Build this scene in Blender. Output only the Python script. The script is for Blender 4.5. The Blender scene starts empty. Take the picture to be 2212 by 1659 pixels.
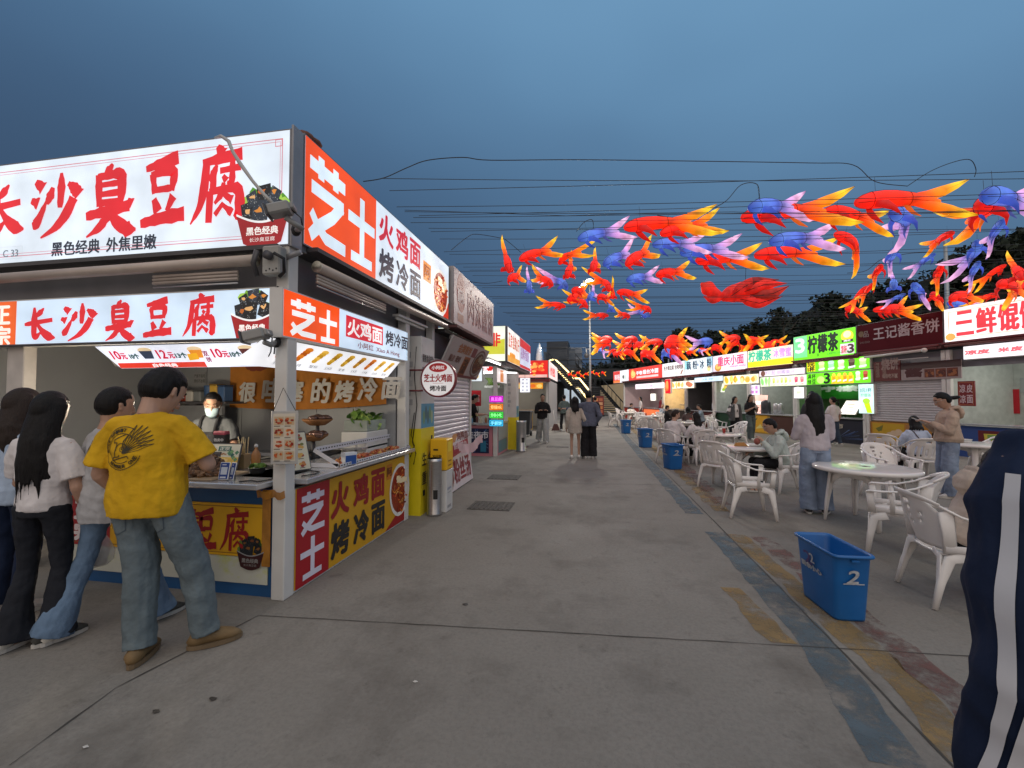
import bpy, bmesh, math, random
from math import sin, cos, pi, radians, sqrt, atan2, hypot
from mathutils import Vector, Matrix, noise
random.seed(7)
scene = bpy.context.scene
COL = scene.collection
# ------------------------------------------------------------------ camera
H = 1.6; YAW = radians(10.3); PITCH = radians(1.85); F = 929.0
cam_d = bpy.data.cameras.new('camera'); cam = bpy.data.objects.new('camera', cam_d); COL.objects.link(cam)
cam_d.sensor_width = 36; cam_d.lens = 36 * F / 2212.0; cam_d.clip_start = 0.05; cam_d.clip_end = 1500
cam.location = (0, 0, H); cam.rotation_euler = (pi / 2 + PITCH, 0, YAW)
scene.camera = cam
# ------------------------------------------------------------------ exposure
scene.view_settings.view_transform = 'Standard'; scene.view_settings.look = 'None'
scene.view_settings.exposure = 0.0; scene.view_settings.gamma = 1.0
scene.view_settings.use_curve_mapping = False
scene.cycles.max_bounces = 6; scene.cycles.use_denoising = True
scene.cycles.sample_clamp_indirect = 4.0
# ------------------------------------------------------------------ world: dusk, overcast, brighter overhead
SUN_EL, SUN_ROT = radians(38), radians(200)
world = bpy.data.worlds.new('World'); scene.world = world; world.use_nodes = True
nt = world.node_tree; N = nt.nodes; L = nt.links; N.clear()
def nd(t, **k):
    n = N.new(t)
    for a, b in k.items(): setattr(n, a, b)
    return n
out = nd('ShaderNodeOutputWorld'); add = nd('ShaderNodeAddShader')
sky = nd('ShaderNodeTexSky'); sky.sky_type = 'NISHITA'; sky.sun_disc = False
sky.sun_elevation = radians(-2.0); sky.sun_rotation = SUN_ROT
bg1 = nd('ShaderNodeBackground'); bg1.inputs['Strength'].default_value = 0.05
L.new(sky.outputs[0], bg1.inputs['Color'])
tc = nd('ShaderNodeTexCoord'); sep = nd('ShaderNodeSeparateXYZ'); L.new(tc.outputs['Generated'], sep.inputs[0])
mp = nd('ShaderNodeMapping'); mp.inputs['Scale'].default_value = (1.0, 1.0, 2.2)
L.new(tc.outputs['Generated'], mp.inputs[0])
nz = nd('ShaderNodeTexNoise'); nz.inputs['Scale'].default_value = 1.1; nz.inputs['Detail'].default_value = 3.0
L.new(mp.outputs[0], nz.inputs['Vector'])
# t = elevation + a gentle drift to the right (east) + soft cloud
def math_(op, a, b):
    n = nd('ShaderNodeMath', operation=op)
    for i, v in enumerate((a, b)):
        if isinstance(v, (int, float)): n.inputs[i].default_value = v
        else: L.new(v, n.inputs[i])
    return n.outputs[0]
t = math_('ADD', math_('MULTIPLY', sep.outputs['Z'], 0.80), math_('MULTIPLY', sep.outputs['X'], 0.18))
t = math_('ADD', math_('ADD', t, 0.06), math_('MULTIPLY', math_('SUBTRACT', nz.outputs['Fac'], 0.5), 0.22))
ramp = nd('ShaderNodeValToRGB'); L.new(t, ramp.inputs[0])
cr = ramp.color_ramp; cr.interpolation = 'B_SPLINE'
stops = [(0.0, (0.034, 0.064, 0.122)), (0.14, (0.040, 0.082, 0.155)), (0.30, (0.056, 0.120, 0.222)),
         (0.46, (0.096, 0.205, 0.352)), (0.60, (0.148, 0.310, 0.500)), (0.72, (0.190, 0.365, 0.560)), (0.84, (0.62, 0.58, 0.53)), (0.96, (1.08, 0.93, 0.78))]  # last stops: zenith above the view, brightened and warmed to raise the fill
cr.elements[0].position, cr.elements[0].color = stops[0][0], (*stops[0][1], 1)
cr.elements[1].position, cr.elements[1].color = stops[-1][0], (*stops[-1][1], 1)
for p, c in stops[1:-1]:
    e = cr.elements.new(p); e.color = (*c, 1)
# warm glow added to the unseen sky behind the camera, as fill light
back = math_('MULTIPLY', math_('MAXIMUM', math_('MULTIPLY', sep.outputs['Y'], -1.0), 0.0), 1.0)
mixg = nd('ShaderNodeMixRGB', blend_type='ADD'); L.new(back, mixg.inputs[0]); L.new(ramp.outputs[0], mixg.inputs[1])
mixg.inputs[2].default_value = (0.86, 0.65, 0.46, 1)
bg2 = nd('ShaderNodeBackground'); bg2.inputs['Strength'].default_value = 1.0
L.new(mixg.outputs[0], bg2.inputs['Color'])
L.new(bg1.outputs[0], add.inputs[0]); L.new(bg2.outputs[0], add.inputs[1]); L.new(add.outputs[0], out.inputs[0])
sun_d = bpy.data.lights.new('sun', 'SUN'); sun = bpy.data.objects.new('sun', sun_d); COL.objects.link(sun)
sun_d.energy = 0.34; sun_d.angle = radians(50); sun_d.color = (1.0, 0.86, 0.70)
sun.rotation_euler = (radians(28), 0, radians(20))

# ================================================================== helpers
def ray(u, v):
    x = (u - 1106) / F; z = (829.5 - v) / F
    y = cos(PITCH) - z * sin(PITCH); z = sin(PITCH) + z * cos(PITCH)
    return Vector((x * cos(YAW) - y * sin(YAW), x * sin(YAW) + y * cos(YAW), z))
def G(u, v, z=0.0):                       # survey: the point of the photo that lies at height z
    r = ray(u, v); t = (z - H) / r.z
    return Vector((r.x * t, r.y * t, z))
def PD(u, v, d):                          # survey: the point at distance d along the view axis
    r = ray(u, v); k = -r.x * sin(YAW) + r.y * cos(YAW)
    return Vector((0, 0, H)) + r * (d / k)
def PLY(u, v, Y):
    r = ray(u, v); return Vector((0, 0, H)) + r * (Y / r.y)
def PLX(u, v, X):
    r = ray(u, v); return Vector((0, 0, H)) + r * (X / r.x)

MATS = {}
def mat(name, col, rough=0.6, metal=0.0, var=0.12, scale=6.0, bump=0.0, bscale=60.0, emit=0.0, ecol=None, stains=None, spec=0.5, alpha=1.0, trans=0.0, stretch=(1, 1, 1), ripple=0.0):
    if name in MATS: return MATS[name]
    m = bpy.data.materials.new(name); MATS[name] = m; m.use_nodes = True
    t = m.node_tree; b = t.nodes['Principled BSDF']
    b.inputs['Roughness'].default_value = rough; b.inputs['Metallic'].default_value = metal
    b.inputs['Specular IOR Level'].default_value = spec
    c = (*col[:3], 1)
    b.inputs['Base Color'].default_value = c
    if alpha < 1: b.inputs['Alpha'].default_value = alpha
    if trans: b.inputs['Transmission Weight'].default_value = trans
    tcn = t.nodes.new('ShaderNodeTexCoord'); mpn = t.nodes.new('ShaderNodeMapping'); mpn.inputs['Scale'].default_value = stretch
    t.links.new(tcn.outputs['Object'], mpn.inputs[0])
    src = None
    if var:
        n = t.nodes.new('ShaderNodeTexNoise'); n.inputs['Scale'].default_value = scale; n.inputs['Detail'].default_value = 5
        t.links.new(mpn.outputs[0], n.inputs['Vector'])
        r = t.nodes.new('ShaderNodeMapRange'); r.inputs['From Min'].default_value = 0.3; r.inputs['From Max'].default_value = 0.7
        r.inputs['To Min'].default_value = 1 - var; r.inputs['To Max'].default_value = 1 + var
        t.links.new(n.outputs['Fac'], r.inputs['Value'])
        mx = t.nodes.new('ShaderNodeVectorMath'); mx.operation = 'MULTIPLY'; mx.inputs[0].default_value = col[:3]
        t.links.new(r.outputs[0], mx.inputs[1]); src = mx.outputs[0]
    if stains:
        n2 = t.nodes.new('ShaderNodeTexNoise'); n2.inputs['Scale'].default_value = stains[1]; n2.inputs['Detail'].default_value = 6; n2.inputs['Roughness'].default_value = 0.65
        t.links.new(mpn.outputs[0], n2.inputs['Vector'])
        r2 = t.nodes.new('ShaderNodeMapRange'); r2.inputs['From Min'].default_value = stains[2]; r2.inputs['From Max'].default_value = stains[2] + 0.16
        t.links.new(n2.outputs['Fac'], r2.inputs['Value'])
        ms = t.nodes.new('ShaderNodeMixRGB'); ms.inputs[1].default_value = c; ms.inputs[2].default_value = (*stains[0], 1)
        if src: t.links.new(src, ms.inputs[1])
        t.links.new(r2.outputs[0], ms.inputs[0]); src = ms.outputs[0]
    if src: t.links.new(src, b.inputs['Base Color'])
    if bump:
        nb = t.nodes.new('ShaderNodeTexNoise'); nb.inputs['Scale'].default_value = bscale; nb.inputs['Detail'].default_value = 3
        t.links.new(mpn.outputs[0], nb.inputs['Vector'])
        bp = t.nodes.new('ShaderNodeBump'); bp.inputs['Strength'].default_value = bump; bp.inputs['Distance'].default_value = 0.02
        t.links.new(nb.outputs['Fac'], bp.inputs['Height']); t.links.new(bp.outputs[0], b.inputs['Normal'])
    if emit:
        b.inputs['Emission Strength'].default_value = emit
        b.inputs['Emission Color'].default_value = (*(ecol or col)[:3], 1)
    return m
def srgb(r, g, b):
    f = lambda x: (x / 255 / 12.92) if x / 255 <= 0.04045 else ((x / 255 + 0.055) / 1.055) ** 2.4
    return (f(r), f(g), f(b))
_lit = {}; LITK = 1.0
def lit(r, g, b, k=1.0):
    """backlit sign film: gives off its own colour, a little uneven where the tubes sit behind it"""
    k *= LITK; key = (r, g, b, k)
    if key in _lit: return _lit[key]
    c = srgb(r, g, b)
    m = bpy.data.materials.new('backlit_film_%d' % len(_lit)); m.use_nodes = True; _lit[key] = m
    t = m.node_tree; p = t.nodes['Principled BSDF']
    p.inputs['Base Color'].default_value = (*[x * 0.5 for x in c], 1); p.inputs['Roughness'].default_value = 0.35
    p.inputs['Emission Color'].default_value = (*c, 1)
    tcn = t.nodes.new('ShaderNodeTexCoord'); n = t.nodes.new('ShaderNodeTexNoise'); n.inputs['Scale'].default_value = 2.2; n.inputs['Detail'].default_value = 3
    t.links.new(tcn.outputs['Object'], n.inputs['Vector'])
    rr = t.nodes.new('ShaderNodeMapRange'); rr.inputs['From Min'].default_value = .3; rr.inputs['From Max'].default_value = .7
    rr.inputs['To Min'].default_value = 0.72 * k; rr.inputs['To Max'].default_value = 1.06 * k
    t.links.new(n.outputs['Fac'], rr.inputs['Value']); t.links.new(rr.outputs[0], p.inputs['Emission Strength'])
    return m
def pr(r, g, b, rough=0.5, var=0.06):      # printed / painted flat colour
    return mat('print_%d_%d_%d' % (r, g, b), srgb(r, g, b), rough, var=var, scale=3)

_txt = {}
def text_geo(s):
    if s in _txt: return _txt[s]
    cu = bpy.data.curves.new('lettering', 'FONT'); cu.body = s; cu.resolution_u = 3
    o = bpy.data.objects.new('lettering', cu); COL.objects.link(o)
    dg = bpy.context.evaluated_depsgraph_get(); dg.update()
    m = bpy.data.meshes.new_from_object(o.evaluated_get(dg))
    vs = [v.co.copy() for v in m.vertices]; fs = [tuple(p.vertices) for p in m.polygons]
    bpy.data.objects.remove(o); bpy.data.curves.remove(cu); bpy.data.meshes.remove(m)
    if vs:
        x0 = min(v.x for v in vs); x1 = max(v.x for v in vs); y0 = min(v.y for v in vs); y1 = max(v.y for v in vs)
        vs = [((v.x - x0) / max(x1 - x0, 1e-6), (v.y - y0) / max(y1 - y0, 1e-6)) for v in vs]
    _txt[s] = (vs, fs); return _txt[s]
def frame(o, x, n):                        # panel frame: x reads left to right, y is up, z comes out of the panel
    x = Vector(x).normalized(); n = Vector(n).normalized(); y = n.cross(x).normalized()
    return Matrix(((x.x, y.x, n.x, o[0]), (x.y, y.y, n.y, o[1]), (x.z, y.z, n.z, o[2]), (0, 0, 0, 1)))

LOCAL = set()
class MB:
    def __init__(s, M=None):
        s.v = []; s.f = []; s.fm = []; s.sm = []; s.mats = []; s.M = M or Matrix(); s.zz = 0
    def mi(s, m):
        if m not in s.mats: s.mats.append(m)
        return s.mats.index(m)
    def add(s, vs, fs, m, smooth=False, M=None):
        M = s.M @ M if M is not None else s.M
        b = len(s.v); k = s.mi(m)
        s.v += [M @ Vector(v) for v in vs]
        for f in fs: s.f.append(tuple(i + b for i in f)); s.fm.append(k); s.sm.append(smooth)
        return s
    def box(s, x0, x1, y0, y1, z0, z1, m, M=None, bev=0.0):
        if bev <= 0:
            v = [(x, y, z) for x in (x0, x1) for y in (y0, y1) for z in (z0, z1)]
            return s.add(v, [(0, 1, 3, 2), (4, 6, 7, 5), (0, 4, 5, 1), (2, 3, 7, 6), (0, 2, 6, 4), (1, 5, 7, 3)], m, False, M)
        b = min(bev, (x1 - x0) / 2.1, (y1 - y0) / 2.1, (z1 - z0) / 2.1)
        xs = (x0, x1); ys = (y0, y1); zs = (z0, z1); v = []; idx = {}
        for i in (0, 1):
            for j in (0, 1):
                for k in (0, 1):
                    sx, sy, sz = (1 - 2 * i) * b, (1 - 2 * j) * b, (1 - 2 * k) * b
                    for a, d in enumerate(((0, sy, sz), (sx, 0, sz), (sx, sy, 0))):
                        idx[i, j, k, a] = len(v); v.append((xs[i] + d[0], ys[j] + d[1], zs[k] + d[2]))
        g = lambda *q: idx[q]; f = []
        for i in (0, 1):
            f.append([g(i, 0, 0, 0), g(i, 1, 0, 0), g(i, 1, 1, 0), g(i, 0, 1, 0)]); f.append([g(0, i, 0, 1), g(0, i, 1, 1), g(1, i, 1, 1), g(1, i, 0, 1)])
            f.append([g(0, 0, i, 2), g(1, 0, i, 2), g(1, 1, i, 2), g(0, 1, i, 2)])
        for i in (0, 1):
            for j in (0, 1):
                f.append([g(0, i, j, 1), g(1, i, j, 1), g(1, i, j, 2), g(0, i, j, 2)]); f.append([g(i, 0, j, 0), g(i, 1, j, 0), g(i, 1, j, 2), g(i, 0, j, 2)])
                f.append([g(i, j, 0, 0), g(i, j, 1, 0), g(i, j, 1, 1), g(i, j, 0, 1)])
                for k in (0, 1): f.append([g(i, j, k, 0), g(i, j, k, 1), g(i, j, k, 2)])
        return s.add(v, [tuple(q) for q in f], m, False, M)
    def tube(s, pts, r, m, n=8, cap=True, smooth=True, flat=1.0, M=None, up=None):
        pts = [Vector(p) for p in pts]; rs = r if isinstance(r, (list, tuple)) else [r] * len(pts)
        ref = Vector(up) if up else Vector((0, 0, 1)); v = []; f = []
        for i, p in enumerate(pts):
            d = (pts[min(i + 1, len(pts) - 1)] - pts[max(i - 1, 0)]).normalized()
            a = d.cross(ref)
            if a.length < 1e-3: a = d.cross(Vector((1, 0, 0)))
            a.normalize(); b = a.cross(d).normalized()
            ra, rb = rs[i] if isinstance(rs[i], (list, tuple)) else (rs[i], rs[i] * flat)
            for k in range(n): q = 2 * pi * k / n; v.append(p + a * (cos(q) * ra) + b * (sin(q) * rb))
        for i in range(len(pts) - 1):
            for k in range(n):
                k2 = (k + 1) % n; f.append((i * n + k, i * n + k2, (i + 1) * n + k2, (i + 1) * n + k))
        if cap: f.append(tuple(range(n - 1, -1, -1))); f.append(tuple((len(pts) - 1) * n + k for k in range(n)))
        return s.add(v, f, m, smooth, M)
    def lathe(s, prof, m, n=20, c=(0, 0, 0), M=None, smooth=True, sx=1.0, sy=1.0):
        v = []; f = []
        for r, z in prof:
            for k in range(n): q = 2 * pi * k / n; v.append((c[0] + r * cos(q) * sx, c[1] + r * sin(q) * sy, c[2] + z))
        for i in range(len(prof) - 1):
            for k in range(n):
                k2 = (k + 1) % n; f.append((i * n + k, i * n + k2, (i + 1) * n + k2, (i + 1) * n + k))
        if prof[0][0] > 1e-5: f.append(tuple(range(n - 1, -1, -1)))
        if prof[-1][0] > 1e-5: f.append(tuple((len(prof) - 1) * n + k for k in range(n)))
        return s.add(v, f, m, smooth, M)
    def ell(s, c, r, m, nu=12, nv=8, M=None):
        v = []; f = []
        for i in range(nv + 1):
            th = pi * i / nv
            for k in range(nu): q = 2 * pi * k / nu; v.append((c[0] + r[0] * sin(th) * cos(q), c[1] + r[1] * sin(th) * sin(q), c[2] + r[2] * cos(th)))
        for i in range(nv):
            for k in range(nu):
                k2 = (k + 1) % nu; f.append((i * nu + k, (i + 1) * nu + k, (i + 1) * nu + k2, i * nu + k2))
        return s.add(v, f, m, True, M)
    def poly(s, p2, m, z=0.0, M=None):      # flat shape in the panel plane
        return s.add([(x, y, z) for x, y in p2], [tuple(range(len(p2)))], m, False, M)
    def rect(s, x0, x1, y0, y1, m, z=0.0, M=None): return s.poly([(x0, y0), (x1, y0), (x1, y1), (x0, y1)], m, z, M)
    def disc(s, cx, cy, rx, ry, m, z=0.0, n=28, a0=0, a1=2 * pi, M=None):
        p = [(cx + rx * cos(a0 + (a1 - a0) * k / n), cy + ry * sin(a0 + (a1 - a0) * k / n)) for k in range(n + (a1 - a0 < 6.28))]
        return s.poly(p, m, z, M)
    def ring(s, x0, x1, y0, y1, w, m, z=0.0, M=None):
        s.rect(x0, x1, y0, y0 + w, m, z, M); s.rect(x0, x1, y1 - w, y1, m, z, M)
        s.rect(x0, x0 + w, y0 + w, y1 - w, m, z, M); return s.rect(x1 - w, x1, y0 + w, y1 - w, m, z, M)
    def text(s, t, x, y, w, h, m, z=0.003, bold=0.0, M=None, sh=0.0):
        vs, fs = text_geo(t)
        offs = [(0, 0)] + ([(bold, 0), (-bold, 0), (0, bold * .8), (0, -bold * .8), (bold * .7, bold * .6), (-bold * .7, -bold * .6), (bold * .7, -bold * .6), (-bold * .7, bold * .6)] if bold else [])
        for i, (a, b) in enumerate(offs):
            s.add([(x + w * p[0] + a + sh * h * p[1], y + h * p[1] + b, z + i * 0.00025) for p in vs], fs, m, False, M)
        return s
    def strokes(s, name, x, y, w, h, m, z=0.003, wk=1.0, M=None):
        for i, st in enumerate(BRUSH[name]):
            pts = [Vector((p[0], p[1])) for p in st]; ws = [p[2] for p in st]
            P = []; W = []                    # resample smoothly
            for k in range(len(pts) - 1):
                a, b = pts[k], pts[k + 1]
                for q in range(4):
                    t = q / 4; P.append(a.lerp(b, t)); W.append(ws[k] * (1 - t) + ws[k + 1] * t)
            P.append(pts[-1]); W.append(ws[-1])
            if name not in BLOCK:
                for _ in range(2):
                    P = [P[0]] + [(P[k - 1] + P[k] * 2 + P[k + 1]) / 4 for k in range(1, len(P) - 1)] + [P[-1]]
            lft = []; rgt = []
            rng = random.Random(hash((len(name), i, len(P))) & 255)
            for k, p in enumerate(P):
                d = (P[min(k + 1, len(P) - 1)] - P[max(k - 1, 0)]); d = d.normalized() if d.length else Vector((1, 0))
                nrm = Vector((-d.y, d.x)); ww = W[k] * wk * .5 * (1 if name in BLOCK else rng.uniform(.86, 1.12))
                lft.append(p + nrm * ww); rgt.append(p - nrm * ww)
            q = lambda p: (x + w * p.x / 100, y + h * p.y / 100, z + i * .0003)
            n = len(P); s.add([q(p) for p in lft] + [q(p) for p in rgt], [(k, n + k, n + k + 1, k + 1) for k in range(n - 1)], m, False, M)
        return s
    def build(s, name, parent=None, bevel=0.0, auto=True):
        me = bpy.data.meshes.new(name)
        off = parent.location if parent and parent.name not in LOCAL else Vector((0, 0, 0))
        me.from_pydata([v - off for v in s.v], [], s.f)
        for m in s.mats: me.materials.append(m)
        me.polygons.foreach_set('material_index', s.fm); me.polygons.foreach_set('use_smooth', s.sm)
        me.update()
        o = bpy.data.objects.new(name, me); COL.objects.link(o)
        if parent:
            o.parent = parent
        return o
def tag(o, label, cat=None, group=None, kind=None):
    if label: o['label'] = label
    if cat: o['category'] = cat
    if group: o['group'] = group
    if kind: o['kind'] = kind
    return o
def thing(name, label, cat, loc=(0, 0, 0), group=None):
    o = bpy.data.objects.new(name, None); COL.objects.link(o); o.location = loc; o.empty_display_size = .1
    return tag(o, label, cat, group)
def copy_tree(o, parent=None):
    c = o.copy(); COL.objects.link(c)
    if parent: c.parent = parent
    for ch in o.children: copy_tree(ch, c)
    return c
ORD = 'zeroth first second third fourth fifth sixth seventh eighth ninth tenth eleventh twelfth thirteenth fourteenth fifteenth sixteenth seventeenth eighteenth nineteenth twentieth'.split()
TENS = {2: 'twenty', 3: 'thirty', 4: 'forty', 5: 'fifty'}
def ordn(n):
    if n <= 20: return ORD[n]
    t, r = divmod(n, 10)
    return (TENS[t][:-1] + 'ieth') if r == 0 else TENS[t] + '-' + ORD[r]
BLOCK = {'芝', '士'}
BRUSH = {
 '长': [[(66, 97, 3), (54, 84, 13), (40, 73, 5)], [(36, 100, 5), (37, 70, 13), (36, 18, 11), (44, 16, 12), (62, 32, 2)], [(6, 52, 6), (34, 56, 11), (94, 63, 9)], [(44, 56, 6), (64, 30, 12), (86, 14, 17), (104, 12, 3)]],
 '沙': [[(10, 92, 7), (26, 80, 15)], [(2, 62, 6), (17, 56, 14)], [(6, 20, 8), (13, 22, 13), (22, 36, 10), (33, 58, 4)], [(62, 102, 4), (63, 80, 12), (61, 46, 7)], [(46, 80, 5), (41, 66, 12), (34, 54, 6)], [(76, 84, 5), (88, 76, 13), (99, 64, 15)], [(88, 60, 13), (74, 34, 12), (54, 14, 9), (24, 0, 2)]],
 '臭': [[(54, 102, 4), (46, 92, 12), (38, 84, 4)], [(26, 88, 10), (27, 66, 10), (28, 40, 7)], [(24, 84, 8), (50, 86, 9), (73, 88, 14), (74, 64, 13), (71, 40, 8)], [(32, 72, 6), (66, 73, 7)], [(32, 58, 6), (66, 59, 7)], [(28, 45, 8), (72, 46, 8)], [(2, 27, 9), (40, 32, 12), (90, 38, 12)], [(50, 44, 9), (44, 22, 12), (30, 8, 9), (4, -4, 2)], [(48, 30, 6), (66, 14, 13), (88, 2, 16), (104, 2, 3)], [(86, 46, 5), (96, 40, 11)]],
 '豆': [[(10, 86, 7), (44, 92, 12), (84, 99, 14)], [(26, 78, 10), (32, 48, 9)], [(22, 76, 7), (56, 80, 10), (78, 80, 14), (70, 50, 9)], [(34, 53, 7), (70, 54, 8)], [(30, 40, 8), (40, 20, 13)], [(74, 42, 12), (60, 20, 7)], [(0, 4, 9), (44, 10, 14), (100, 14, 15)]],
 '腐': [[(46, 104, 6), (57, 92, 15)], [(18, 82, 8), (56, 87, 11), (94, 90, 12)], [(26, 84, 10), (22, 46, 12), (14, 20, 9), (-4, -2, 2)], [(46, 78, 4), (40, 66, 10), (31, 57, 4)], [(40, 66, 8), (39, 45, 8)], [(52, 69, 6), (92, 72, 8)], [(76, 82, 7), (76, 50, 9), (66, 52, 3)], [(58, 62, 5), (65, 54, 9)], [(34, 42, 9), (32, -2, 10)], [(32, 41, 7), (64, 43, 8), (91, 44, 13), (91, 2, 12), (80, 7, 3)], [(60, 52, 5), (56, 36, 8), (43, 24, 4)], [(58, 37, 4), (77, 27, 9)], [(60, 24, 5), (44, 8, 6)], [(58, 22, 4), (77, 9, 9)]],
 '芝': [[(4, 84, 15), (96, 84, 15)], [(31, 98, 15), (31, 72, 15)], [(69, 98, 15), (69, 72, 15)], [(8, 58, 15), (62, 58, 15), (92, 58, 15)], [(88, 60, 17), (62, 38, 16), (24, 16, 16), (6, 2, 14)], [(8, 30, 12), (22, 18, 13), (44, 8, 15), (98, 7, 15)]],
 '士': [[(50, 100, 17), (50, 8, 17)], [(2, 62, 16), (98, 62, 16)], [(12, 7, 15), (88, 7, 15)]],
}
# ================================================================== ground
def concrete():
    m = bpy.data.materials.new('worn_concrete'); m.use_nodes = True; t = m.node_tree; b = t.nodes['Principled BSDF']
    N = t.nodes; Lk = t.links.new
    tc = N.new('ShaderNodeTexCoord')
    def noi(s, d=6, r=.6, stretch=(1, 1, 1)):
        mp = N.new('ShaderNodeMapping'); mp.inputs['Scale'].default_value = stretch; Lk(tc.outputs['Object'], mp.inputs[0])
        n = N.new('ShaderNodeTexNoise'); n.inputs['Scale'].default_value = s; n.inputs['Detail'].default_value = d; n.inputs['Roughness'].default_value = r
        Lk(mp.outputs[0], n.inputs['Vector']); return n.outputs['Fac']
    def rng(f, a, bb, c, d):
        r = N.new('ShaderNodeMapRange'); r.inputs['From Min'].default_value = a; r.inputs['From Max'].default_value = bb
        r.inputs['To Min'].default_value = c; r.inputs['To Max'].default_value = d; Lk(f, r.inputs['Value']); return r.outputs[0]
    def mix(fac, a, bcol):
        n = N.new('ShaderNodeMixRGB'); Lk(fac, n.inputs[0])
        if isinstance(a, tuple): n.inputs[1].default_value = (*a, 1)
        else: Lk(a, n.inputs[1])
        n.inputs[2].default_value = (*bcol, 1); return n.outputs[0]
    c = mix(rng(noi(0.35), .35, .65, 0, 1), (0.198, 0.183, 0.162), (0.252, 0.235, 0.211))
    c = mix(rng(noi(1.1, 8, .7), .50, .72, 0, .75), c, (0.104, 0.093, 0.081))     # trodden-in grease
    c = mix(rng(noi(0.8, 7, .7, (1, .35, 1)), .54, .70, 0, .55), c, (0.125, 0.111, 0.096))
    c = mix(rng(noi(5.5, 8, .75), .58, .70, 0, .6), c, (0.10, 0.09, 0.08))       # spots
    c = mix(rng(noi(38, 4, .7), .42, .72, 0, .36), c, (0.108, 0.098, 0.088))        # fine grain
    c = mix(rng(noi(3.1, 8, .7), .62, .78, 0, .45), c, (0.27, 0.25, 0.225))        # scuffed pale patches
    c = mix(rng(noi(120, 2, .5), .66, .72, 0, .5), c, (0.08, 0.075, 0.07))
    Lk(c, b.inputs['Base Color'])
    Lk(rng(noi(1.6), .3, .7, .72, .95), b.inputs['Roughness'])
    b.inputs['Specular IOR Level'].default_value = 0.22
    bp = N.new('ShaderNodeBump'); bp.inputs['Strength'].default_value = .3; bp.inputs['Distance'].default_value = .01
    Lk(noi(45, 5, .7), bp.inputs['Height']); Lk(bp.outputs[0], b.inputs['Normal'])
    return m
CONC = concrete()
g = MB(); S = 260
g.add([(-S, -30, 0), (S, -30, 0), (S, 320, 0), (-S, 320, 0)], [(0, 1, 2, 3)], CONC)
tag(g.build('ground'), None, kind='structure')
DARK_JOINT = mat('joint_dirt', (0.055, 0.05, 0.043), .9, var=.3, scale=9)
def strip(name, pts, w, m, z, seed=1, rag=0.0):
    rg = random.Random(seed); mb = MB(); P = []
    for a, b in zip(pts[:-1], pts[1:]):
        a = Vector(a); b = Vector(b); n = max(2, int((b - a).length / .12))
        P += [a.lerp(b, k / n) for k in range(n)]
    P.append(Vector(pts[-1])); v = []
    for i, p in enumerate(P):
        d = (P[min(i + 1, len(P) - 1)] - P[max(i - 1, 0)]).normalized(); nn = Vector((-d.y, d.x))
        wl = w / 2 * (1 + rag * rg.uniform(-1, 1)); wr = w / 2 * (1 + rag * rg.uniform(-1, 1)); o = nn * (rag * .004 * rg.uniform(-1, 1))
        v += [(*(p + nn * wl + o), z), (*(p - nn * wr + o), z)]
    mb.add(v, [(2 * i, 2 * i + 1, 2 * i + 3, 2 * i + 2) for i in range(len(P) - 1)], m)
    return tag(mb.build(name), None, kind='structure')
J0 = G(2050, 1659).xy; J1 = G(1685, 1270).xy; J2 = G(1368, 950).xy
jd = (J2 - J0).normalized()
strip('expansion_joint', [J0 - jd * 3, J1, J2, J2 + jd * 14], .012, DARK_JOINT, .004, 2, .5)
T0 = G(560, 1330).xy; T1 = G(2080, 1417).xy; td = (T1 - T0).normalized()
strip('expansion_joint', [T0, T1 + td * 6], .007, DARK_JOINT, .004, 3, .6)
strip('expansion_joint', [G(20, 1655).xy, G(250, 1487).xy, G(420, 1400).xy, T0], .007, DARK_JOINT, .0045, 4, .7)
for k in range(1, 4):
    q = T0 + Vector((0, 5.2 * k)); strip('expansion_joint', [q + td * .3, q + td * 13], .008, DARK_JOINT, .004, 5 + k, .6)
def worn(name, col, thr):
    m = mat(name, col, .75, var=.22, scale=4, bump=.2, bscale=50)
    t = m.node_tree; b = t.nodes['Principled BSDF']; o = t.nodes['Material Output']
    tcn = t.nodes.new('ShaderNodeTexCoord'); n = t.nodes.new('ShaderNodeTexNoise'); n.inputs['Scale'].default_value = 3.2; n.inputs['Detail'].default_value = 9; n.inputs['Roughness'].default_value = .78
    t.links.new(tcn.outputs['Object'], n.inputs['Vector'])
    r = t.nodes.new('ShaderNodeMapRange'); r.inputs['From Min'].default_value = thr; r.inputs['From Max'].default_value = thr + .16; r.inputs['To Max'].default_value = .8
    t.links.new(n.outputs['Fac'], r.inputs['Value']); t.links.new(r.outputs[0], b.inputs['Alpha'])
    return m
BLUEP = worn('worn_blue_paint', (0.088, 0.125, 0.150), .39); YELP = worn('worn_yellow_paint', (0.25, 0.165, 0.065), .39); REDP = worn('worn_red_paint', (0.165, 0.080, 0.068), .43)
def off(d): return Vector((jd.y, -jd.x)) * d
far = J2 + jd * 10
bl = [G(1945, 1659).xy, G(1750, 1370).xy, G(1545, 1150).xy]
strip('painted_stripe', bl, .23, BLUEP, .003, 11, .1)
strip('painted_stripe', [G(1500, 1110).xy, J2 + off(-.2), far + off(-.2)], .24, BLUEP, .0030, 12, .1)
strip('painted_stripe', [G(2110, 1659).xy, G(1960, 1480).xy, G(1640, 1200).xy, G(1590, 1155).xy], .20, YELP, .003, 13, .25)
strip('painted_stripe', [G(1690, 1390).xy, G(1580, 1270).xy], .17, YELP, .0034, 14, .3)
strip('painted_stripe', [G(2130, 1560).xy, G(1860, 1330).xy, G(1640, 1160).xy], .20, REDP, .003, 15, .25)
strip('painted_stripe', [G(1560, 1105).xy, J2 + off(.45), far + off(.45)], .22, YELP, .003, 16, .3)
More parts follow.
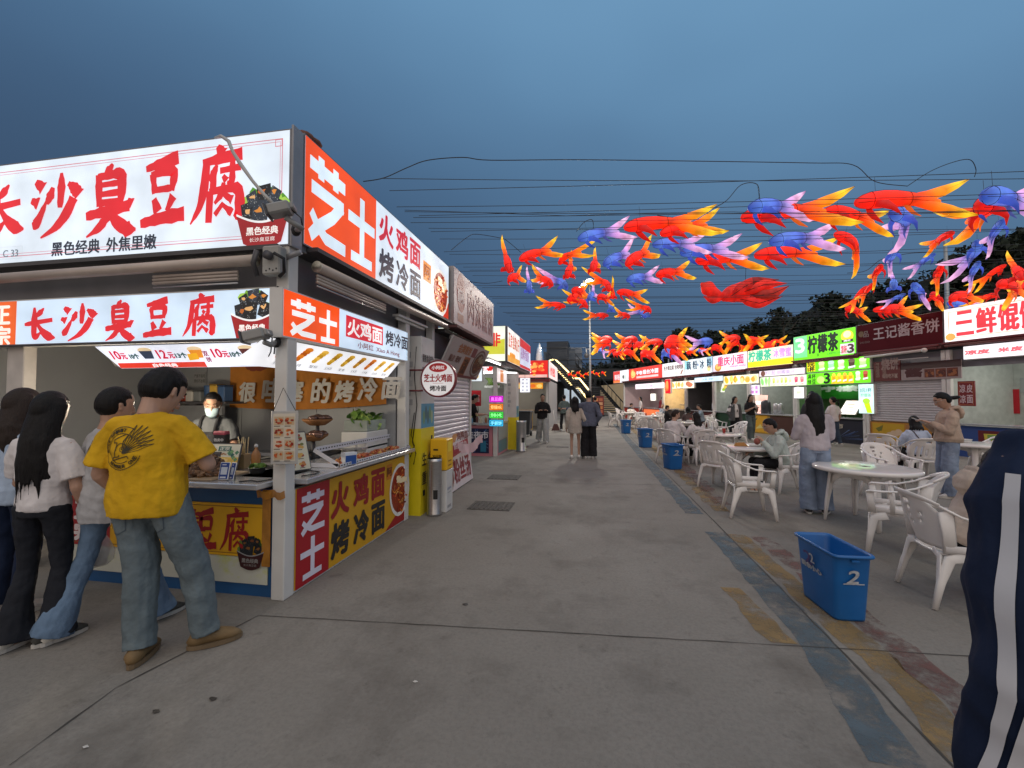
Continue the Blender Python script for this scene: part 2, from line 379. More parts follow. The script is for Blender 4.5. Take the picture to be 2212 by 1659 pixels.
strip('painted_stripe', [G(1560, 1090).xy, J2 + off(.95), far + off(.95)], .22, REDP, .0034, 17, .3)
# iron drain covers let into the lane
IRON = mat('cast_iron', (0.07, 0.062, 0.055), .7, .3, var=.3, scale=14, bump=.4, bscale=40)
def cover(u, v, w, d, label):
    c = G(u, v); mb = MB()
    mb.box(c.x - w / 2, c.x + w / 2, c.y - d / 2, c.y + d / 2, .0, .008, IRON)
    for k in range(9):
        x = c.x - w / 2 + w * (k + .5) / 9; mb.box(x - .015, x + .015, c.y - d / 2 + .04, c.y + d / 2 - .04, .008, .013, IRON)
    tag(mb.build('drain_cover'), label, 'drain cover', 'drain covers in the lane')
cover(1062, 1093, .62, .5, 'rectangular iron drain cover in the concrete by the white power bank cabinet, nearest of them')
cover(1090, 1031, .62, .5, 'rectangular iron drain cover in the lane before the noodle soup banner')
cover(1120, 965, .62, .5, 'small iron drain cover on the ground by the second steel litter bin')
cover(1205, 965, .72, .4, 'long narrow iron drain cover between the man in black and the couple')
BLK = mat('black_rubber', (.02, .02, .02), .8)
# ================================================================== shared materials
WHITEM = mat('white_painted_steel', (.62, .61, .58), .45, var=.08, scale=4, stains=((.36, .32, .27), 5, .62))
GREYM = mat('grey_steel', (.30, .30, .31), .45, .4, var=.12, scale=5)
DGREY = mat('dark_grey_steel', (.075, .073, .078), .5, .3, var=.15, scale=5)
FASCIA = mat('fascia_steel', (.20, .20, .215), .5, .3, var=.12, scale=3)
WALLG = mat('sandwich_panel_wall', (.30, .31, .32), .5, var=.06, scale=2, stains=((.25, .25, .25), 3, .66))
WALLW = mat('pale_wall', (.55, .55, .51), .6, var=.06, scale=2)
STEEL = mat('brushed_steel', (.52, .52, .52), .28, .9, var=.15, scale=12, stretch=(1, 1, 14), bump=.05)
TOPM = mat('steel_worktop', (.55, .56, .58), .25, .6, var=.10, scale=5)
BEIGE = mat('awning_tube_beige', (.45, .38, .33), .45, .2, var=.1)
AWN = mat('awning_cloth', (.33, .26, .22), .8, var=.2, scale=9)
LIGHTG = mat('lamp_housing_grey', (.26, .26, .25), .5, var=.1)
WOODR = mat('roof_sheet', (.10, .10, .11), .7, var=.2)
BROWN = mat('wet_clay', (.16, .07, .05), .9, var=.3, bump=.5, bscale=20)
REDST = mat('maroon_steel', (.15, .02, .025), .5, var=.12)
CABLE = mat('black_cable', (.012, .012, .013), .6, var=0)
PLASTICBAG = mat('clear_bag', (.75, .74, .72), .25, alpha=.45)
YELM = mat('yellow_painted_steel', (.74, .60, .012), .4, var=.06, scale=4, stains=((.35, .27, .02), 6, .68))
BLUEM = mat('blue_painted_board', (.012, .085, .235), .45, var=.12, scale=4)

W0 = (222, 234, 246)
def bowl_picture(mb, cx, cy, w, M, z, lt, seed=1, body=(150, 28, 34), writing='黑色经典'):
    """printed picture: paper bowl of black tofu cubes with lettuce"""
    rg = random.Random(seed); P = lt
    h = w * 1.05
    for k in range(8):                                     # lettuce
        a = rg.uniform(.0, pi); x = cx + cos(a) * w * .40; y = cy + .10 * h + sin(a) * h * .32; n = 9
        r = w * .13; mb.poly([(x + r * rg.uniform(.6, 1.2) * cos(2 * pi * i / n), y + r * rg.uniform(.6, 1.2) * sin(2 * pi * i / n)) for i in range(n)], P(*rg.choice([(120, 170, 50), (80, 140, 40), (160, 200, 80)])), z + k * .0002, M)
    for k, (x, y, s, a) in enumerate([(-.28, .12, .26, .2), (.27, .14, .26, -.35), (.02, .38, .27, .12), (.22, .36, .2, -.5), (-.05, .12, .30, -.1), (-.2, .32, .2, .4)]):
        x = cx + x * w; y = cy + y * h; s *= w
        q = [(x + (cos(a) * i - sin(a) * j) * s * .5, y + (sin(a) * i + cos(a) * j) * s * .62) for i, j in ((-1, -1), (1, -1), (1, 1), (-1, 1))]
        mb.poly(q, P(*rg.choice([(26, 30, 36), (40, 48, 58), (20, 22, 26)])), z + .002 + k * .0006, M)
        for _ in range(26):
            i, j = rg.uniform(-.9, .9), rg.uniform(-.9, .9); px = x + (cos(a) * i - sin(a) * j) * s * .5; py = y + (sin(a) * i + cos(a) * j) * s * .62; e = w * .012
            mb.rect(px - e / 2, px + e / 2, py - e / 2, py + e / 2, P(*rg.choice([(120, 130, 140), (170, 170, 165), (70, 80, 92)])), z + .0023 + k * .0006, M)
        n = 8; r = s * .26; ox, oy = x + rg.uniform(-.15, .15) * s, y + rg.uniform(-.1, .3) * s
        mb.poly([(ox + r * rg.uniform(.5, 1.4) * cos(2 * pi * i / n), oy + r * .8 * rg.uniform(.5, 1.3) * sin(2 * pi * i / n)) for i in range(n)], P(*rg.choice([(206, 130, 52), (190, 100, 40), (222, 170, 110)])), z + .0025 + k * .0006, M)
    n = 14; top = [(cx - w * .5 + w * i / n, cy + .06 * h - sin(pi * i / n) * h * .14) for i in range(n + 1)]
    bot = [(cx + w * .36 - w * .72 * i / n, cy - .40 * h - sin(pi * i / n) * h * .10) for i in range(n + 1)]
    mb.poly(top + bot, P(*body), z + .0068, M)
    rim = [(x, y + .035 * h) for x, y in top]; mb.poly(rim + top[::-1], P(238, 238, 238), z + .0071, M)
    if writing: mb.text(writing, cx - .30 * w, cy - .27 * h, .60 * w, .13 * h, P(240, 235, 230), z + .0075, w * .004, M); mb.text('长沙臭豆腐', cx - .24 * w, cy - .38 * h, .48 * w, .07 * h, P(240, 235, 230), z + .0078, 0, M)
def noodle_picture(mb, cx, cy, rx, ry, M, z, lt, seed=3):
    rg = random.Random(seed)
    mb.disc(cx, cy, rx, ry, lt(236, 232, 222), z, M=M); mb.disc(cx, cy, rx * .86, ry * .86, lt(150, 50, 22), z + .0004, M=M)
    for k in range(70):
        a = rg.uniform(0, 2 * pi); r = sqrt(rg.random()) * .78; x = cx + rx * r * cos(a); y = cy + ry * r * sin(a); b = rg.uniform(0, pi); l = rx * rg.uniform(.15, .4); t = rx * .035
        pts = [(x + l * (i / 5 - .5) * cos(b) - l * .25 * sin(i / 5 * pi) * sin(b), y + (l * (i / 5 - .5) * sin(b) + l * .25 * sin(i / 5 * pi) * cos(b)) * ry / rx) for i in range(6)]
        pts = [(px, py) for px, py in pts]
        mb.poly([(px, py + t) for px, py in pts] + [(px, py - t) for px, py in pts[::-1]], lt(*rg.choice([(214, 90, 30), (232, 140, 50), (180, 50, 20), (240, 180, 90), (120, 30, 15)])), z + .0008 + k * .00012, M)
    for k in range(9):
        a = rg.uniform(.3, 2.2); r = rg.uniform(.3, .7); x = cx + rx * r * cos(a); y = cy + ry * r * sin(a); s = rx * .16
        mb.poly([(x - s, y - s * .4), (x + s * .8, y - s * .6), (x + s, y + s * .5), (x - s * .7, y + s * .6)], lt(246, 226, 180), z + .0095 + k * .0002, M)
def sign_box(mb, M, x0, x1, y0, y1, face, d=.22, side=None, bev=.0):
    mb.box(x0, x1, y0, y1, -d, -.002, side or FASCIA, M); mb.rect(x0 + .012, x1 - .012, y0 + .012, y1 - .012, face, 0, M)
def cbox(pl, u0, u1, vt, vb):                              # picture box -> panel box
    a = pl(u0, (vt + vb) / 2); b = pl(u1, (vt + vb) / 2); c = pl((u0 + u1) / 2, vt); d = pl((u0 + u1) / 2, vb)
    return a[0], d[1], b[0] - a[0], c[1] - d[1]

# ================================================================== corner stall (stinky tofu and grilled cold noodles)
YF = 3.05; XS = -2.35
FA = frame((0, YF, 0), (1, 0, 0), (0, -1, 0)); SA = frame((XS, 0, 0), (0, 1, 0), (1, 0, 0))
pf = lambda u, v, Y=YF: (PLY(u, v, Y).x, PLY(u, v, Y).z)
ps = lambda u, v, X=XS: (PLX(u, v, X).y, PLX(u, v, X).z)
A = thing('food_stall', 'open corner stall under large white 长沙臭豆腐 and orange 芝士 signs', 'food stall', (-4.2, 4.4, 0))
RED = lit(214, 32, 44); W1 = lit(*W0); BLKL = lit(38, 46, 60); ORG = lit(240, 78, 14)
# upper front sign
m = MB(); z0, z1 = 2.83, 3.79
sign_box(m, FA, -6.1, -2.378, z0, z1, W1)
LINE = lit(206, 120, 130)
m.ring(-6.0, -2.45, z0 + .075, z1 - .075, .007, LINE, .002, FA); m.ring(-5.9, -2.47, z0 + .10, z1 - .10, .004, LINE, .002, FA)
for xx, yy in ((-2.48, z1 - .14), (-2.48, z0 + .08)): m.ring(xx - .04, xx + .025, yy, yy + .06, .006, LINE, .0022, FA)
for ch, u0, u1, vt, vb in (('长', -40, 50, 398, 513), ('沙', 66, 173, 378, 512), ('臭', 186, 292, 358, 503), ('豆', 306, 400, 342, 486), ('腐', 418, 530, 322, 477)):
    m.strokes(ch, *cbox(pf, u0, u1, vt, vb), RED, .003, 1.45, FA)
m.text('黑色经典', *cbox(pf, 113, 216, 520, 550), BLKL, .003, .0035, FA); m.text('外焦里嫩', *cbox(pf, 231, 338, 510, 541), BLKL, .003, .0035, FA)
m.ring(*[(lambda b: (b[0], b[0] + b[2], b[1], b[1] + b[3]))(cbox(pf, -6, 49, 533, 560))][0], .004, lit(200, 205, 210), .002, FA)
m.text('C 33', *cbox(pf, 8, 40, 540, 555), lit(120, 130, 140), .003, .001, FA)
b = cbox(pf, 519, 620, 410, 529); bowl_picture(m, b[0] + b[2] / 2, b[1] + b[3] * .48, b[2] * 1.12, FA, .004, lit, 5)
m.build('upper_sign', A)
m = MB()                                                   # grey corner post between the two boxes
m.box(-2.374, XS - .003, YF - .004, YF + .125, 2.82, 3.82, GREYM, bev=.004); m.box(-2.62, -2.376, YF + .225, YF + .5, 2.84, 3.78, DGREY)
m.build('sign_corner', A)
# upper side sign
m = MB(); z0, z1 = 2.885, 3.83
sign_box(m, SA, 3.18, 6.93, z0, z1, W1)
yo = ps(811, 600)[0]
m.rect(3.192, yo, z0 + .012, z1 - .012, ORG, .001, SA)
ya, yb = ps(664, 450)[0], ps(747, 500)[0]; yc, yd = ps(750, 520)[0], ps(809, 560)[0]
m.strokes('芝', ya, z0 + .09, yb - ya, .78, lit(222, 238, 250), .003, .98, SA); m.strokes('士', yc, z0 + .10, yd - yc, .70, lit(222, 238, 250), .003, .98, SA)
yw = lambda u: ps(u, 600)[0]
for i, (ch, ua, ub) in enumerate((('火', 818, 848), ('鸡', 855, 880), ('面', 885, 907))):
    a_, b_ = yw(ua), yw(ub); m.text(ch, a_, z0 + .52, b_ - a_, .33, lit(200, 26, 48), .003, .014, SA)
for i, (ch, ua, ub) in enumerate((('烤', 819, 849), ('冷', 856, 881), ('面', 886, 908))):
    a_, b_ = yw(ua), yw(ub); m.text(ch, a_, z0 + .10, b_ - a_, .33, BLKL, .003, .014, SA)
a_, b_ = yw(914), yw(931); m.rect(a_, b_, z0 + .42, z0 + .70, lit(226, 140, 40), .002, SA); m.text('阿', a_ + .04, z0 + .47, b_ - a_ - .08, .18, lit(150, 70, 20), .004, .006, SA)
m.poly([(6.62, z0 + .012), (6.915, z0 + .012), (6.915, z0 + .32)], lit(206, 50, 20), .0015, SA)
noodle_picture(m, 6.52, z0 + .40, .37, .36, SA, .004, lit, 4)
m.build('upper_sign', A)
# lower front sign
m = MB(); z0, z1 = 2.075, 2.50
sign_box(m, FA, -6.0, -2.50, z0, z1, lit(206, 226, 246), .12, WHITEM)
b = cbox(pf, -60, 35, 640, 750); m.rect(-5.98, pf(35, 700)[0], z0 + .012, z1 - .012, lit(226, 92, 30), .001, FA)
for ch, vt, vb in (('正', 662, 700), ('宗', 706, 746)): m.text(ch, *cbox(pf, -14, 22, vt, vb), lit(244, 230, 220), .003, .008, FA)
for ch, u0, u1, vt, vb in (('长', 50, 118, 664, 740), ('沙', 131, 207, 657, 736), ('臭', 228, 291, 650, 732), ('豆', 311, 372, 648, 727), ('腐', 399, 467, 638, 724)):
    m.strokes(ch, *cbox(pf, u0, u1, vt, vb), RED, .003, 1.45, FA)
b = cbox(pf, 503, 592, 628, 724); bowl_picture(m, b[0] + b[2] / 2, b[1] + b[3] * .40, b[2] * 1.05, FA, .004, lit, 9)
m.build('lower_sign', A)
# lower side sign
m = MB(); z0, z1 = 2.08, 2.475; SB = frame((XS - .03, 0, 0), (0, 1, 0), (1, 0, 0)); ps2 = lambda u, v: ps(u, v, XS - .03)
sign_box(m, SB, 2.99, 5.36, z0, z1, lit(206, 226, 246), .12, WHITEM)
yo = ps2(733, 690)[0]; m.rect(3.0, yo, z0 + .012, z1 - .012, ORG, .001, SB)
a_, b_ = ps2(625, 680)[0], ps2(683, 690)[0]; m.strokes('芝', a_, z0 + .035, b_ - a_, .31, lit(240, 240, 240), .003, 1, SB)
a_, b_ = ps2(688, 690)[0], ps2(728, 690)[0]; m.strokes('士', a_, z0 + .03, b_ - a_, .30, lit(240, 240, 240), .003, 1, SB)
a_, b_ = ps2(747, 700)[0], ps2(827, 715)[0]; m.rect(a_, b_, z0 + .13, z1 - .05, lit(206, 30, 50), .002, SB); m.text('火鸡面', a_ + .03, z0 + .15, b_ - a_ - .06, .17, lit(240, 236, 236), .004, .006, SB)
a_, b_ = ps2(833, 715)[0], ps2(880, 730)[0]; m.text('烤冷面', a_, z0 + .15, b_ - a_, .17, BLKL, .004, .006, SB)
a_, b_ = ps2(772, 740)[0], ps2(862, 760)[0]; m.text('小阿红  Xiao A Hong', a_, z0 + .03, b_ - a_, .075, lit(110, 40, 50), .004, .001, SB)
m.build('lower_sign', A)
# slanted, lit menus under the lower signs
def slant(M, x0, x1, ytop, drop, out):
    n = (Vector((0, 0, 1)) * drop + Vector((0, -1, 0)) * out).normalized()
    return M @ frame((x0, ytop, -.10), (1, 0, 0), n)
MF = slant(FA, -4.42, 0, 2.065, .22, .16)
m = MB(); w = 1.92; hh = .235
m.poly([(0, 0), (w, 0), (w - .02, -hh), (.12, -hh)], lit(232, 236, 250, 1.1), 0, MF); m.box(.06, w - .02, -hh + .02, 0, -.05, -.004, WHITEM, MF)
m.rect(.12, 1.06, -hh + .003, -hh + .058, lit(214, 52, 36), .002, MF); m.text('白色经典', .50, -hh + .012, .26, .036, lit(245, 235, 235), .004, .002, MF)
for x, t, c, ww, h_ in ((.12, '10', (200, 20, 60), .09, .085), (.22, '元', (200, 60, 90), .055, .06), (.31, '10个', (60, 90, 90), .10, .055), (.62, '12', (200, 20, 60), .09, .085), (.73, '元', (200, 60, 90), .055, .06), (.80, '13个', (60, 90, 90), .12, .055),
                        (1.19, '10', (200, 20, 60), .09, .085), (1.29, '元', (200, 60, 90), .055, .06), (1.36, '10个', (60, 90, 90), .11, .055), (1.62, '12', (200, 20, 60), .09, .085), (1.72, '元', (200, 60, 90), .05, .06), (1.78, '13个', (60, 90, 90), .10, .055)):
    m.text(t, x, -.135, ww, h_, lit(*c), .003, .004, MF)
m.text('黑色经典', 1.45, -.205, .26, .045, lit(60, 70, 80), .003, .002, MF); m.text('双', 1.095, -.12, .05, .05, lit(150, 60, 90), .003, .002, MF); m.text('拼', 1.095, -.18, .05, .05, lit(150, 60, 90), .003, .002, MF)
for x, c in ((.51, (50, 60, 80)), (1.03, (226, 140, 40)), (1.54, (90, 40, 40))):
    m.disc(x, -.05, .075, .03, lit(225, 200, 160), .003, M=MF); m.poly([(x - .07, -.055), (x + .07, -.055), (x + .05, -.135), (x - .05, -.135)], lit(*c), .004, MF)
for x in (.98, 1.86): m.poly([(x - .06, -.16), (x + .05, -.15), (x + .055, -.085), (x - .05, -.095)], lit(236, 170, 30), .005, MF)
m.build('menu_board', A)
MS = slant(SA, 3.02, 0, 2.07, .23, .17)
m = MB(); w = 2.25; hh = .27
m.poly([(-.12, 0), (w, 0), (w - .06, -hh), (-.28, -hh)], lit(240, 240, 244, 1.1), 0, MS); m.box(-.1, w - .08, -hh + .02, 0, -.05, -.004, WHITEM, MS)
rg = random.Random(3)
for k in range(9):
    x = .17 + k * .235; c = rg.choice([(206, 160, 50), (214, 120, 30), (196, 140, 40), (230, 180, 70)])
    for q in range(5):
        yy = -.05 - q * .026; m.disc(x + .02 * (2 - q), yy, .055 - .004 * q, .024, lit(*[max(0, i - 22 * (q % 3)) for i in c]), .003 + q * .0005, M=MS, n=12)
    m.text(rg.choice(['烤肠', '火鸡面', '鸡排', '里脊', '玉米肠', '蟹柳']), x - .06, -.235, .12, .035, lit(70, 70, 76), .003, 0, MS)
m.build('menu_board', A)
# frame: posts, fascia, roof, awning gear
m = MB(); m.box(-2.50, -2.385, 3.06, 3.175, 0, 2.83, WHITEM, bev=.006); m.build('post', A)
m = MB(); m.box(-2.50, -2.38, 5.30, 5.42, 0, 2.83, WHITEM, bev=.006); m.build('post', A)
m = MB(); m.box(-5.36, -5.16, 3.10, 3.2, 0, 2.5, mat('beige_post', (.50, .46, .42), .5), bev=.006); m.build('post', A)
m = MB(); m.box(-6.1, -2.52, 3.20, 3.24, 2.50, 2.83, FASCIA); m.box(-2.56, -2.52, 3.26, 6.9, 2.47, 2.88, FASCIA)
m.box(-6.1, -2.44, 2.99, 3.24, 2.79, 2.826, DGREY); m.box(-2.56, -2.27, 3.26, 6.9, 2.845, 2.88, DGREY); m.build('fascia', A)
m = MB(); m.box(-6.1, -2.58, 3.28, 6.92, 3.70, 3.78, WOODR); m.build('roof', A)
m = MB(); m.box(-6.1, -2.58, 3.28, 6.9, 2.52, 2.56, WALLG); m.build('ceiling', A)
m = MB(); m.box(-6.1, -2.52, 5.30, 5.36, 0, 2.52, WALLG); m.box(-6.16, -6.1, 3.2, 5.36, 0, 2.52, WALLG)
for k in range(6): m.box(-6.0 + k * .58, -5.992 + k * .58, 5.292, 5.30, 0, 2.5, GREYM)
m.build('wall', A)
def roller(p0, p1, box0, box1, up=.0):
    m = MB(); m.tube([p0, p1], .045, BEIGE, 12); m.tube([Vector(p0).lerp(Vector(p1), .9985), p1], .05, mat('cap_cream', (.5, .47, .38), .5), 12); m.build('awning_roller', A)
    m = MB(); a = Vector(box0); b = Vector(box1); d = (b - a); s = Vector((abs(d.x) > .1 and .0 or .04, abs(d.y) > .1 and .0 or .04, .0))
    for k in range(3): m.tube([a + Vector((0, 0, -.028 * k)), b + Vector((0, 0, -.028 * k))], .014, BEIGE, 6)
    m.tube([a + Vector((0, 0, -.09)), b + Vector((0, 0, -.09))], .006, STEEL, 6); m.build('awning_arm', A)
roller((-6.0, 2.98, 2.68), (-2.62, 2.98, 2.70), (-3.62, 3.0, 2.62), (-2.80, 3.0, 2.62))
roller((-2.29, 6.7, 2.76), (-2.29, 3.28, 2.72), (-2.30, 3.30, 2.65), (-2.30, 4.55, 2.66))
m = MB(); m.box(-2.545, -2.385, 2.95, 3.04, 2.57, 2.80, mat('motor_grey', (.33, .33, .31), .5), bev=.012)
m.tube([(-2.46, 2.9, 2.71), (-2.46, 2.935, 2.71)], .035, DGREY, 10); m.tube([(-2.40, 2.91, 2.72), (-2.33, 2.93, 2.68), (-2.34, 2.95, 2.58), (-2.39, 2.96, 2.55)], .014, CABLE, 6)
m.tube([(-2.57, 2.93, 2.76), (-2.60, 2.93, 2.66), (-2.58, 2.95, 2.56)], .02, DGREY, 6)
for k in range(4): m.ell((-2.50 + .03 * k, 2.948, 2.60 + .012 * (k % 2)), (.007, .004, .007), CABLE, 6, 4)
m.tube([(-2.45, 3.05, 2.72), (-2.28, 3.06, 2.77)], .022, GREYM, 8); m.build('awning_motor', A)
m = MB(); m.tube([(-2.38, 5.0, 2.60), (-2.38, 5.9, 2.60)], .02, WHITEM, 8); m.box(-2.42, -2.33, 4.98, 5.95, 2.62, 2.645, WHITEM); m.build('tube_lamp', A)
m = MB(); m.tube([(-6, 3.0, 2.07), (-4.5, 3.02, 2.075), (-2.5, 3.0, 2.07)], .012, DGREY, 6); m.tube([(-2.47, 3.045, 2.5), (-2.52, 3.03, 2.3), (-2.47, 3.03, 2.1), (-2.49, 3.04, 1.95)], .006, CABLE, 6); m.build('cable', A)
# counters
m = MB(); m.box(-4.60, -2.515, 3.10, 3.15, .0, .86, BLUEM)
FB = frame((0, 3.095, 0), (1, 0, 0), (0, -1, 0)); pb = lambda u, v: pf(u, v, 3.09)
YB = pr(222, 168, 20); RB = pr(150, 18, 24)
x1 = -2.545
m.box(-4.58, x1, .315, .735, -.001, .012, YB, FB); m.ring(-4.56, x1 - .03, .335, .715, .006, pr(140, 90, 10), .0135, FB)
m.rect(-4.58, -4.10, .315, .735, pr(160, 24, 34), .0130, FB); m.text('正', -4.48, .54, .24, .15, pr(226, 214, 214), .015, .012, FB); m.text('宗', -4.48, .35, .24, .15, pr(226, 214, 214), .015, .012, FB)
for ch, xa in (('长', -4.02), ('沙', -3.70), ('臭', -3.38)): m.strokes(ch, xa, .42, .27, .25, RB, .014, 1.15, FB)
for ch, u0, u1, vt, vb in (('豆', 424, 470, 1100, 1188), ('腐', 480, 542, 1100, 1188)): m.strokes(ch, *cbox(pb, u0, u1, vt, vb), RB, .014, 1.15, FB)
b = cbox(pb, 515, 573, 1158, 1227); bowl_picture(m, b[0] + b[2] / 2, b[1] + b[3] * .46, b[2], FB, .015, lambda *c: pr(*[int(i * .62) for i in c]), 12, (90, 18, 22))
m.box(-4.56, x1 - .01, .10, .31, -.001, .008, mat('lemon_print', (.55, .56, .48), .5, var=.1, scale=3, stains=((.52, .56, .06), 3.5, .55)), FB)
m.build('front_panel', A)
TAPE = mat('brown_packing_tape', (.46, .20, .03), .15, var=.2, scale=9, alpha=.85)
m = MB(); m.box(-2.60, -2.525, .25, .86, .014, .02, TAPE, FB)
v = []
for i in range(8):
    x = -2.62 + i * .036; v += [(x, 3.045 - .012 * sin(i * 1.3), .80 + .012 * sin(i * 2)), (x + .008, 3.03 - .012 * cos(i), .865 + .012 * cos(i * 1.7))]
m.add(v, [(2 * i, 2 * i + 2, 2 * i + 3, 2 * i + 1) for i in range(7)], TAPE)
m.build('packing_tape', A)
m = MB(); m.box(-2.46, -2.40, 3.18, 5.30, .0, .84, WHITEM); SC = frame((-2.398, 0, 0), (0, 1, 0), (1, 0, 0))
ym = PLX(710, 1150, -2.39).y
m.box(3.20, 5.42, .02, .845, -.001, .010, pr(212, 158, 22), SC)
m.rect(3.20, ym, .02, .845, pr(170, 20, 34), .0115, SC)
m.strokes('芝', 3.25, .44, ym - 3.32, .36, pr(226, 220, 232), .013, .95, SC); m.strokes('士', 3.25, .06, ym - 3.32, .34, pr(226, 220, 232), .013, .95, SC)
yq = lambda u: PLX(u, 1080, -2.39).y
for ch, ua, ub in (('火', 716, 752), ('鸡', 764, 794), ('面', 802, 829)): m.text(ch, yq(ua), .47, yq(ub) - yq(ua), .31, pr(150, 22, 26), .013, .016, SC)
for ch, ua, ub in (('烤', 717, 753), ('冷', 765, 795), ('面', 803, 830)): m.text(ch, yq(ua), .09, yq(ub) - yq(ua), .31, pr(40, 38, 38), .013, .016, SC)
m.poly([(yq(832), .022), (5.41, .022), (5.41, .30)], pr(160, 24, 28), .0118, SC)
m.rect(yq(834), yq(846), .62, .80, pr(200, 120, 30), .012, SC); m.text('阿', yq(835), .66, yq(845) - yq(835), .10, pr(120, 60, 20), .014, .004, SC)
noodle_picture(m, yq(863), .44, yq(884) - yq(864), .33, SC, .013, pr, 8)
m.build('side_panel', A)
m = MB(); m.box(-4.62, -2.53, 2.93, 3.62, .885, .93, TOPM, bev=.006); m.box(-2.98, -2.30, 3.21, 5.44, .885, .93, TOPM, bev=.006)
m.box(-4.60, -2.54, 3.16, 3.6, .80, .883, DGREY); m.box(-2.95, -2.47, 3.63, 5.28, .80, .883, DGREY)
m.box(-4.6, -2.9, 5.0, 5.28, .84, .88, TOPM); m.box(-2.9, -2.6, 4.6, 5.25, 1.0, 1.02, TOPM); m.build('countertop', A)
m = MB(); m.box(-5.9, -4.7, 5.10, 5.28, .0, .05, DGREY); m.box(-5.95, -4.68, 4.85, 5.28, 1.52, 1.55, DGREY); m.box(-5.2, -5.14, 4.85, 4.9, 0, 1.52, DGREY)
m.box(-5.95, -4.68, 4.80, 4.85, .4, 1.50, mat('grey_partition', (.16, .165, .17), .5)); m.build('shelf', A)
rg = random.Random(44)
for k in range(9):
    x = -5.85 + k * .125; hh = rg.uniform(.12, .26); m = MB(); c = rg.choice([(190, 186, 178), (150, 60, 40), (60, 90, 130), (200, 160, 60), (120, 124, 124)])
    if k % 3 == 0: m.lathe([(.05, 0), (.06, hh * .9), (.062, hh), (0, hh)], pr(*c), 14, (x, 5.02, 1.552))
    else: m.box(x - .055, x + .055, 4.95, 5.10, 1.552, 1.552 + hh, pr(*c), bev=.008); m.box(x - .058, x + .058, 4.945, 5.105, 1.555 + hh, 1.57 + hh, pr(*[int(q * .7) for q in c]), bev=.004)
    tag(m.build('storage_tub'), 'storage tub or box, ' + ordn(k + 1) + ' from left on the dark back shelf of the corner stall', 'tub', 'tubs on the back shelf')
for k, (x, y, r, h) in enumerate(((-3.75, 3.45, .11, .16), (-4.05, 3.42, .13, .20), (-4.35, 3.40, .10, .14))):
    t = thing('stock_pot', ['small steel pot', 'large steel pot', 'low steel pot'][k] + ' on the tofu counter behind the customers', 'pot', (x, y, .932)); m = MB(); m.lathe([(r, 0), (r, h), (r * 1.05, h), (r * .94, h * .98), (r * .92, .02), (0, .02)], STEEL, 20, (x, y, .932)); m.build('body', t)
    for s in (-1, 1): m = MB(); m.tube([(x + r * s, y - .03, .93 + h * .8), (x + (r + .035) * s, y - .02, .93 + h * .8), (x + (r + .035) * s, y + .02, .93 + h * .8), (x + r * s, y + .03, .93 + h * .8)], .006, STEEL, 6); m.build('handle', t)
# ---- fittings hung on the corner stall (each its own thing)
def floodlight(c, aim, label, arm, cable=None):
    t = thing('floodlight', label, 'floodlight', c); R = Matrix.Translation(c) @ Vector(aim).to_track_quat('Y', 'Z').to_matrix().to_4x4() @ Matrix.Scale(.74, 4)
    m = MB(); m.box(-.085, .085, -.10, .12, -.055, .055, LIGHTG, R, bev=.018); m.box(-.095, .095, .115, .135, -.065, .065, DGREY, R, bev=.008); m.box(-.07, .07, -.135, -.095, -.035, .03, LIGHTG, R, bev=.01); m.build('housing', t)
    m = MB(); m.box(-.08, .08, .134, .139, -.05, .05, mat('lamp_glass', (.5, .52, .5), .1), R); m.build('lens', t)
    m = MB(); m.tube(arm, .022, LIGHTG, 8); m.ell(arm[-1], (.045, .03, .05), CABLE, 8, 6); m.build('bracket', t)
    if cable: m = MB(); m.tube(cable, .005, CABLE, 6); m.build('cable', t)
c1 = PLY(607, 453, 2.80)
floodlight(c1, (-.85, -.35, -.30), 'grey floodlight with pale goose pole before the bowl on the large white sign', [c1 + Vector((.02, .02, -.05)), c1 + Vector((.10, .10, -.11)), PLY(640, 497, 2.99)], [c1 + Vector((.08, 0, 0)), PLY(650, 470, 2.95), PLY(653, 490, 2.95), PLY(640, 500, 2.98)])
m = MB(); m.tube([PLY(u, v, Y) for u, v, Y in ((465, 298, 3.03), (478, 294, 2.95), (494, 305, 2.9), (503, 328, 2.86), (520, 355, 2.83), (545, 390, 2.82), (572, 422, 2.80), (590, 440, 2.80))], [.010, .013, .015, .012, .016, .013, .013, .014], mat('pole_grey', (.42, .41, .39), .5), 8); tag(m.build('goose_pole'), 'thin bent pale grey pole reaching over the top of the big white sign', 'pole')
c2 = PLY(555, 724, 2.86)
floodlight(c2, (-.9, -.25, -.25), 'small grey floodlight beside the corner post below the lower white sign', [c2 + Vector((.04, .03, -.05)), PLY(585, 745, 2.95), PLY(596, 738, 3.03)], [c2 + Vector((.08, 0, .02)), PLY(588, 730, 2.95), PLY(585, 760, 3.0), PLY(580, 770, 3.02)])
m = MB(); q = PLX(657, 272, -2.42); rgb = random.Random(5); m.ell((q.x, q.y + .02, 3.85), (.08, .10, .05), BROWN, 10, 7); m.ell((q.x + .03, q.y + .10, 3.855), (.06, .08, .035), BROWN, 8, 6); tag(m.build('clay_lump'), 'reddish brown lump lying on top of the sign corner', 'clay lump')
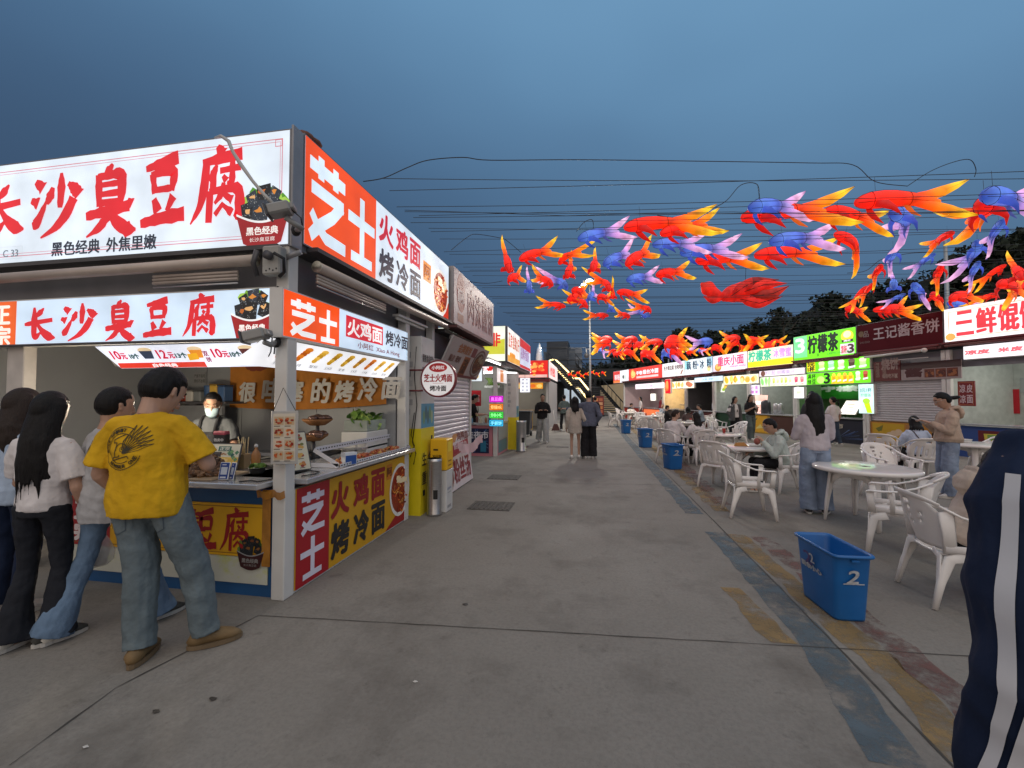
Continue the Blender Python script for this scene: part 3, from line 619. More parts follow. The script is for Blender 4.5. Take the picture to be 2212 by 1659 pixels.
# hanging printed menu
t = thing('hanging_menu', 'laminated photo menu hanging on the white corner post', 'menu', PLY(618, 930, 3.0)); MH = frame(PLY(584, 1003, 2.99), (.99, .08, 0.02), (.08, -.99, .02))
mw, mh = .225, .415
m = MB(); m.box(0, mw, 0, mh, -.006, 0, mat('laminate_frame', (.42, .42, .41), .25), MH, bev=.004); m.rect(.02, mw - .02, .025, mh - .02, pr(206, 200, 186, .2), .001, MH)
rg = random.Random(8)
for r in range(4):
    for c in range(2):
        x, y = .028 + c * .088, .035 + r * .09; m.rect(x, x + .08, y, y + .066, pr(*rg.choice([(190, 170, 140), (206, 190, 170)])), .002, MH)
        for k in range(10): a = rg.uniform(0, 6.3); m.disc(x + .04 + .024 * cos(a), y + .033 + .018 * sin(a), rg.uniform(.006, .016), rg.uniform(.005, .012), pr(*rg.choice([(170, 60, 30), (190, 90, 40), (140, 40, 24), (206, 140, 70)])), .0025 + k * .0002, n=9, M=MH)
        m.rect(x, x + .05, y - .012, y - .006, pr(90, 80, 70), .002, MH)
m.build('sheet', t)
m = MB(); m.tube([MH @ Vector((.02, mh, 0)), PLY(612, 838, 3.03), MH @ Vector((mw - .02, mh, 0))], .003, CABLE, 5); m.build('string', t)
# orange cloth banner at the back of the stall
t = None
m = MB(); CL = mat('orange_cloth', (.42, .155, .02), .85, var=.15, scale=5, bump=.15, bscale=8); Yb = 5.20
xa, xb = PLY(497, 830, Yb).x, -2.60; n = 30; v = []
for i in range(n + 1):
    x = xa + (xb - xa) * i / n; s = .015 * sin(i * 1.1) + .02 * sin(i * .37); v += [(x, Yb + s, 2.16), (x, Yb + s * .6, 1.47 - .05 * sin(pi * i / n) + .05 * (i / n))]
m.add(v, [(2 * i, 2 * i + 1, 2 * i + 3, 2 * i + 2) for i in range(n)], CL, True)
MC = frame((0, Yb - .04, 0), (1, 0, 0), (0, -1, 0)); LET = pr(186, 182, 174)
for k, ch in enumerate('很哇塞的烤冷面'):
    xx = PLY(520 + k * 50 + (6 if k > 2 else 0), 850, Yb).x; m.text(ch, xx, 1.54 + (.05 if k == 6 else .01 * (k % 3)), .25, .27 + .04 * (k % 2), LET, .0, .012, MC, .12)
for k in range(5): m.disc(PLY(545, 800, Yb).x + .05 * k, 2.04 - .02 * (k % 2), .08, .06, pr(120, 50, 24), .001 + k * .0003, n=9, M=MC)
tag(m.build('cloth_banner'), 'orange cloth banner with grey brush lettering hung inside the corner stall', 'banner')
def notice(name, M, w, h, col, label, lines=(), tcol=(90, 20, 20), cat='notice', th=.004, group=None):
    m = MB(); m.box(0, w, 0, h, -th, 0, pr(*col), M)
    for (s, x, y, ww, hh) in lines: m.text(s, x * w, y * h, ww * w, hh * h, pr(*tcol), .002, .0, M)
    return tag(m.build(name), label, cat, group)
MN = frame(PLY(25, 843, 5.28), (1, 0, 0), (0, -1, 0)); ww = PLY(75, 800, 5.28).x - PLY(25, 800, 5.28).x
m = MB(); m.box(0, ww, 0, .39, -.004, .002, pr(206, 22, 24), MN)
for k in range(6): m.rect(.03, ww - .03, .05 + k * .055, .054 + k * .055, pr(150, 14, 18), .004, MN)
tag(m.build('red_notice'), 'bright red paper notice on the grey wall behind the left customers', 'notice')
for k, (u, v) in enumerate(((418, 815), (418, 858), (418, 900))):
    MN = frame(PLY(u, v + 14, 5.27), (1, 0, 0), (0, -1, 0))
    notice('rules_sheet', MN, .20, .16, (150, 150, 150), ['uppermost', 'middle', 'lowest'][k] + ' of the white rule sheets on the wall left of the masked vendor', [('严禁不值班', .05, .55, .9, .3), ('预约不放假', .05, .1, .9, .3)], (30, 30, 30), 'notice', .003, 'rule sheets on the wall')
MN = frame(PLY(372, 915, 5.27), (1, 0, 0), (0, -1, 0)); m = MB(); m.box(0, .22, 0, .50, -.004, 0, pr(150, 146, 142), MN); m.rect(0, .22, .40, .50, pr(130, 24, 28), .002, MN); tag(m.build('framed_licence'), 'grey licence sheet with a red header on the back wall', 'licence')
# heat lamp that shines beside the customer's ear
t = thing('heat_lamp', 'lit white heat lamp hanging over the tofu tray', 'lamp', PLY(365, 860, 3.55)); p = PLY(365, 862, 3.55)
m = MB(); m.lathe([(.02, .07), (.05, .05), (.085, 0), (.08, -.002)], mat('lamp_shade_white', (.7, .7, .7), .3, emit=.5, ecol=(1, .95, .85)), 18, p); m.tube([p + Vector((0, 0, .07)), (p.x, p.y, 2.5)], .004, CABLE, 5); m.build('lamp_shade', t)
m = MB(); m.ell(p + Vector((0, 0, -.012)), (.055, .055, .04), mat('lamp_bulb', (1, 1, 1), .3, emit=4, ecol=(1, .93, .8)), 12, 8); m.build('bulb', t)
def point(loc, e, col=(1, .95, .88), r=.08, name='lamp_light'):
    d = bpy.data.lights.new(name, 'POINT'); d.energy = e; d.color = col; d.shadow_soft_size = r
    o = bpy.data.objects.new(name, d); COL.objects.link(o); o.location = loc; return o
point(p + Vector((0, 0, -.10)), 42, (1, .86, .66))
# ---- on the counters
def tray_pile(c, rx, ry, h, n, label, cols, seed, size, name='tofu_tray'):
    t = thing(name, label, 'tray', c); rg = random.Random(seed)
    m = MB(); m.box(c[0] - rx - .03, c[0] + rx + .03, c[1] - ry - .03, c[1] + ry + .03, c[2], c[2] + .018, mat('tray_wood', (.30, .22, .14), .5), bev=.006); m.build('tray', t)
    m = MB()
    for k in range(n):
        a = rg.uniform(0, 2 * pi); r = sqrt(rg.random()); zz = c[2] + .02 + h * max(0, (1 - r ** 1.6)) * rg.uniform(.8, 1.0)
        R = Matrix.Translation((c[0] + rx * r * cos(a), c[1] + ry * r * sin(a), zz)) @ Matrix.Rotation(rg.uniform(0, 6), 4, (rg.random(), rg.random(), rg.random() + .1))
        s = size * rg.uniform(.7, 1.2); m.box(-s, s, -s * .8, s * .8, -s * .6, s * .6, rg.choice(cols), R, bev=s * .25)
    m.build('tofu_cubes' if name == 'tofu_tray' else 'food_pieces', t); return t
TOFU = [mat('fried_tofu_%d' % k, c, .45, var=.3, scale=30, bump=.3) for k, c in enumerate(((.09, .042, .018), (.14, .07, .03), (.055, .028, .016), (.19, .10, .045)))]
c = PLY(425, 1030, 3.12); tray_pile((c.x, 3.18, .93), .25, .17, .18, 420, 'heap of dark fried tofu cubes in a tray on the stinky tofu counter', TOFU, 4, .021)
def board(name, M, w, h, label, cat, draw, th=.012, frame_m=None, back=True):
    t = thing(name, label, cat, M @ Vector((w / 2, 0, 0)))
    m = MB(); m.box(0, w, 0, h, -th, 0, frame_m or DGREY, M, bev=.003); draw(m); m.build('panel', t)
    m = MB(); m.box(w * .45, w * .55, .0, h * .8, -th - .004, -th - .001, DGREY, M); m.tube([M @ Vector((w * .5, h * .7, -th)), M @ Vector((w * .5, .0, -th - h * .35))], .005, DGREY, 6); m.build('easel_leg', t)
    return t
MT = frame(PLY(432, 1022, 3.40), (.97, .05, 0), (0, -.95, .28))
def dr(m):
    m.rect(.01, .35, .01, .27, pr(214, 214, 196), .001, MT); m.rect(.01, .35, .01, .15, pr(226, 190, 90), .0015, MT)
    m.rect(.13, .26, .205, .25, pr(40, 100, 90), .002, MT); m.text('正宗', .145, .211, .10, .033, pr(230, 230, 220), .003, .001, MT); m.text('Stinky ToFu', .02, .165, .20, .024, pr(180, 110, 40), .003, .001, MT); m.text('豆腐', .10, .07, .15, .07, pr(236, 214, 150), .003, .002, MT)
    rg = random.Random(2)
    for k in range(14): x, y = .26 + rg.uniform(-.06, .07), .04 + rg.uniform(0, .16); s = .02; m.poly([(x - s, y), (x, y - s), (x + s * 1.2, y + .006), (x, y + s)], pr(*rg.choice([(70, 130, 100), (110, 160, 110), (50, 100, 90)])), .003 + k * .0002, MT)
board('menu_stand', MT, .36, .28, 'white and yellow menu board with green drawing behind the tofu heap', 'menu', dr)
for k, (u, w_) in enumerate(((470, .085), (492, .06))):
    M_ = frame(PLY(u, 1036, 3.02 + k * .05), (.97, .12 - .3 * k, 0), (.05, -.95, .22)); 
    def dr(m, M_=M_, w_=w_): m.rect(.006, w_ - .006, .006, .135, pr(28, 64, 140), .001, M_); m.rect(.016, w_ - .016, .04, .10, pr(190, 200, 214), .002, M_); m.rect(.016, w_ - .02, .012, .024, pr(200, 206, 216), .002, M_); m.rect(.02, w_ - .03, .115, .122, pr(200, 206, 216), .002, M_)
    board('payment_card', M_, w_, .14, ['larger blue payment card standing in front of the menu board', 'narrow blue payment card turned sideways behind the larger one'][k], 'payment card', dr, .006, pr(210, 214, 220))
def bowl(c, r, h, label, mt, fill=None, name='mixing_bowl', cat='bowl'):
    t = thing(name, label, cat, c); m = MB(); m.lathe([(r * .6, 0), (r * .85, h * .4), (r, h), (r * 1.04, h), (r * .93, h * .95), (r * .75, h * .35), (0, h * .2)], mt, 22, c); m.build('bowl', t)
    if fill:
        m = MB(); rg = random.Random(1)
        for k in range(26):
            a = rg.uniform(0, 6.3); q = sqrt(rg.random()) * r * .75; cc = (c[0] + q * cos(a), c[1] + q * sin(a), c[2] + h + rg.uniform(-.01, .035) * (1 - q / r))
            R = Matrix.Translation(cc) @ Matrix.Rotation(rg.uniform(0, 6), 4, (rg.random(), rg.random(), .3)); s = r * rg.uniform(.3, .55)
            pts = [(s * rg.uniform(.7, 1.1) * cos(2 * pi * i / 8), s * .7 * rg.uniform(.7, 1.1) * sin(2 * pi * i / 8), rg.uniform(-.2, .2) * s) for i in range(8)]
            m.add(pts + [(0, 0, s * .25)], [(i, (i + 1) % 8, 8) for i in range(8)], rg.choice(fill), True, R)
        m.build('leaves', t)
    return t
LEAF = [mat('lettuce_%d' % k, c, .5, var=.25, scale=20) for k, c in enumerate(((.16, .30, .05), (.30, .42, .10), (.09, .19, .04)))]
c = PLY(556, 1012, 3.35); bowl((c.x, c.y, .93), .07, .06, 'steel bowl of green lettuce on the counter left of the corner post', STEEL, LEAF)
def bottle(c, r, h, col, label, cap=(.7, .7, .7), name='sauce_bottle', group='bottles on the noodle counter', al=1.0):
    t = thing(name, label, 'bottle', c, group); m = MB(); m.lathe([(r * .9, 0), (r, h * .06), (r, h * .6), (r * .5, h * .75), (r * .32, h * .82), (r * .32, h * .88)], mat('bottle_%d%d%d' % tuple(int(x * 99) for x in col), col, .2, var=.1, alpha=al), 14, c); m.build('body', t)
    m = MB(); m.lathe([(r * .4, h * .87), (r * .4, h * .95), (r * .12, h), (0, h)], mat('bottle_cap_%d' % int(cap[0] * 99), cap, .4), 12, c); m.build('cap', t); return t
p = PLY(553, 985, 3.55); bottle((p.x, p.y, .93), .04, .24, (.35, .16, .05), 'brown sauce bottle with a white cap behind the lettuce bowl')
m = MB(); p = PLY(527, 985, 3.6); m.box(p.x - .05, p.x + .05, 3.55, 3.63, .93, 1.07, mat('chopstick_box', (.40, .28, .14), .6), bev=.004)
rg = random.Random(4)
for k in range(14): a = (p.x + rg.uniform(-.04, .04), 3.59 + rg.uniform(-.02, .02), 1.0); m.tube([a, (a[0] + rg.uniform(-.03, .03), a[1], 1.16 + rg.uniform(0, .08))], .0035, mat('bamboo', (.55, .42, .22), .6), 5)
tag(m.build('skewer_box'), 'square wooden box full of bamboo skewers on the tofu counter', 'skewer box')
m = MB(); p = PLY(473, 940, 3.50); m.box(p.x - .07, p.x + .07, 3.5, 3.56, 1.10, 1.27, pr(24, 22, 26), bev=.01); m.box(p.x - .07, p.x + .07, 3.497, 3.561, 1.245, 1.285, pr(160, 60, 80), bev=.01); m.text('热卖中', p.x - .05, 1.19, .1, .03, pr(214, 214, 214), .0, .001, frame((0, 3.498, 0), (1, 0, 0), (0, -1, 0))); m.rect(p.x - .07, p.x + .07, 1.10, 1.15, pr(200, 200, 200), .001, frame((0, 3.498, 0), (1, 0, 0), (0, -1, 0)))
m.box(p.x - .07, p.x + .07, 3.45, 3.60, .93, 1.099, DGREY); tag(m.build('card_reader'), 'black counter box with pink top in front of the masked vendor', 'counter box')
# side counter goods
MT2 = frame((-2.66, 3.42, .935), (.42, .90, 0), (.85, -.40, .34))
def dr(m):
    m.rect(.01, .23, .01, .36, pr(206, 200, 176), .001, MT2); rg = random.Random(6)
    for k in range(8):
        x, y = .06 + (k % 2) * .10, .06 + (k // 2) * .085
        for q in range(6): m.disc(x + rg.uniform(-.025, .025), y + rg.uniform(-.02, .02), .018, .014, pr(*rg.choice([(190, 120, 60), (150, 60, 40), (206, 160, 80), (120, 120, 60)])), .002 + q * .0002, n=8, M=MT2)
        m.rect(x - .03, x + .02, y - .038, y - .031, pr(110, 100, 80), .002, MT2)
board('menu_stand', MT2, .24, .37, 'framed snack menu leaning behind the corner post on the noodle counter', 'menu', dr)
t = thing('topping_rack', 'white perforated steel rack over the topping trays on the noodle counter', 'rack', (-2.5, 4.5, .93))
PERF = mat('white_perforated_steel', (.62, .62, .66), .4, var=.08)
def rail(mb, a, b, w=.05, n=10):
    a = Vector(a); b = Vector(b); d = (b - a).normalized(); up = Vector((0, 0, 1)); nn = d.cross(up).normalized(); R = frame(a, d, nn); Ln = (b - a).length
    mb.box(0, Ln, -w / 2, w / 2, -.002, .002, PERF, R)
    for k in range(n): x = Ln * (k + .5) / n; mb.box(x - .012, x + .012, -.006, .006, .0022, .0032, CABLE, R)
for y in (3.75, 5.36):
    m = MB(); rail(m, (-2.36, y, .96), (-2.62, y, 1.10), .04, 6); rail(m, (-2.36, y, .955), (-2.70, y, .955), .04, 6); rail(m, (-2.64, y, .94), (-2.64, y, 1.11), .04, 4); m.build('rack_side', t)
m = MB(); rail(m, (-2.60, 3.75, 1.10), (-2.60, 5.36, 1.10), .055, 34); m.build('rack_rail', t)
m = MB(); rail(m, (-2.34, 3.75, .955), (-2.34, 5.36, .955), .03, 34); m.build('rack_rail', t)
FOODC = [mat('topping_%d' % k, c, .35, var=.3, scale=20) for k, c in enumerate(((.45, .16, .03), (.36, .08, .03), (.50, .30, .08), (.28, .05, .02)))]
for k in range(4):
    tray_pile((-2.47, 4.02 + k * .36, .935), .07, .13, .03, 50, ['nearest', 'second nearest', 'third', 'farthest'][k] + ' steel tray of sausages and toppings under the white rack', FOODC, k, .018, 'topping_tray')['group'] = 'topping trays on the noodle counter'
m = MB(); M_ = frame((-2.37, 3.88, .935), (.45, .9, 0), (.9, -.45, 0)); m.box(0, .13, 0, .12, -.07, 0, pr(200, 204, 210), M_, bev=.003); m.rect(.006, .124, .006, .114, pr(40, 80, 150), .001, M_); m.box(-.002, .132, .095, .122, -.072, .002, pr(210, 214, 220), M_); tag(m.build('payment_box'), 'blue and white payment speaker box at the near end of the topping rack', 'payment box')
for k, (y, col, lab, cp, h) in enumerate(((4.75, (.28, .28, .3), 'steel thermos bottle with black lid behind the rack', (.03, .03, .03), .22), (4.86, (.3, .3, .3), 'second steel thermos bottle, right of the first behind the rack', (.04, .04, .04), .21), (5.02, (.42, .55, .04), 'lime green squeeze bottle behind the topping rack', (.5, .6, .1), .26), (5.18, (.30, .06, .12), 'dark red spray bottle beside the far counter end', (.05, .05, .05), .24))):
    bottle((-2.74, y, .93), .035, h, col, lab, cp)
m = MB(); c = (-2.76, 5.0, 1.02); m.box(-2.92, -2.62, 4.75, 5.22, 1.20, 1.205, mat('clear_box', (.5, .55, .5), .15, alpha=.5)); m.box(-2.92, -2.62, 4.75, 4.757, 1.2, 1.33, mat('clear_box', (0,) * 3)); m.box(-2.627, -2.62, 4.757, 5.22, 1.2, 1.33, mat('clear_box', (0,) * 3)); m.box(-2.92, -2.913, 4.757, 5.22, 1.2, 1.33, mat('clear_box', (0,) * 3))
rg = random.Random(9)
for k in range(60):
    R = Matrix.Translation((-2.77 + rg.uniform(-.13, .13), 4.98 + rg.uniform(-.22, .22), 1.24 + rg.uniform(0, .17))) @ Matrix.Rotation(rg.uniform(0, 6), 4, (rg.random(), rg.random(), .4)); s = rg.uniform(.05, .10)
    m.add([(s * rg.uniform(.6, 1.1) * cos(2 * pi * i / 8), .6 * s * rg.uniform(.6, 1.1) * sin(2 * pi * i / 8), rg.uniform(-.2, .2) * s) for i in range(8)] + [(0, 0, .2 * s)], [(i, (i + 1) % 8, 8) for i in range(8)], rg.choice(LEAF), True, R)
tag(m.build('lettuce_crate'), 'clear plastic crate heaped with lettuce on a stand inside the corner stall', 'lettuce crate')
m = MB(); m.box(-2.94, -2.6, 4.72, 5.25, .93, 1.195, WHITEM, bev=.01); tag(m.build('white_cabinet'), 'low white cabinet under the lettuce crate', 'cabinet')
for k, zz in enumerate((1.30, 1.13)):
    m = MB(); m.lathe([(.08, 0), (.15, .05), (.16, .07), (.15, .06), (.07, .012), (0, .01)], mat('wicker', (.30, .13, .04), .7, bump=.5, bscale=80), 18, (-2.95 - .05 * k, 4.28, zz)); m.tube([(-2.95 - .05 * k, 4.28, zz), (-2.95 - .05 * k, 4.28, .93 if k else 1.13)], .02, DGREY, 6)
    rg = random.Random(k)
    for q in range(9): m.ell((-2.95 + rg.uniform(-.1, .1), 4.28 + rg.uniform(-.1, .1), zz + .07 + .02 * rg.random()), (.06, .025, .03), mat('foil_packet', (.20, .12, .10), .15, .6), 8, 5)
    tag(m.build('wicker_basket'), ['upper wicker basket of shiny packets on the stand inside the noodle side', 'lower wicker basket on the stand inside the noodle side'][k], 'basket')
t = thing('gas_griddle', 'black cast iron griddle with utensils inside the noodle side', 'griddle', (-3.1, 4.55, .88)); m = MB(); m.box(-3.5, -3.0, 3.75, 4.9, .88, .96, DGREY, bev=.02); m.build('griddle_plate', t)
m = MB(); rg = random.Random(2)
for k in range(12): y = 3.8 + rg.random(); m.tube([(-3.4 + .3 * rg.random(), y, .97), (-3.0 + .1 * rg.random(), y + rg.uniform(-.2, .2), 1.03)], .012, CABLE, 6)
m.build('utensils', t)
m = MB(); c = [PLY(u, v, 3.3) for u, v in ((520, 1040), (545, 1030), (570, 1038), (590, 1025))]; 
m.tube([(-2.75, 3.0, .935), (-2.68, 3.05, .937), (-2.60, 3.02, .935), (-2.55, 3.1, .94), (-2.57, 3.2, .95)], .005, CABLE, 6); tag(m.build('loose_cable'), 'black power cord looped on the tofu counter by the corner post', 'cord')
m = MB(); m.tube([(-2.42, 3.3, .936), (-2.36, 3.40, .938), (-2.40, 3.52, .937), (-2.52, 3.55, .937), (-2.58, 3.45, .937)], .005, CABLE, 6); tag(m.build('loose_cable'), 'black power cord on the noodle counter by the leaning menu', 'cord')
# ================================================================== pillar, round sign, steel bin, cabinet
def pillar(x0, x1, y0, y1, zy, zt, label, full=True):
    t = thing('pillar', label, 'pillar', ((x0 + x1) / 2, (y0 + y1) / 2, 0))
    m = MB(); m.box(x0, x1, y0, y1, 0, zy, YELM); Ms = frame((x1, y0, 0), (0, 1, 0), (1, 0, 0)); w = y1 - y0
    for k, ch in enumerate('生命重于'): m.rect(w * (.06 + .42 * (k % 2)), w * (.42 + .42 * (k % 2)), zy - .52 - .26 * (k // 2), zy - .33 - .26 * (k // 2), pr(226, 206, 60), .001, Ms); m.text(ch, w * (.09 + .42 * (k % 2)), zy - .51 - .26 * (k // 2), w * .30, .17, pr(70, 60, 30), .002, .004, Ms)
    for (a, b, c, d) in ((.74, .86, zy - .38, zy - .12), (.70, .80, zy - .30, zy - .2), (.15, .3, .25, .33), (.5, .56, .3, .36)): m.rect(w * a, w * b, c, d, CABLE, .0025, Ms)
    m.build('yellow_base', t)
    m = MB(); m.box(x0 + .002, x1 - .002, y0 + .002, y1 - .002, zy, zt, WHITEM)
    Ms = frame((x1 - .001, y0, 0), (0, 1, 0), (1, 0, 0)); m.rect(.005, w - .005, zy + .005, zy + .34, pr(80, 150, 180), .001, Ms)
    rg = random.Random(3)
    for k in range(5): m.disc(w * (.2 + .15 * k), zy + .15 + .06 * (k % 2), .04, .10, pr(*rg.choice([(110, 150, 110), (160, 180, 140), (70, 110, 120)])), .002 + .0002 * k, n=10, M=Ms)
    if full: m.text('狠抓食品安全', w * .08, zt - .35, w * .84, .11, pr(90, 90, 90), .002, .002, Ms); m.text('确保社会', w * .08, zt - .53, w * .56, .11, pr(90, 90, 90), .002, .002, Ms)
    Mf = frame((x0, y0 + .001, 0), (1, 0, 0), (0, -1, 0))
    for k in range(7): m.rect(.04 + .02 * (k % 3), .16 + .03 * (k % 2), zt - .30 - k * .13, zt - .22 - k * .13, pr(*random.choice([(170, 170, 170), (150, 152, 155), (186, 186, 184)])), .001 + k * .0002, Mf)
    m.build('shaft', t); return t
xp = PLY(874, 1000, 5.56).x
pillar(xp - .08, -2.27, 5.56, 6.06, 1.18, 2.45, 'square pillar, yellow below and grey above, beside the round sign')
m = MB(); m.tube([(-2.33, 5.52, 2.3), (-2.36, 5.53, 1.9), (-2.32, 5.53, 1.5), (-2.38, 5.53, 1.0), (-2.33, 5.53, .85), (-2.36, 5.53, .7)], .006, CABLE, 6); m.tube([(-2.36, 5.54, 1.4), (-2.40, 5.53, 1.1), (-2.35, 5.53, .95), (-2.41, 5.53, .8)], .006, CABLE, 6); tag(m.build('loose_cable'), 'black cables dangling on the front of the near yellow pillar', 'cable')
c = PLY(948, 818, 5.50); r = .245
t = thing('round_sign', 'round white sign 芝士火鸡面 on a maroon bracket by the pillar', 'sign', c); MR = frame(c, (1, 0, 0), (0, -1, 0))
m = MB(); R = MR; m.lathe([(r, -.03), (r * 1.03, -.02), (r * 1.03, .02), (r * .97, .03), (0, .0301)], mat('maroon_rim', (.20, .03, .04), .4), 40, M=MR, smooth=False); m.disc(0, 0, r * .93, r * .93, lit(226, 222, 222, .62), .032, 40, M=MR)
m.disc(0, r * .60, r * .52, r * .25, pr(190, 30, 36), .033, M=MR); m.text('小阿红', -r * .36, r * .50, r * .72, r * .2, lit(230, 220, 220, .6), .034, .002, MR)
m.text('芝士火鸡面', -r * .80, -r * .18, r * 1.60, r * .42, pr(170, 26, 34), .033, .004, MR); m.text('烤冷面', -r * .46, -r * .68, r * .92, r * .30, pr(50, 46, 46), .033, .003, MR); m.rect(-r * .3, r * .3, -r * .26, -r * .245, pr(170, 26, 34), .033, MR); m.build('disc', t)
m = MB()
for dz in (.12, -.16): m.tube([(xp - .02, 5.52, c.z + dz), (c.x - r + .02, 5.50, c.z + dz)], .012, REDST, 8)
m.box(xp - .06, xp - .02, 5.50, 5.55, c.z - .22, c.z + .18, REDST); m.box(xp - .11, xp - .075, 5.50, 5.55, c.z - .25, c.z + .2, DGREY); m.build('bracket', t)
def steel_bin(c, r, h, label):
    t = thing('litter_bin', label, 'litter bin', c, 'steel litter bins'); m = MB(); m.lathe([(r * 1.02, 0), (r * 1.02, .03), (r, .035), (r, h * .93), (r * 1.03, h * .94), (r * 1.03, h), (r * .95, h)], STEEL, 26, c); m.build('shell', t)
    m = MB(); m.lathe([(r * .95, h), (r * .9, h * .985), (0, h * .98)], DGREY, 26, c); m.build('lid', t); m = MB(); m.box(-.10 * r, .5 * r, h * .3, h * .46, r * .995, r * 1.005, CABLE, Matrix.Translation(c) @ Matrix.Rotation(.1, 4, 'Z') @ frame((0, 0, 0), (1, .2, 0), (.2, -1, 0))); m.build('label_plate', t)
c = G(938, 1112); steel_bin((c.x, c.y, 0), .10, .77, 'round steel litter bin in front of the white power bank cabinet')
t = thing('power_bank_cabinet', 'slim white cabinet with a yellow power bank box on top', 'cabinet', (-2.03, 6.0, 0)); cx1 = G(964, 1108)
m = MB(); m.box(cx1.x - .23, cx1.x, cx1.y, cx1.y + .28, 0, .58, WHITEM, bev=.008); Ms = frame((cx1.x, cx1.y, 0), (0, 1, 0), (1, 0, 0)); m.text('@街电', .05, .30, .16, .04, pr(60, 90, 150), .001, 0, Ms); m.rect(.06, .2, .26, .27, pr(150, 150, 150), .001, Ms); m.rect(.05, .2, .05, .09, pr(150, 150, 150), .001, Ms); m.build('cabinet', t)
m = MB(); m.box(cx1.x - .24, cx1.x + .005, cx1.y - .01, cx1.y + .28, .585, 1.02, pr(232, 180, 20), bev=.012); Mf = frame((cx1.x - .24, cx1.y - .011, 0), (1, 0, 0), (0, -1, 0))
m.rect(.05, .12, .86, .885, pr(70, 50, 10), .001, Mf); m.text('30分钟', .04, .76, .13, .045, pr(70, 50, 10), .001, .001, Mf); m.text('充电80%', .04, .70, .13, .04, pr(70, 50, 10), .001, .001, Mf); m.rect(.05, .15, .66, .675, pr(70, 50, 10), .001, Mf); Ms = frame((cx1.x + .006, cx1.y, 0), (0, 1, 0), (1, 0, 0)); m.rect(.04, .2, .84, .98, pr(240, 206, 60), .001, Ms); m.rect(.06, .2, .64, .66, pr(160, 110, 10), .001, Ms); m.rect(.06, .2, .7, .72, pr(160, 110, 10), .001, Ms); m.build('charger_box', t)
# ================================================================== second stall of the near block (meat pancake, shut)
SHUT = mat('roller_shutter', (.66, .62, .64), .45, .1, var=.05, scale=3)
def shutter(mb, M, x0, x1, y0, y1, m=None, pitch=.075):
    n = int((y1 - y0) / pitch); v = []
    for i in range(n):
        ya = y0 + (y1 - y0) * i / n; yb = y0 + (y1 - y0) * (i + 1) / n
        for yy, zz in ((ya, 0), (ya + (yb - ya) * .35, .022), (ya + (yb - ya) * .75, .022), (yb - .002, .0)): v += [(x0, yy, zz), (x1, yy, zz)]
    mb.add(v, [(2 * i, 2 * i + 1, 2 * i + 3, 2 * i + 2) for i in range(4 * n - 1)], m or SHUT, False, M)
B = thing('food_stall', 'shut stall with unlit grey 肉沫煎饼 sign and white roller shutter beside the pillar', 'food stall', (-3.6, 8.1, 0))
SBx = frame((-2.28, 0, 0), (0, 1, 0), (1, 0, 0)); py = lambda u, v, X=-2.12: (PLX(u, v, X).y, PLX(u, v, X).z)
m = MB(); y0, y1 = 6.99, 10.05; z0, z1 = 2.88, 3.86
m.box(y0, y1, z0, z1, -.20, -.002, mat('sign_side', (.30, .28, .28), .5), SBx); m.rect(y0 + .01, y1 - .01, z0 + .01, z1 - .01, pr(196, 184, 186), 0, SBx)
BR = pr(128, 26, 38); BRL = pr(150, 58, 48)
m.disc(y0 + .42, z0 + .60, .27, .34, BRL, .001, M=SBx); m.text('董阿姨', y0 + .22, z0 + .42, .40, .24, pr(206, 190, 190), .003, .006, SBx); m.rect(y0 + .22, y0 + .58, z0 + .07, z0 + .22, pr(150, 86, 60), .002, SBx)
for k, ch in enumerate('肉沫煎饼'): m.text(ch, y0 + .86 + k * .54, z0 + .16, .45, .66, BR, .003, .008, SBx)
m.build('upper_sign', B)
m = MB(); m.box(-2.50, -2.40, 6.30, 6.40, 0, 2.85, WHITEM); m.build('post', B)
m = MB(); m.box(-2.50, -2.40, 8.46, 8.55, 0, 2.85, WHITEM); m.build('post', B)
m = MB(); m.box(-6.1, -2.30, 6.6, 9.25, 2.66, 2.72, DGREY); m.box(-2.5, -2.46, 6.42, 8.44, 2.25, 2.66, FASCIA); m.box(-6.1, -2.5, 6.4, 9.25, 3.62, 3.70, WOODR); m.box(-2.34, -2.10, 6.62, 9.22, 2.74, 2.78, mat('maroon_soffit', (.09, .03, .03), .7)); m.build('roof', B)
SS = frame((-2.44, 0, 0), (0, 1, 0), (1, 0, 0))
m = MB(); shutter(m, SS, 6.42, 8.44, .84, 2.24); m.build('shutter', B)
m = MB(); m.box(-6.1, -2.5, 8.50, 8.55, 0, 2.62, WALLG); m.box(-6.1, -6.04, 6.4, 8.50, 0, 2.62, WALLG); m.build('wall', B)
m = MB(); MSL = frame((-2.36, 6.40, 1.98), (0, 1, 0), (.90, 0, -.43)); w, hh = 2.38, .66
m.box(0, w, 0, hh, -.03, -.001, mat('board_back', (.4, .38, .38), .6), MSL); m.rect(.0, w, 0, hh, pr(176, 164, 160), .001, MSL)
m.text('金牌煎饼', .45, .43, .75, .16, pr(170, 100, 50), .003, .006, MSL); m.text('脆皮 现烤', .2, .25, .6, .12, pr(120, 70, 60), .003, .004, MSL)
m.rect(.98, 1.35, .03, .40, pr(150, 80, 30), .002, MSL); m.text('正宗秘方', 1.03, .07, .28, .3, pr(70, 30, 20), .003, .004, MSL); m.rect(1.28, 1.55, .42, .60, pr(120, 40, 50), .002, MSL)
m.disc(1.95, .33, .42, .29, pr(104, 62, 56), .002, M=MSL); noodle_picture(m, 1.95, .33, .36, .25, MSL, .003, lambda *c: pr(*[int(i * .6) for i in c]), 21); m.rect(.75, 2.3, .0, .05, pr(110, 30, 40), .012, MSL); m.build('slanted_board', B)
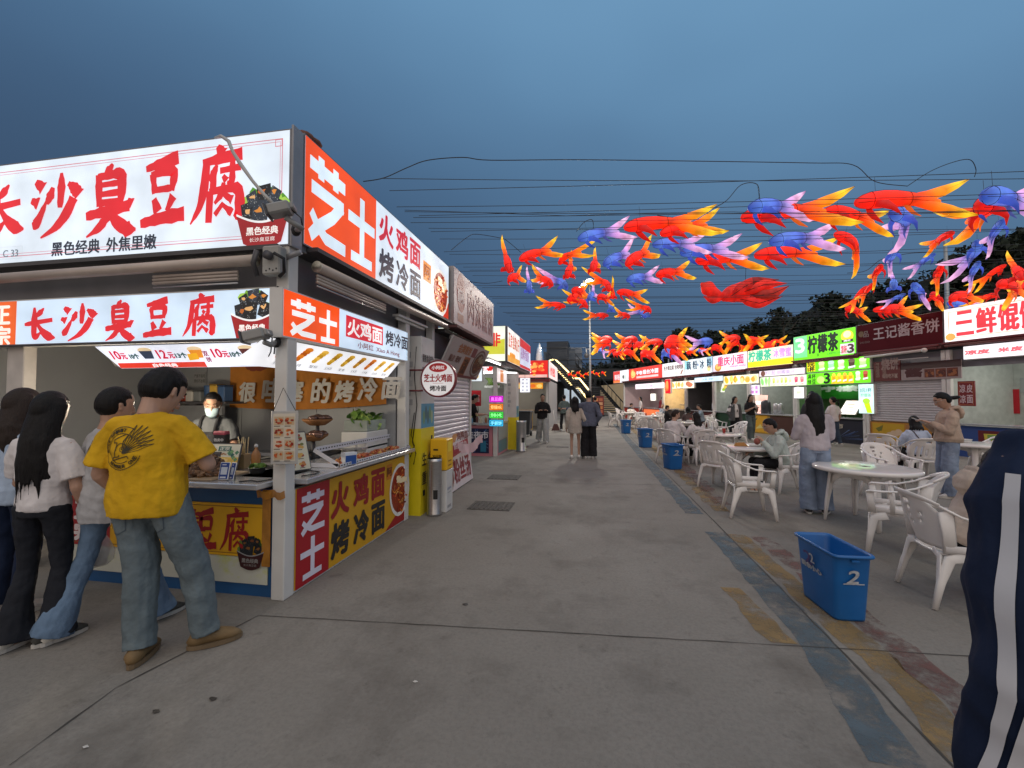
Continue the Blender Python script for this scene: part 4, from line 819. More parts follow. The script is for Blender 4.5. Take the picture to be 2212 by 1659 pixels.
m = MB(); m.tube([(-2.28, 6.9, 2.62), (-2.28, 9.2, 2.60)], .035, BEIGE, 10); m.ell((-2.28, 6.9, 2.62), (.05, .04, .05), WHITEM, 10, 8); m.tube([(-2.25, 7.2, 2.54), (-2.25, 8.6, 2.53)], .02, WHITEM, 8); m.build('awning_roller', B)
m = MB(); m.box(-2.46, -2.40, 6.42, 8.44, 0, .83, WHITEM); m.build('front_panel', B)
BANR = pr(160, 26, 46)
m = MB(); MBn = frame((-2.28, 6.6, .02), (0, 1, 0), (.985, 0, .15)); w, hh = 1.66, .98
m.rect(0, w, 0, hh, pr(214, 204, 204), 0, MBn); m.box(0, w, 0, hh, -.02, -.001, pr(200, 190, 190), MBn); m.poly([(0, .50), (w, .62), (w, .80), (0, .70)], BANR, .002, MBn); m.text('粉丝汤', .58, .10, 1.0, .40, pr(140, 30, 44), .003, .012, MBn); m.text('热卤鸭血', .75, .665, .8, .10, pr(226, 206, 206), .003, .004, MBn)
m.text('鸡鸭血', 1.0, .80, .7, .16, pr(120, 50, 50), .003, .006, MBn); m.poly([(.5, .80), (.9, .97), (1.15, .96), (.85, .79)], pr(190, 130, 70), .0035, MBn)
noodle_picture(m, .30, .26, .26, .24, MBn, .004, lambda *c: pr(*[int(i * .75) for i in c]), 22)
tag(m.build('banner_stand'), 'white and maroon 粉丝汤 banner standing before the white shutter', 'banner')
m = MB(); n = 14; v = []
for i in range(n + 1): y = 6.7 + 1.55 * i / n; v += [(-2.12 + .02 * sin(i), y, .86 - .10 * sin(pi * i / n) + .03), (-2.10 + .02 * cos(i * 1.3), y, .74 - .12 * sin(pi * i / n) + .02 * sin(i * 2.1))]
m.add(v, [(2 * i, 2 * i + 1, 2 * i + 3, 2 * i + 2) for i in range(n)], mat('pink_cloth', (.62, .42, .42), .9, var=.1), True); tag(m.build('pink_cloth'), 'pale pink cloth strip draped across the noodle soup banner', 'cloth')
# ================================================================== third and fourth left-hand stalls down the lane
C_ = thing('food_stall', 'lit corner stall with yellow green front sign and four neon strips', 'food stall', (-4.2, 14.0, 0))
YC = 11.5; XC = -2.52; FC = frame((0, YC, 0), (1, 0, 0), (0, -1, 0)); SCc = frame((XC, 0, 0), (0, 1, 0), (1, 0, 0)); pc = lambda u, v, Y=YC: (PLY(u, v, Y).x, PLY(u, v, Y).z); pcs = lambda u, v: (PLX(u, v, XC).y, PLX(u, v, XC).z)
m = MB(); z0, z1 = 2.60, 3.58; xr = PLY(1092, 750, YC).x; SCu = frame((xr + .04, 0, 0), (0, 1, 0), (1, 0, 0))
sign_box(m, FC, -6.2, xr, z0, z1, lit(236, 244, 226, 1.05)); m.poly([(-4.4, z0 + .02), (xr - .02, z0 + .02), (xr - .02, z0 + .62), (-3.6, z0 + .40)], lit(206, 206, 66), .001, FC); m.rect(-6.1, xr - .02, z0 + .02, z0 + .2, lit(244, 248, 230, 1.05), .0015, FC)
m.text('非', xr - .42, z0 + .42, .27, .36, lit(220, 60, 50), .003, .014, FC); m.text('菜盒', xr - 1.4, z0 + .42, .8, .36, lit(220, 60, 50), .003, .014, FC); m.build('upper_sign', C_)
m = MB(); sign_box(m, SCu, YC + .10, 13.68, z0, z1, lit(244, 244, 240, 1.05))
m.rect(YC + .12, 13.66, z0 + .02, z0 + .2, lit(236, 170, 70), .001, SCu)
for k, ch in enumerate('正宗韭菜盒子'): m.text(ch, YC + .25 + k * .31, z0 + .45, .25, .38, lit(200, 70, 50) if k % 2 else lit(190, 120, 80), .003, .012, SCu)
for k in range(7): m.disc(YC + .5 + k * .12, z0 + .22 + .03 * (k % 2), .1, .07, lit(230, 150, 40), .002 + k * .0003, M=SCu, n=10)
m.build('upper_sign', C_)
m = MB(); sign_box(m, SCu, 13.72, 16.2, z0 - .02, z1, lit(206, 214, 236, .95)); m.rect(13.74, 16.18, z1 - .3, z1 - .02, lit(196, 30, 40), .001, SCu)
for k, ch in enumerate('招牌烤面筋'): m.text(ch, 13.9 + k * .37, z0 + .3, .30, .38, lit(150, 110, 160), .003, .01, SCu)
m.rect(13.74, 16.18, z0, z0 + .10, lit(190, 30, 40), .0012, SCu); m.build('upper_sign', C_)
m = MB(); sign_box(m, FC, -4.6, -2.92, 2.05, 2.44, lit(232, 244, 250, 1.1), .12, WHITEM); m.disc(-3.2, 2.2, .18, .1, lit(236, 200, 120), .002, M=FC)
for k in range(4): m.text(['韭菜盒', '鸡蛋饼', '豆沙饼', '肉饼'][k], -3.0 - .0 - .38, 2.36 - k * .09, .28, .06, lit(60, 66, 80), .003, .001, FC)
m.build('lower_sign', C_)
m = MB(); sign_box(m, SCc, YC + .05, 13.0, 2.03, 2.44, lit(236, 226, 224, 1.0), .12, WHITEM); m.rect(YC + .5, YC + .95, 2.06, 2.4, lit(206, 120, 50), .002, SCc); m.build('lower_sign', C_)
m = MB(); m.box(-6.2, xr + .02, YC - .02, YC + .26, 2.48, 2.58, DGREY); m.box(XC - .2, xr + .02, YC + .26, 16.2, 2.48, 2.58, DGREY); m.box(-6.2, XC - .02, YC + .3, 16.2, 3.5, 3.56, WOODR); m.build('roof', C_)
for y in (YC + .04, 13.05, 14.2):
    m = MB(); m.box(XC - .10, XC, y, y + .10, 0, 2.48, WHITEM); m.build('post', C_)
m = MB(); m.box(-6.2, XC - .06, 14.1, 14.16, 0, 2.48, WALLW); m.box(-6.2, -6.14, YC, 14.1, 0, 2.48, WALLW); m.build('wall', C_)
m = MB(); m.box(-6.2, XC - .12, YC + .05, YC + .10, 0, .84, pr(190, 120, 130)); Mn = frame((0, YC + .045, 0), (1, 0, 0), (0, -1, 0)); m.rect(-6.0, XC - .22, .08, .76, pr(22, 30, 66), .001, Mn)
rg = random.Random(3)
for k in range(26): a = rg.uniform(0, 6.3); x, y = -3.1 + .1 * cos(a), .42 + .1 * sin(a); q = rg.uniform(.2, .45); m.poly([(x, y), (max(-6, min(-2.76, x + q * cos(a))), max(.1, min(.74, y + q * sin(a)))), (max(-6, min(-2.76, x + q * cos(a + .06))), max(.1, min(.74, y + q * sin(a + .06))))], pr(*rg.choice([(60, 90, 150), (40, 60, 120), (90, 120, 150)])), .0015 + k * .0001, Mn)
m.text('佳夜市', -3.38, .48, .62, .20, pr(214, 214, 220), .006, .005, Mn); m.rect(-2.98, -2.82, .12, .42, pr(40, 110, 140), .0055, Mn); m.build('front_panel', C_)
m = MB(); m.box(-6.2, XC + .0, YC - .02, YC + .5, .86, .90, TOPM); m.box(XC - .5, XC + .04, YC + .5, 13.1, .86, .90, TOPM); m.build('countertop', C_)
m = MB(); m.box(XC - .05, XC, YC + .16, 13.08, 0, .85, pr(190, 120, 130)); m.box(XC + .001, XC + .02, YC + .2, 13.0, .42, .85, pr(150, 156, 150)); m.rect(YC + .25, 13.0, .06, .40, pr(90, 130, 136), .001, SCc); m.build('side_panel', C_)
m = MB()
for k in range(3): m.tube([(-2.9 - .5 * k, 12.2, 2.36), (-2.2 - .5 * k, 12.9, 2.36)], .02, mat('lit_tube', (1, 1, 1), .3, emit=4), 8)
m.build('tube_lamp', C_)
point((-3.6, 12.8, 2.2), 16, (.95, 1, .95), .2)
m = MB(); m.tube([(-2.4, 10.0, 2.50), (-2.4, 11.4, 2.50)], .02, mat('lit_tube', (1, 1, 1)), 8); m.box(-2.44, -2.36, 9.9, 11.45, 2.53, 2.56, WHITEM); tag(m.build('tube_light'), 'lit white fluorescent tube in the gap before the yellow green stall', 'tube light')
for k, (c, tx, lab) in enumerate((((225, 30, 220), '臭豆腐', 'magenta'), ((240, 130, 20), '烤冷面10元', 'orange'), ((60, 225, 70), '炸串小吃', 'green'), ((50, 190, 240), '手抓饼', 'sky blue'))):
    t = thing('neon_sign', lab + ' glowing strip sign, ' + ['topmost', 'second', 'third', 'lowest'][k] + ' of four beside the yellow green stall', 'neon sign', PLY(1072, 862 + 18 * k, 11.42), 'neon strip signs'); Mn = frame(PLY(1072, 862 + 17.3 * k, 11.42), (1, 0, 0), (0, -1, 0))
    m = MB(); m.box(-.19, .19, -.085, .085, -.02, -.002, mat('neon_back_%d' % k, [x * .12 for x in srgb(*c)], .4, emit=.35, ecol=srgb(*c)), Mn, bev=.008); m.build('backing', t)
    m = MB(); m.ring(-.185, .185, -.08, .08, .014, lit(*c, 1.5), .002, Mn); m.text(tx, -.15, -.05, .30, .10, lit(*[min(255, int(x * .7 + 90)) for x in c], 1.5), .004, .004, Mn); m.build('neon_tube', t)
m = MB(); Mn = frame((-3.62, 12.9, 1.35), (1, 0, 0), (0, -1, 0)); m.box(0, .30, 0, .48, -.03, 0, pr(170, 20, 34), Mn); m.text('福', .05, .12, .2, .22, pr(220, 180, 180), .002, .004, Mn)
for dx in (.07, .2): m.tube([Mn @ Vector((dx, 0, -.01)), Mn @ Vector((dx + .02, -.18, -.01))], .012, pr(60, 20, 20), 6)
tag(m.build('red_charm'), 'red hanging charm with tassels on the wall of the yellow green stall', 'hanging charm')
m = MB(); rg = random.Random(5)
for k in range(40): a = rg.uniform(-.2, .25); m.tube([(-3.35 + .5 * rg.random(), 13.6, 1.98), (-3.35 + .5 * rg.random(), 13.55, 2.25)], .012, rg.choice(LEAF), 4)
m.box(-3.35, -2.85, 13.45, 13.75, 1.93, 2.0, WHITEM); tag(m.build('hanging_greens'), 'bunch of green leaves on a high shelf in the yellow green stall', 'greens')
rg = random.Random(11)
for k in range(7):
    bottle((-3.55 + k * .13, 11.75 + .1 * (k % 2), .90), .04, rg.uniform(.16, .26), rg.choice([(.3, .12, .06), (.12, .05, .04), (.45, .4, .3), (.1, .2, .3)]), 'condiment bottle, ' + ordn(k + 1) + ' from left on the counter of the yellow green stall', (.5, .1, .1), 'condiment_bottle', 'bottles on the neon stall counter')
pillar(-2.62, -2.25, 13.15, 13.6, 1.0, 2.4, 'second yellow pillar farther down the lane, beside the neon strips', False)
c = G(1126, 975); steel_bin((c.x, c.y, 0), .15, .92, 'round steel litter bin beside the second yellow pillar')
# D
D_ = thing('food_stall', 'far stall with red glowing 炒菜 sign facing up the lane', 'food stall', (-4.2, 23.4, 0)); YD = 21.6; FD = frame((0, YD, 0), (1, 0, 0), (0, -1, 0)); pd = lambda u, v, Y=YD: (PLY(u, v, Y).x, PLY(u, v, Y).z)
xr = pd(1184, 800)[0]
m = MB(); sign_box(m, FD, -7.0, xr, 2.62, 3.5, lit(222, 30, 28, 1.0)); m.rect(-6.9, xr - .05, 2.64, 2.78, lit(236, 190, 180), .001, FD)
for k, ch in enumerate('家常小炒菜'): m.text(ch, xr - 1.42 - .74 * (4 - k), 2.86, .55, .48, lit(250, 236, 240, 1.1), .003, .02, FD)
rg = random.Random(2)
for k in range(16): m.disc(xr - .55 + rg.uniform(-.3, .3), 3.05 + rg.uniform(-.3, .3), rg.uniform(.06, .14), rg.uniform(.05, .1), lit(*rg.choice([(250, 130, 60), (240, 90, 40), (255, 180, 90)])), .002 + k * .0003, n=10, M=FD)
m.build('upper_sign', D_)
SDd = frame((xr + .03, 0, 0), (0, 1, 0), (1, 0, 0))
m = MB(); sign_box(m, SDd, YD + .05, 27.5, 2.62, 3.5, lit(240, 220, 220, 1.0)); m.text('小炒盖饭', YD + .4, 2.8, 3.6, .5, lit(200, 40, 40), .003, .02, SDd); m.build('upper_sign', D_)
m = MB(); sign_box(m, FD, -5.4, xr - .25, 2.05, 2.38, lit(240, 160, 50), .1, REDST)
for k in range(8): m.disc(-4.9 + k * .34, 2.2, .15, .1, lit(*[(230, 110, 40), (250, 210, 110), (214, 80, 30)][k % 3]), .002 + .0003 * k, n=10, M=FD)
m.build('lower_sign', D_)
m = MB(); m.box(-7, xr + .1, YD - .4, YD + .2, 2.40, 2.55, REDST); m.box(-7, xr, YD + .2, 27.5, 3.4, 3.46, WOODR); m.tube([(xr - .1, YD - .35, 2.4), (xr - 4, YD - .35, 2.42)], .05, BEIGE, 8); m.build('roof', D_)
for x in (xr - .12, xr - 2.2):
    m = MB(); m.box(x, x + .1, YD + .05, YD + .15, 0, 2.5, WHITEM); m.build('post', D_)
m = MB(); m.box(-7, xr - .06, 24.6, 24.66, 0, 2.5, WALLW); m.box(xr - .06, xr, YD + .3, 27.5, 0, 2.5, WALLG); m.build('wall', D_)
m = MB(); m.box(-7, pd(1150, 900)[0], YD + .05, YD + .12, .0, .95, pr(180, 150, 80)); Mn = frame((0, YD + .045, 0), (1, 0, 0), (0, -1, 0)); a_ = pd(1113, 900)[0]; m.rect(a_, a_ + .85, .05, .50, pr(36, 54, 110), .001, Mn); m.rect(a_, a_ + .85, .52, .84, pr(110, 30, 30), .001, Mn); m.text('小吃', a_ + .1, .1, .5, .3, pr(190, 160, 60), .002, .01, Mn)
for k in range(3): m.disc(a_ + .2 + .2 * k, .68, .07, .07, pr(206, 170, 140), .002, n=12, M=Mn)
m.build('front_panel', D_); m = MB(); m.box(-7, xr - .7, YD - .05, YD + .6, .95, 1.0, mat('wood_top', (.42, .32, .2), .5)); m.build('countertop', D_)
point((-4.0, 22.8, 2.2), 22, (1, .9, .75), .2)
t = thing('hanging_lightbox', 'white lit vertical menu box hanging before the red sign stall', 'lightbox', PLY(1134, 832, 20.9)); Mn = frame(PLY(1134, 832, 20.9), (1, 0, 0), (0, -1, 0)); m = MB(); m.box(-.26, .26, -.37, .37, -.1, -.002, WHITEM, Mn, bev=.02); m.rect(-.24, .24, -.35, .35, lit(238, 240, 248, 1.15), .0, Mn)
for k in range(4):
    for q in (0, 1): m.text('烤炸煎炒面饭粉汤'[k * 2 + q], -.15 + .19 * q, .22 - k * .17, .11, .09, lit(110, 110, 130), .002, .002, Mn)
m.build('panel', t); m = MB(); m.tube([PLY(1134, 818, 20.9), PLY(1134, 806, 20.9)], .01, CABLE, 5); m.build('hanger', t)
CH = mat('silver_foil', (.75, .75, .78), .12, 1.0, var=.1, bump=.8, bscale=9)
m = MB(); q = PD(1165, 780, 26); rg = random.Random(3)
m.tube([q + Vector((0, 0, z)) for z in (-1.3, -.4, .3, .7, 1.15)], [.45, .36, .30, .22, .01], CH, 10)
for k in range(26): p = q + Vector((rg.uniform(-1.5, .6), rg.uniform(-.3, .3), rg.uniform(-1.4, -.6))); m.ell(p, (rg.uniform(.08, .2),) * 3, CH, 8, 6)
m.box(q.x - 1.6, q.x + .7, q.y - .35, q.y + .35, 3.47, q.z - 1.25, DGREY); tag(m.build('foil_spire'), 'silver foil spire and balls on the roof behind the red sign stall', 'foil spire')
t = thing('wheelie_bin', 'tall dark grey wheelie bin behind the man in the black sweater', 'wheelie bin', G(1133, 942)); c = G(1133, 942); c.z = 0
m = MB(); R = Matrix.Translation(c); v = [(-.22, -.25, .08), (.22, -.25, .08), (.22, .25, .08), (-.22, .25, .08), (-.29, -.34, 1.0), (.29, -.34, 1.0), (.29, .36, 1.0), (-.29, .36, 1.0)]; m.add(v, [(3, 2, 1, 0), (4, 5, 6, 7), (0, 1, 5, 4), (1, 2, 6, 5), (2, 3, 7, 6), (3, 0, 4, 7)], mat('bin_dark', (.03, .034, .04), .5), False, R); m.build('body', t)
m = MB(); m.box(-.31, .31, -.38, .38, 1.0, 1.06, mat('bin_dark', (0,) * 3), R, bev=.02); m.build('lid', t)
for s in (-1, 1): m = MB(); m.tube([c + Vector((.2 * s, .25, .1)), c + Vector((.28 * s, .25, .1))], .1, BLK, 14); m.build('wheel', t)
t = thing('broom', 'broom with dustpan standing on the lane right of the man in black', 'broom', G(1200, 930)); c = G(1200, 930); m = MB(); m.tube([c + Vector((0, 0, .1)), c + Vector((-.12, .1, 1.0))], .012, WHITEM, 6); m.build('handle', t); m = MB(); m.add([(-.2, -.05, 0), (.22, -.05, 0), (.10, -.02, .32), (-.08, -.02, .32), (-.2, .1, 0), (.22, .1, 0), (.10, .05, .32), (-.08, .05, .32)], [(0, 1, 2, 3), (7, 6, 5, 4), (0, 3, 7, 4), (1, 5, 6, 2), (3, 2, 6, 7), (0, 4, 5, 1)], mat('dustpan', (.09, .035, .03), .6), False, Matrix.Translation(c)); m.build('dustpan', t)
# ================================================================== right-hand row of stalls
LITK = 1.28
RP = Vector((9.9, 14.03, 0)); RX = Vector((.3213, -.947, 0)); RN = Vector((-.947, -.3213, 0))
RM = frame(RP, RX, RN)
def rp(u, v, zo=0.0):
    r = ray(u, v); o = Vector((0, 0, H)); p0 = RP + RN * zo; t = (p0 - o).dot(RN) / r.dot(RN); q = o + r * t
    return ((q - RP).dot(RX), q.z)
z3 = lambda x, y: ((2300 + x / 2.212) / 1.8445, (1250 + y / 2.212) / 1.8445)
z4 = lambda x, y: ((3100 + x / 2.2122) / 1.8445, (1150 + y / 2.2122) / 1.8445)
def rb(zf, x0, x1, yt, yb, zo=0.0):      # panel rectangle seen in a picture box (heights taken at its centre)
    xm = (x0 + x1) / 2; a = rp(*zf(x0, (yt + yb) / 2), zo)[0]; b = rp(*zf(x1, (yt + yb) / 2), zo)[0]; return a, b, rp(*zf(xm, yb), zo)[1], rp(*zf(xm, yt), zo)[1]
def fit(mb, s, x0, x1, y0, y1, m, fx=(0, 1), fy=(0, 1), bold=.01, z=.004):
    mb.text(s, x0 + (x1 - x0) * fx[0], y0 + (y1 - y0) * fy[0], (x1 - x0) * (fx[1] - fx[0]), (y1 - y0) * (fy[1] - fy[0]), m, z, bold, RM)
def row_stall(label, u0, u1, zt, zb, wall=None, counter=True, ccol=(40, 44, 60), roof=True, shut=False, depth=2.3):
    x0 = rp(u0, 850)[0]; x1 = rp(u1, 850)[0]; o = RM @ Vector(((x0 + x1) / 2, 0, -1)); o.z = 0
    t = thing('food_stall', label, 'food stall', o); wall = wall or WALLG
    for x in (x0 + .01, x1 - .11):
        m = MB(); m.box(x, x + .10, 0, 2.95, -.12, -.02, WHITEM, RM); m.build('post', t)
    m = MB(); m.box(x0, x1, 0, 2.6, -depth - .05, -depth, wall, RM); m.box(x0, x0 + .03, 0, 2.6, -depth, -.13, wall, RM); m.build('wall', t)
    m = MB(); m.box(x0, x1, 2.60, 2.66, -depth - .05, -.16, WALLG, RM); m.box(x0, x1, 3.1, 3.2, -depth - .3, -.30, WOODR, RM); m.build('roof', t)
    m = MB(); m.box(x0, x1, 2.45, 2.95, -.16, -.13, FASCIA, RM); m.tube([RM @ Vector((x0 + .1, zb - .10, .10)), RM @ Vector((x1 - .1, zb - .10, .10))], .045, mat('awning_maroon', (.16, .05, .05), .6), 8); m.box(x0 + .05, x1 - .05, zb - .06, zb - .012, -.12, .16, REDST, RM); m.build('awning_roller', t)
    if counter:
        m = MB(); m.box(x0 + .12, x1 - .12, 0, .84, -.10, -.05, pr(*ccol), RM); m.build('front_panel', t)
        m = MB(); m.box(x0 + .1, x1 - .1, .86, .90, -.6, .02, TOPM if not shut else DGREY, RM); m.build('countertop', t)
    return t, x0, x1
def upper(t, x0, x1, y0, y1, face, draw=None):
    m = MB(); sign_box(m, RM, x0 + .01, x1 - .01, y0, y1, face)
    if draw: draw(m, x0, x1, y0, y1)
    m.build('upper_sign', t)
def lower(t, box, face, draw=None, name='lower_sign', zo=.0, d=.14, tilt=0):
    x0, x1, y0, y1 = box; m = MB(); m.box(x0, x1, y0, y1, zo - d, zo - .002, WHITEM, RM, bev=.03); m.rect(x0 + .02, x1 - .02, y0 + .02, y1 - .02, face, zo, RM)
    if draw: draw(m, x0, x1, y0, y1)
    m.build(name, t)
def blobs(m, x0, x1, y0, y1, n, cols, k=1.0, sx=.5, sy=.5, seed=1, z=.003, lt=lit):
    rg = random.Random(seed); w = (x1 - x0) / n
    for i in range(n):
        cx = x0 + w * (i + .5); cy = (y0 + y1) / 2
        for q in range(4): m.disc(cx + w * .18 * rg.uniform(-1, 1), cy + (y1 - y0) * .16 * rg.uniform(-1, 1), w * sx * rg.uniform(.5, .9), (y1 - y0) * sy * rg.uniform(.5, .9), lt(*rg.choice(cols)), z + q * .0006, n=10, M=RM)
def cups(m, x0, x1, y0, y1, n, cols, z=.003, lt=lit):
    w = (x1 - x0) / n
    for i in range(n):
        c = cols[i % len(cols)]; cx = x0 + w * (i + .5); a = w * .30; h = y1 - y0
        m.poly([(cx - a * .75, y0 + h * .08), (cx + a * .75, y0 + h * .08), (cx + a, y0 + h * .72), (cx - a, y0 + h * .72)], lt(*c), z, RM); m.disc(cx, y0 + h * .74, a * 1.1, h * .16, lt(*[min(255, x + 40) for x in c]), z + .0006, n=12, M=RM)
        m.poly([(cx - a * 1.1, y0 + h * .10), (cx + a * 1.1, y0 + h * .18), (cx + a * 1.1, y0 + h * .34), (cx - a * 1.1, y0 + h * .26)], lt(236, 240, 236), z + .0012, RM)
ZT, ZB = 3.82, 2.93; LW = lit(236, 236, 242, 1.0)
# R1 far red stall
t, x0, x1 = row_stall('farthest stall of the right row, red and white signs by the staircase', 1346, 1431, ZT, ZB, pr(180, 158, 160), True, (190, 60, 40))
xa, xb = rp(1325, 840)[0], rp(1358.5, 840)[0]
def dr(m, a, b, y0, y1):
    w = b - a; m.rect(a + .02, a + w * .46, y0 + .02, y1 - .02, lit(206, 64, 62), .001, RM); fit(m, '串串香', a, b, y0, y1, lit(246, 226, 230), (.10, .44), (.25, .72)); m.rect(a + .02, a + w * .46, y0 + .02, y0 + .2, lit(224, 120, 60), .002, RM)
    m.disc(a + w * .66, y0 + .45, w * .05, .16, lit(60, 70, 66), .002, M=RM); m.disc(a + w * .78, y0 + .42, w * .07, .22, lit(206, 214, 210), .002, M=RM)
upper(t, xa, xb, ZB - .1, ZT, LW, dr)
def dr(m, a, b, y0, y1):
    w = b - a; fit(m, '手卷', a, b, y0, y1, lit(246, 226, 232), (.26, .44), (.42, .72), .02); fit(m, '烟台冷面', a, b, y0, y1, lit(246, 226, 232), (.46, .90), (.42, .76), .02); m.rect(a + w * .26, b - w * .1, y0 + .12, y0 + .27, lit(240, 190, 190), .002, RM)
    blobs(m, a + w * .06, a + w * .24, y0 + .05, y1 - .1, 1, [(244, 170, 90), (240, 150, 80), (250, 200, 120)], seed=3)
upper(t, xb, x1, ZB, ZT, lit(222, 66, 58), dr)
lower(t, rb(z3, 512, 768, 612, 662), lit(250, 232, 244, 1.2), lambda m, a, b, y0, y1: fit(m, '手抓饼 烤冷面', a, b, y0, y1, lit(206, 170, 200), (.1, .9), (.25, .75), .006))
b_ = rb(z3, 772, 822, 577, 703, .25); lower(t, b_, lit(226, 24, 36, 1.2), lambda m, a, b, y0, y1: blobs(m, a + .04, b - .04, y0 + .1, y1 - .1, 1, [(250, 110, 50), (255, 150, 80), (240, 60, 40)], seed=4, z=.256), 'vertical_lightbox', .25)
lower(t, rb(z3, 645, 690, 703, 768, -.3), lit(252, 248, 236, 1.3), None, 'vertical_lightbox', -.3)
point(RM @ Vector(((x0 + x1) / 2, 2.3, -1.0)), 62, (1, .93, .88), .2)
m = MB(); c = rb(z3, 585, 720, 840, 905, .03); m.rect(c[0], c[1], .12, .8, lit(240, 120, 70, .8), .012, RM); m.disc((c[0] + c[1]) / 2 + .3, .35, .3, .2, lit(250, 220, 180, .9), .014, M=RM); m.box(c[0], c[1], .1, .82, -.04, .01, REDST, RM); m.build('lit_panel', t)
# R2 white sign, warm interior
t, x0, x1 = row_stall('white sign stall with warm yellow interior, second from the staircase in right row', 1431, 1480, ZT, ZB, mat('warm_wall', (.55, .45, .30), .6), True, (60, 50, 44))
def dr(m, a, b, y0, y1): fit(m, '长沙臭豆腐 台湾烤肠', a, b, y0, y1, lit(120, 100, 100), (.08, .94), (.48, .80), .012); m.rect(a + .2, b - .8, y0 + .12, y0 + .3, lit(220, 226, 214), .002, RM); m.poly([(b - .5, y0 + .12), (b - .4, y0 + .08), (b - .2, y0 + .32), (b - .3, y0 + .38)], lit(150, 90, 70), .003, RM)
upper(t, x0, x1, ZB, ZT, lit(226, 230, 230, 1.0), dr)
lower(t, rb(z3, 826, 1030, 592, 660), lit(246, 238, 214, 1.15), lambda m, a, b, y0, y1: (blobs(m, a + .1, a + (b - a) * .58, y0 + .05, y1 - .05, 4, [(220, 180, 90), (206, 150, 60), (236, 200, 120)]), blobs(m, a + (b - a) * .66, b - .1, y0 + .05, y1 - .05, 1, [(200, 120, 90), (180, 80, 60)])))
point(RM @ Vector(((x0 + x1) / 2, 2.2, -.9)), 100, (1, .74, .40), .15)
m = MB(); m.box(x0 + .7, x0 + 1.5, 1.6, 1.95, -2.29, -2.28, pr(226, 206, 150), RM); m.build('price_sheet', t)
m = MB(); m.box(x0 + .3, x1 - 1.4, .9, .94, -.9, -.4, mat('lit_steel', (.6, .5, .36), .3, .5), RM); m.box(x0 + 1.5, x1 - .4, 1.15, 1.2, -.9, -.3, mat('lit_steel', (0,) * 3), RM); m.build('griddle_shelf', t)
# R3
t, x0, x1 = row_stall('pale blue 藕粉冰粉 stall in the middle of the right row', 1480, 1540.6, ZT, ZB, mat('dark_wall', (.10, .10, .11), .6), True, (70, 26, 24))
def dr(m, a, b, y0, y1):
    w = b - a; m.rect(a + .02, a + w * .16, y0 + .35, y1 - .02, lit(150, 206, 214), .001, RM); m.rect(a + w * .8, b - .02, y0 + .4, y1 - .02, lit(160, 206, 226), .001, RM)
    for k, ch in enumerate('藕粉冰粉'): fit(m, ch, a, b, y0, y1, lit(34, 60, 84), (.07 + .24 * k + (.02 if k > 1 else 0), .24 + .24 * k), (.34, .88), .012)
    m.disc(a + w * .50, y0 + .52, .05, .05, lit(40, 90, 160), .004, M=RM); m.disc(b - .35, y0 + .25, .16, .16, lit(236, 214, 150), .004, M=RM)
upper(t, x0, x1, ZB, ZT, lit(218, 232, 238, 1.0), dr)
lower(t, rb(z3, 1032, 1284, 553, 600), lit(206, 230, 250, 1.15), lambda m, a, b, y0, y1: fit(m, '冰粉 凉虾', a, b, y0, y1, lit(140, 180, 220), (.3, .7), (.3, .7), .004))
for (p, q, c) in ((1170, 1232, (214, 214, 120)), (1238, 1300, (226, 230, 214))):
    a, b, y0, y1 = rb(z3, p, q, 612, 692, -.4); Mt = RM @ Matrix.Translation((a, y0, -.4)) @ Matrix.Rotation(-.25, 4, 'X') @ Matrix.Rotation(.0, 4, 'Z'); m = MB(); m.poly([(.25, 0), (b - a, 0), (b - a - .2, y1 - y0), (0, y1 - y0)], lit(*c, 1.1), .002, Mt); m.box(.25, b - a - .25, .02, y1 - y0 - .02, -.06, -.004, WHITEM, Mt)
    for k in range(5): m.disc(.45 + .08 * k, .15 + .13 * k, .14, .09, lit(*[(150, 190, 60), (240, 210, 80), (220, 150, 60)][k % 3]), .004 + k * .0004, n=10, M=Mt)
    m.build('hanging_menu', t)
m = MB(); m.box(x0 + 1.9, x0 + 2.5, 1.0, 1.3, -.5, -.46, pr(170, 176, 190), RM @ Matrix.Rotation(-.0, 4, 'Y')); m.build('till_screen', t)
m = MB(); fit(m, '凉粉', x0, x1, 0, .84, pr(150, 90, 80), (.58, .82), (.4, .7), .01, -.045); m.box(x0 + 1.0, x0 + 1.4, .2, .86, -.06, -.04, pr(150, 140, 140), RM); m.build('panel_print', t)
# R4
t, x0, x1 = row_stall('white 重庆小面 stall with pink lettering in the right row', 1540.6, 1616, ZT - .02, ZB + .03, mat('pale_green_wall', (.40, .43, .40), .6), True, (24, 60, 40))
def dr(m, a, b, y0, y1):
    w = b - a
    for k, ch in enumerate('重庆小面'): fit(m, ch, a, b, y0, y1, lit(226, 60, 110), (.16 + .19 * k, .33 + .19 * k), (.34, .90 - .05 * (k % 2)), .016)
    fit(m, 'CHONGQING NOODLE', a, b, y0, y1, lit(220, 120, 160), (.5, .95), (.18, .28), .004); m.disc(a + .45, y0 + .22, .28, .2, lit(206, 150, 70), .003, M=RM); m.disc(a + .45, y0 + .26, .2, .13, lit(240, 200, 110), .0036, M=RM)
upper(t, x0, x1, ZB + .03, ZT - .02, lit(232, 222, 238, 1.0), dr)
lower(t, rb(z3, 1287, 1600, 538, 622), lit(244, 240, 206, 1.12), lambda m, a, b, y0, y1: (blobs(m, a + .1, a + (b - a) * .44, y0 + .03, y1 - .03, 3, [(240, 190, 60), (230, 140, 50), (250, 220, 110)]), blobs(m, a + (b - a) * .48, b - .1, y0 + .06, y1 - .06, 3, [(226, 170, 70), (240, 220, 150), (190, 120, 60)], seed=5)))
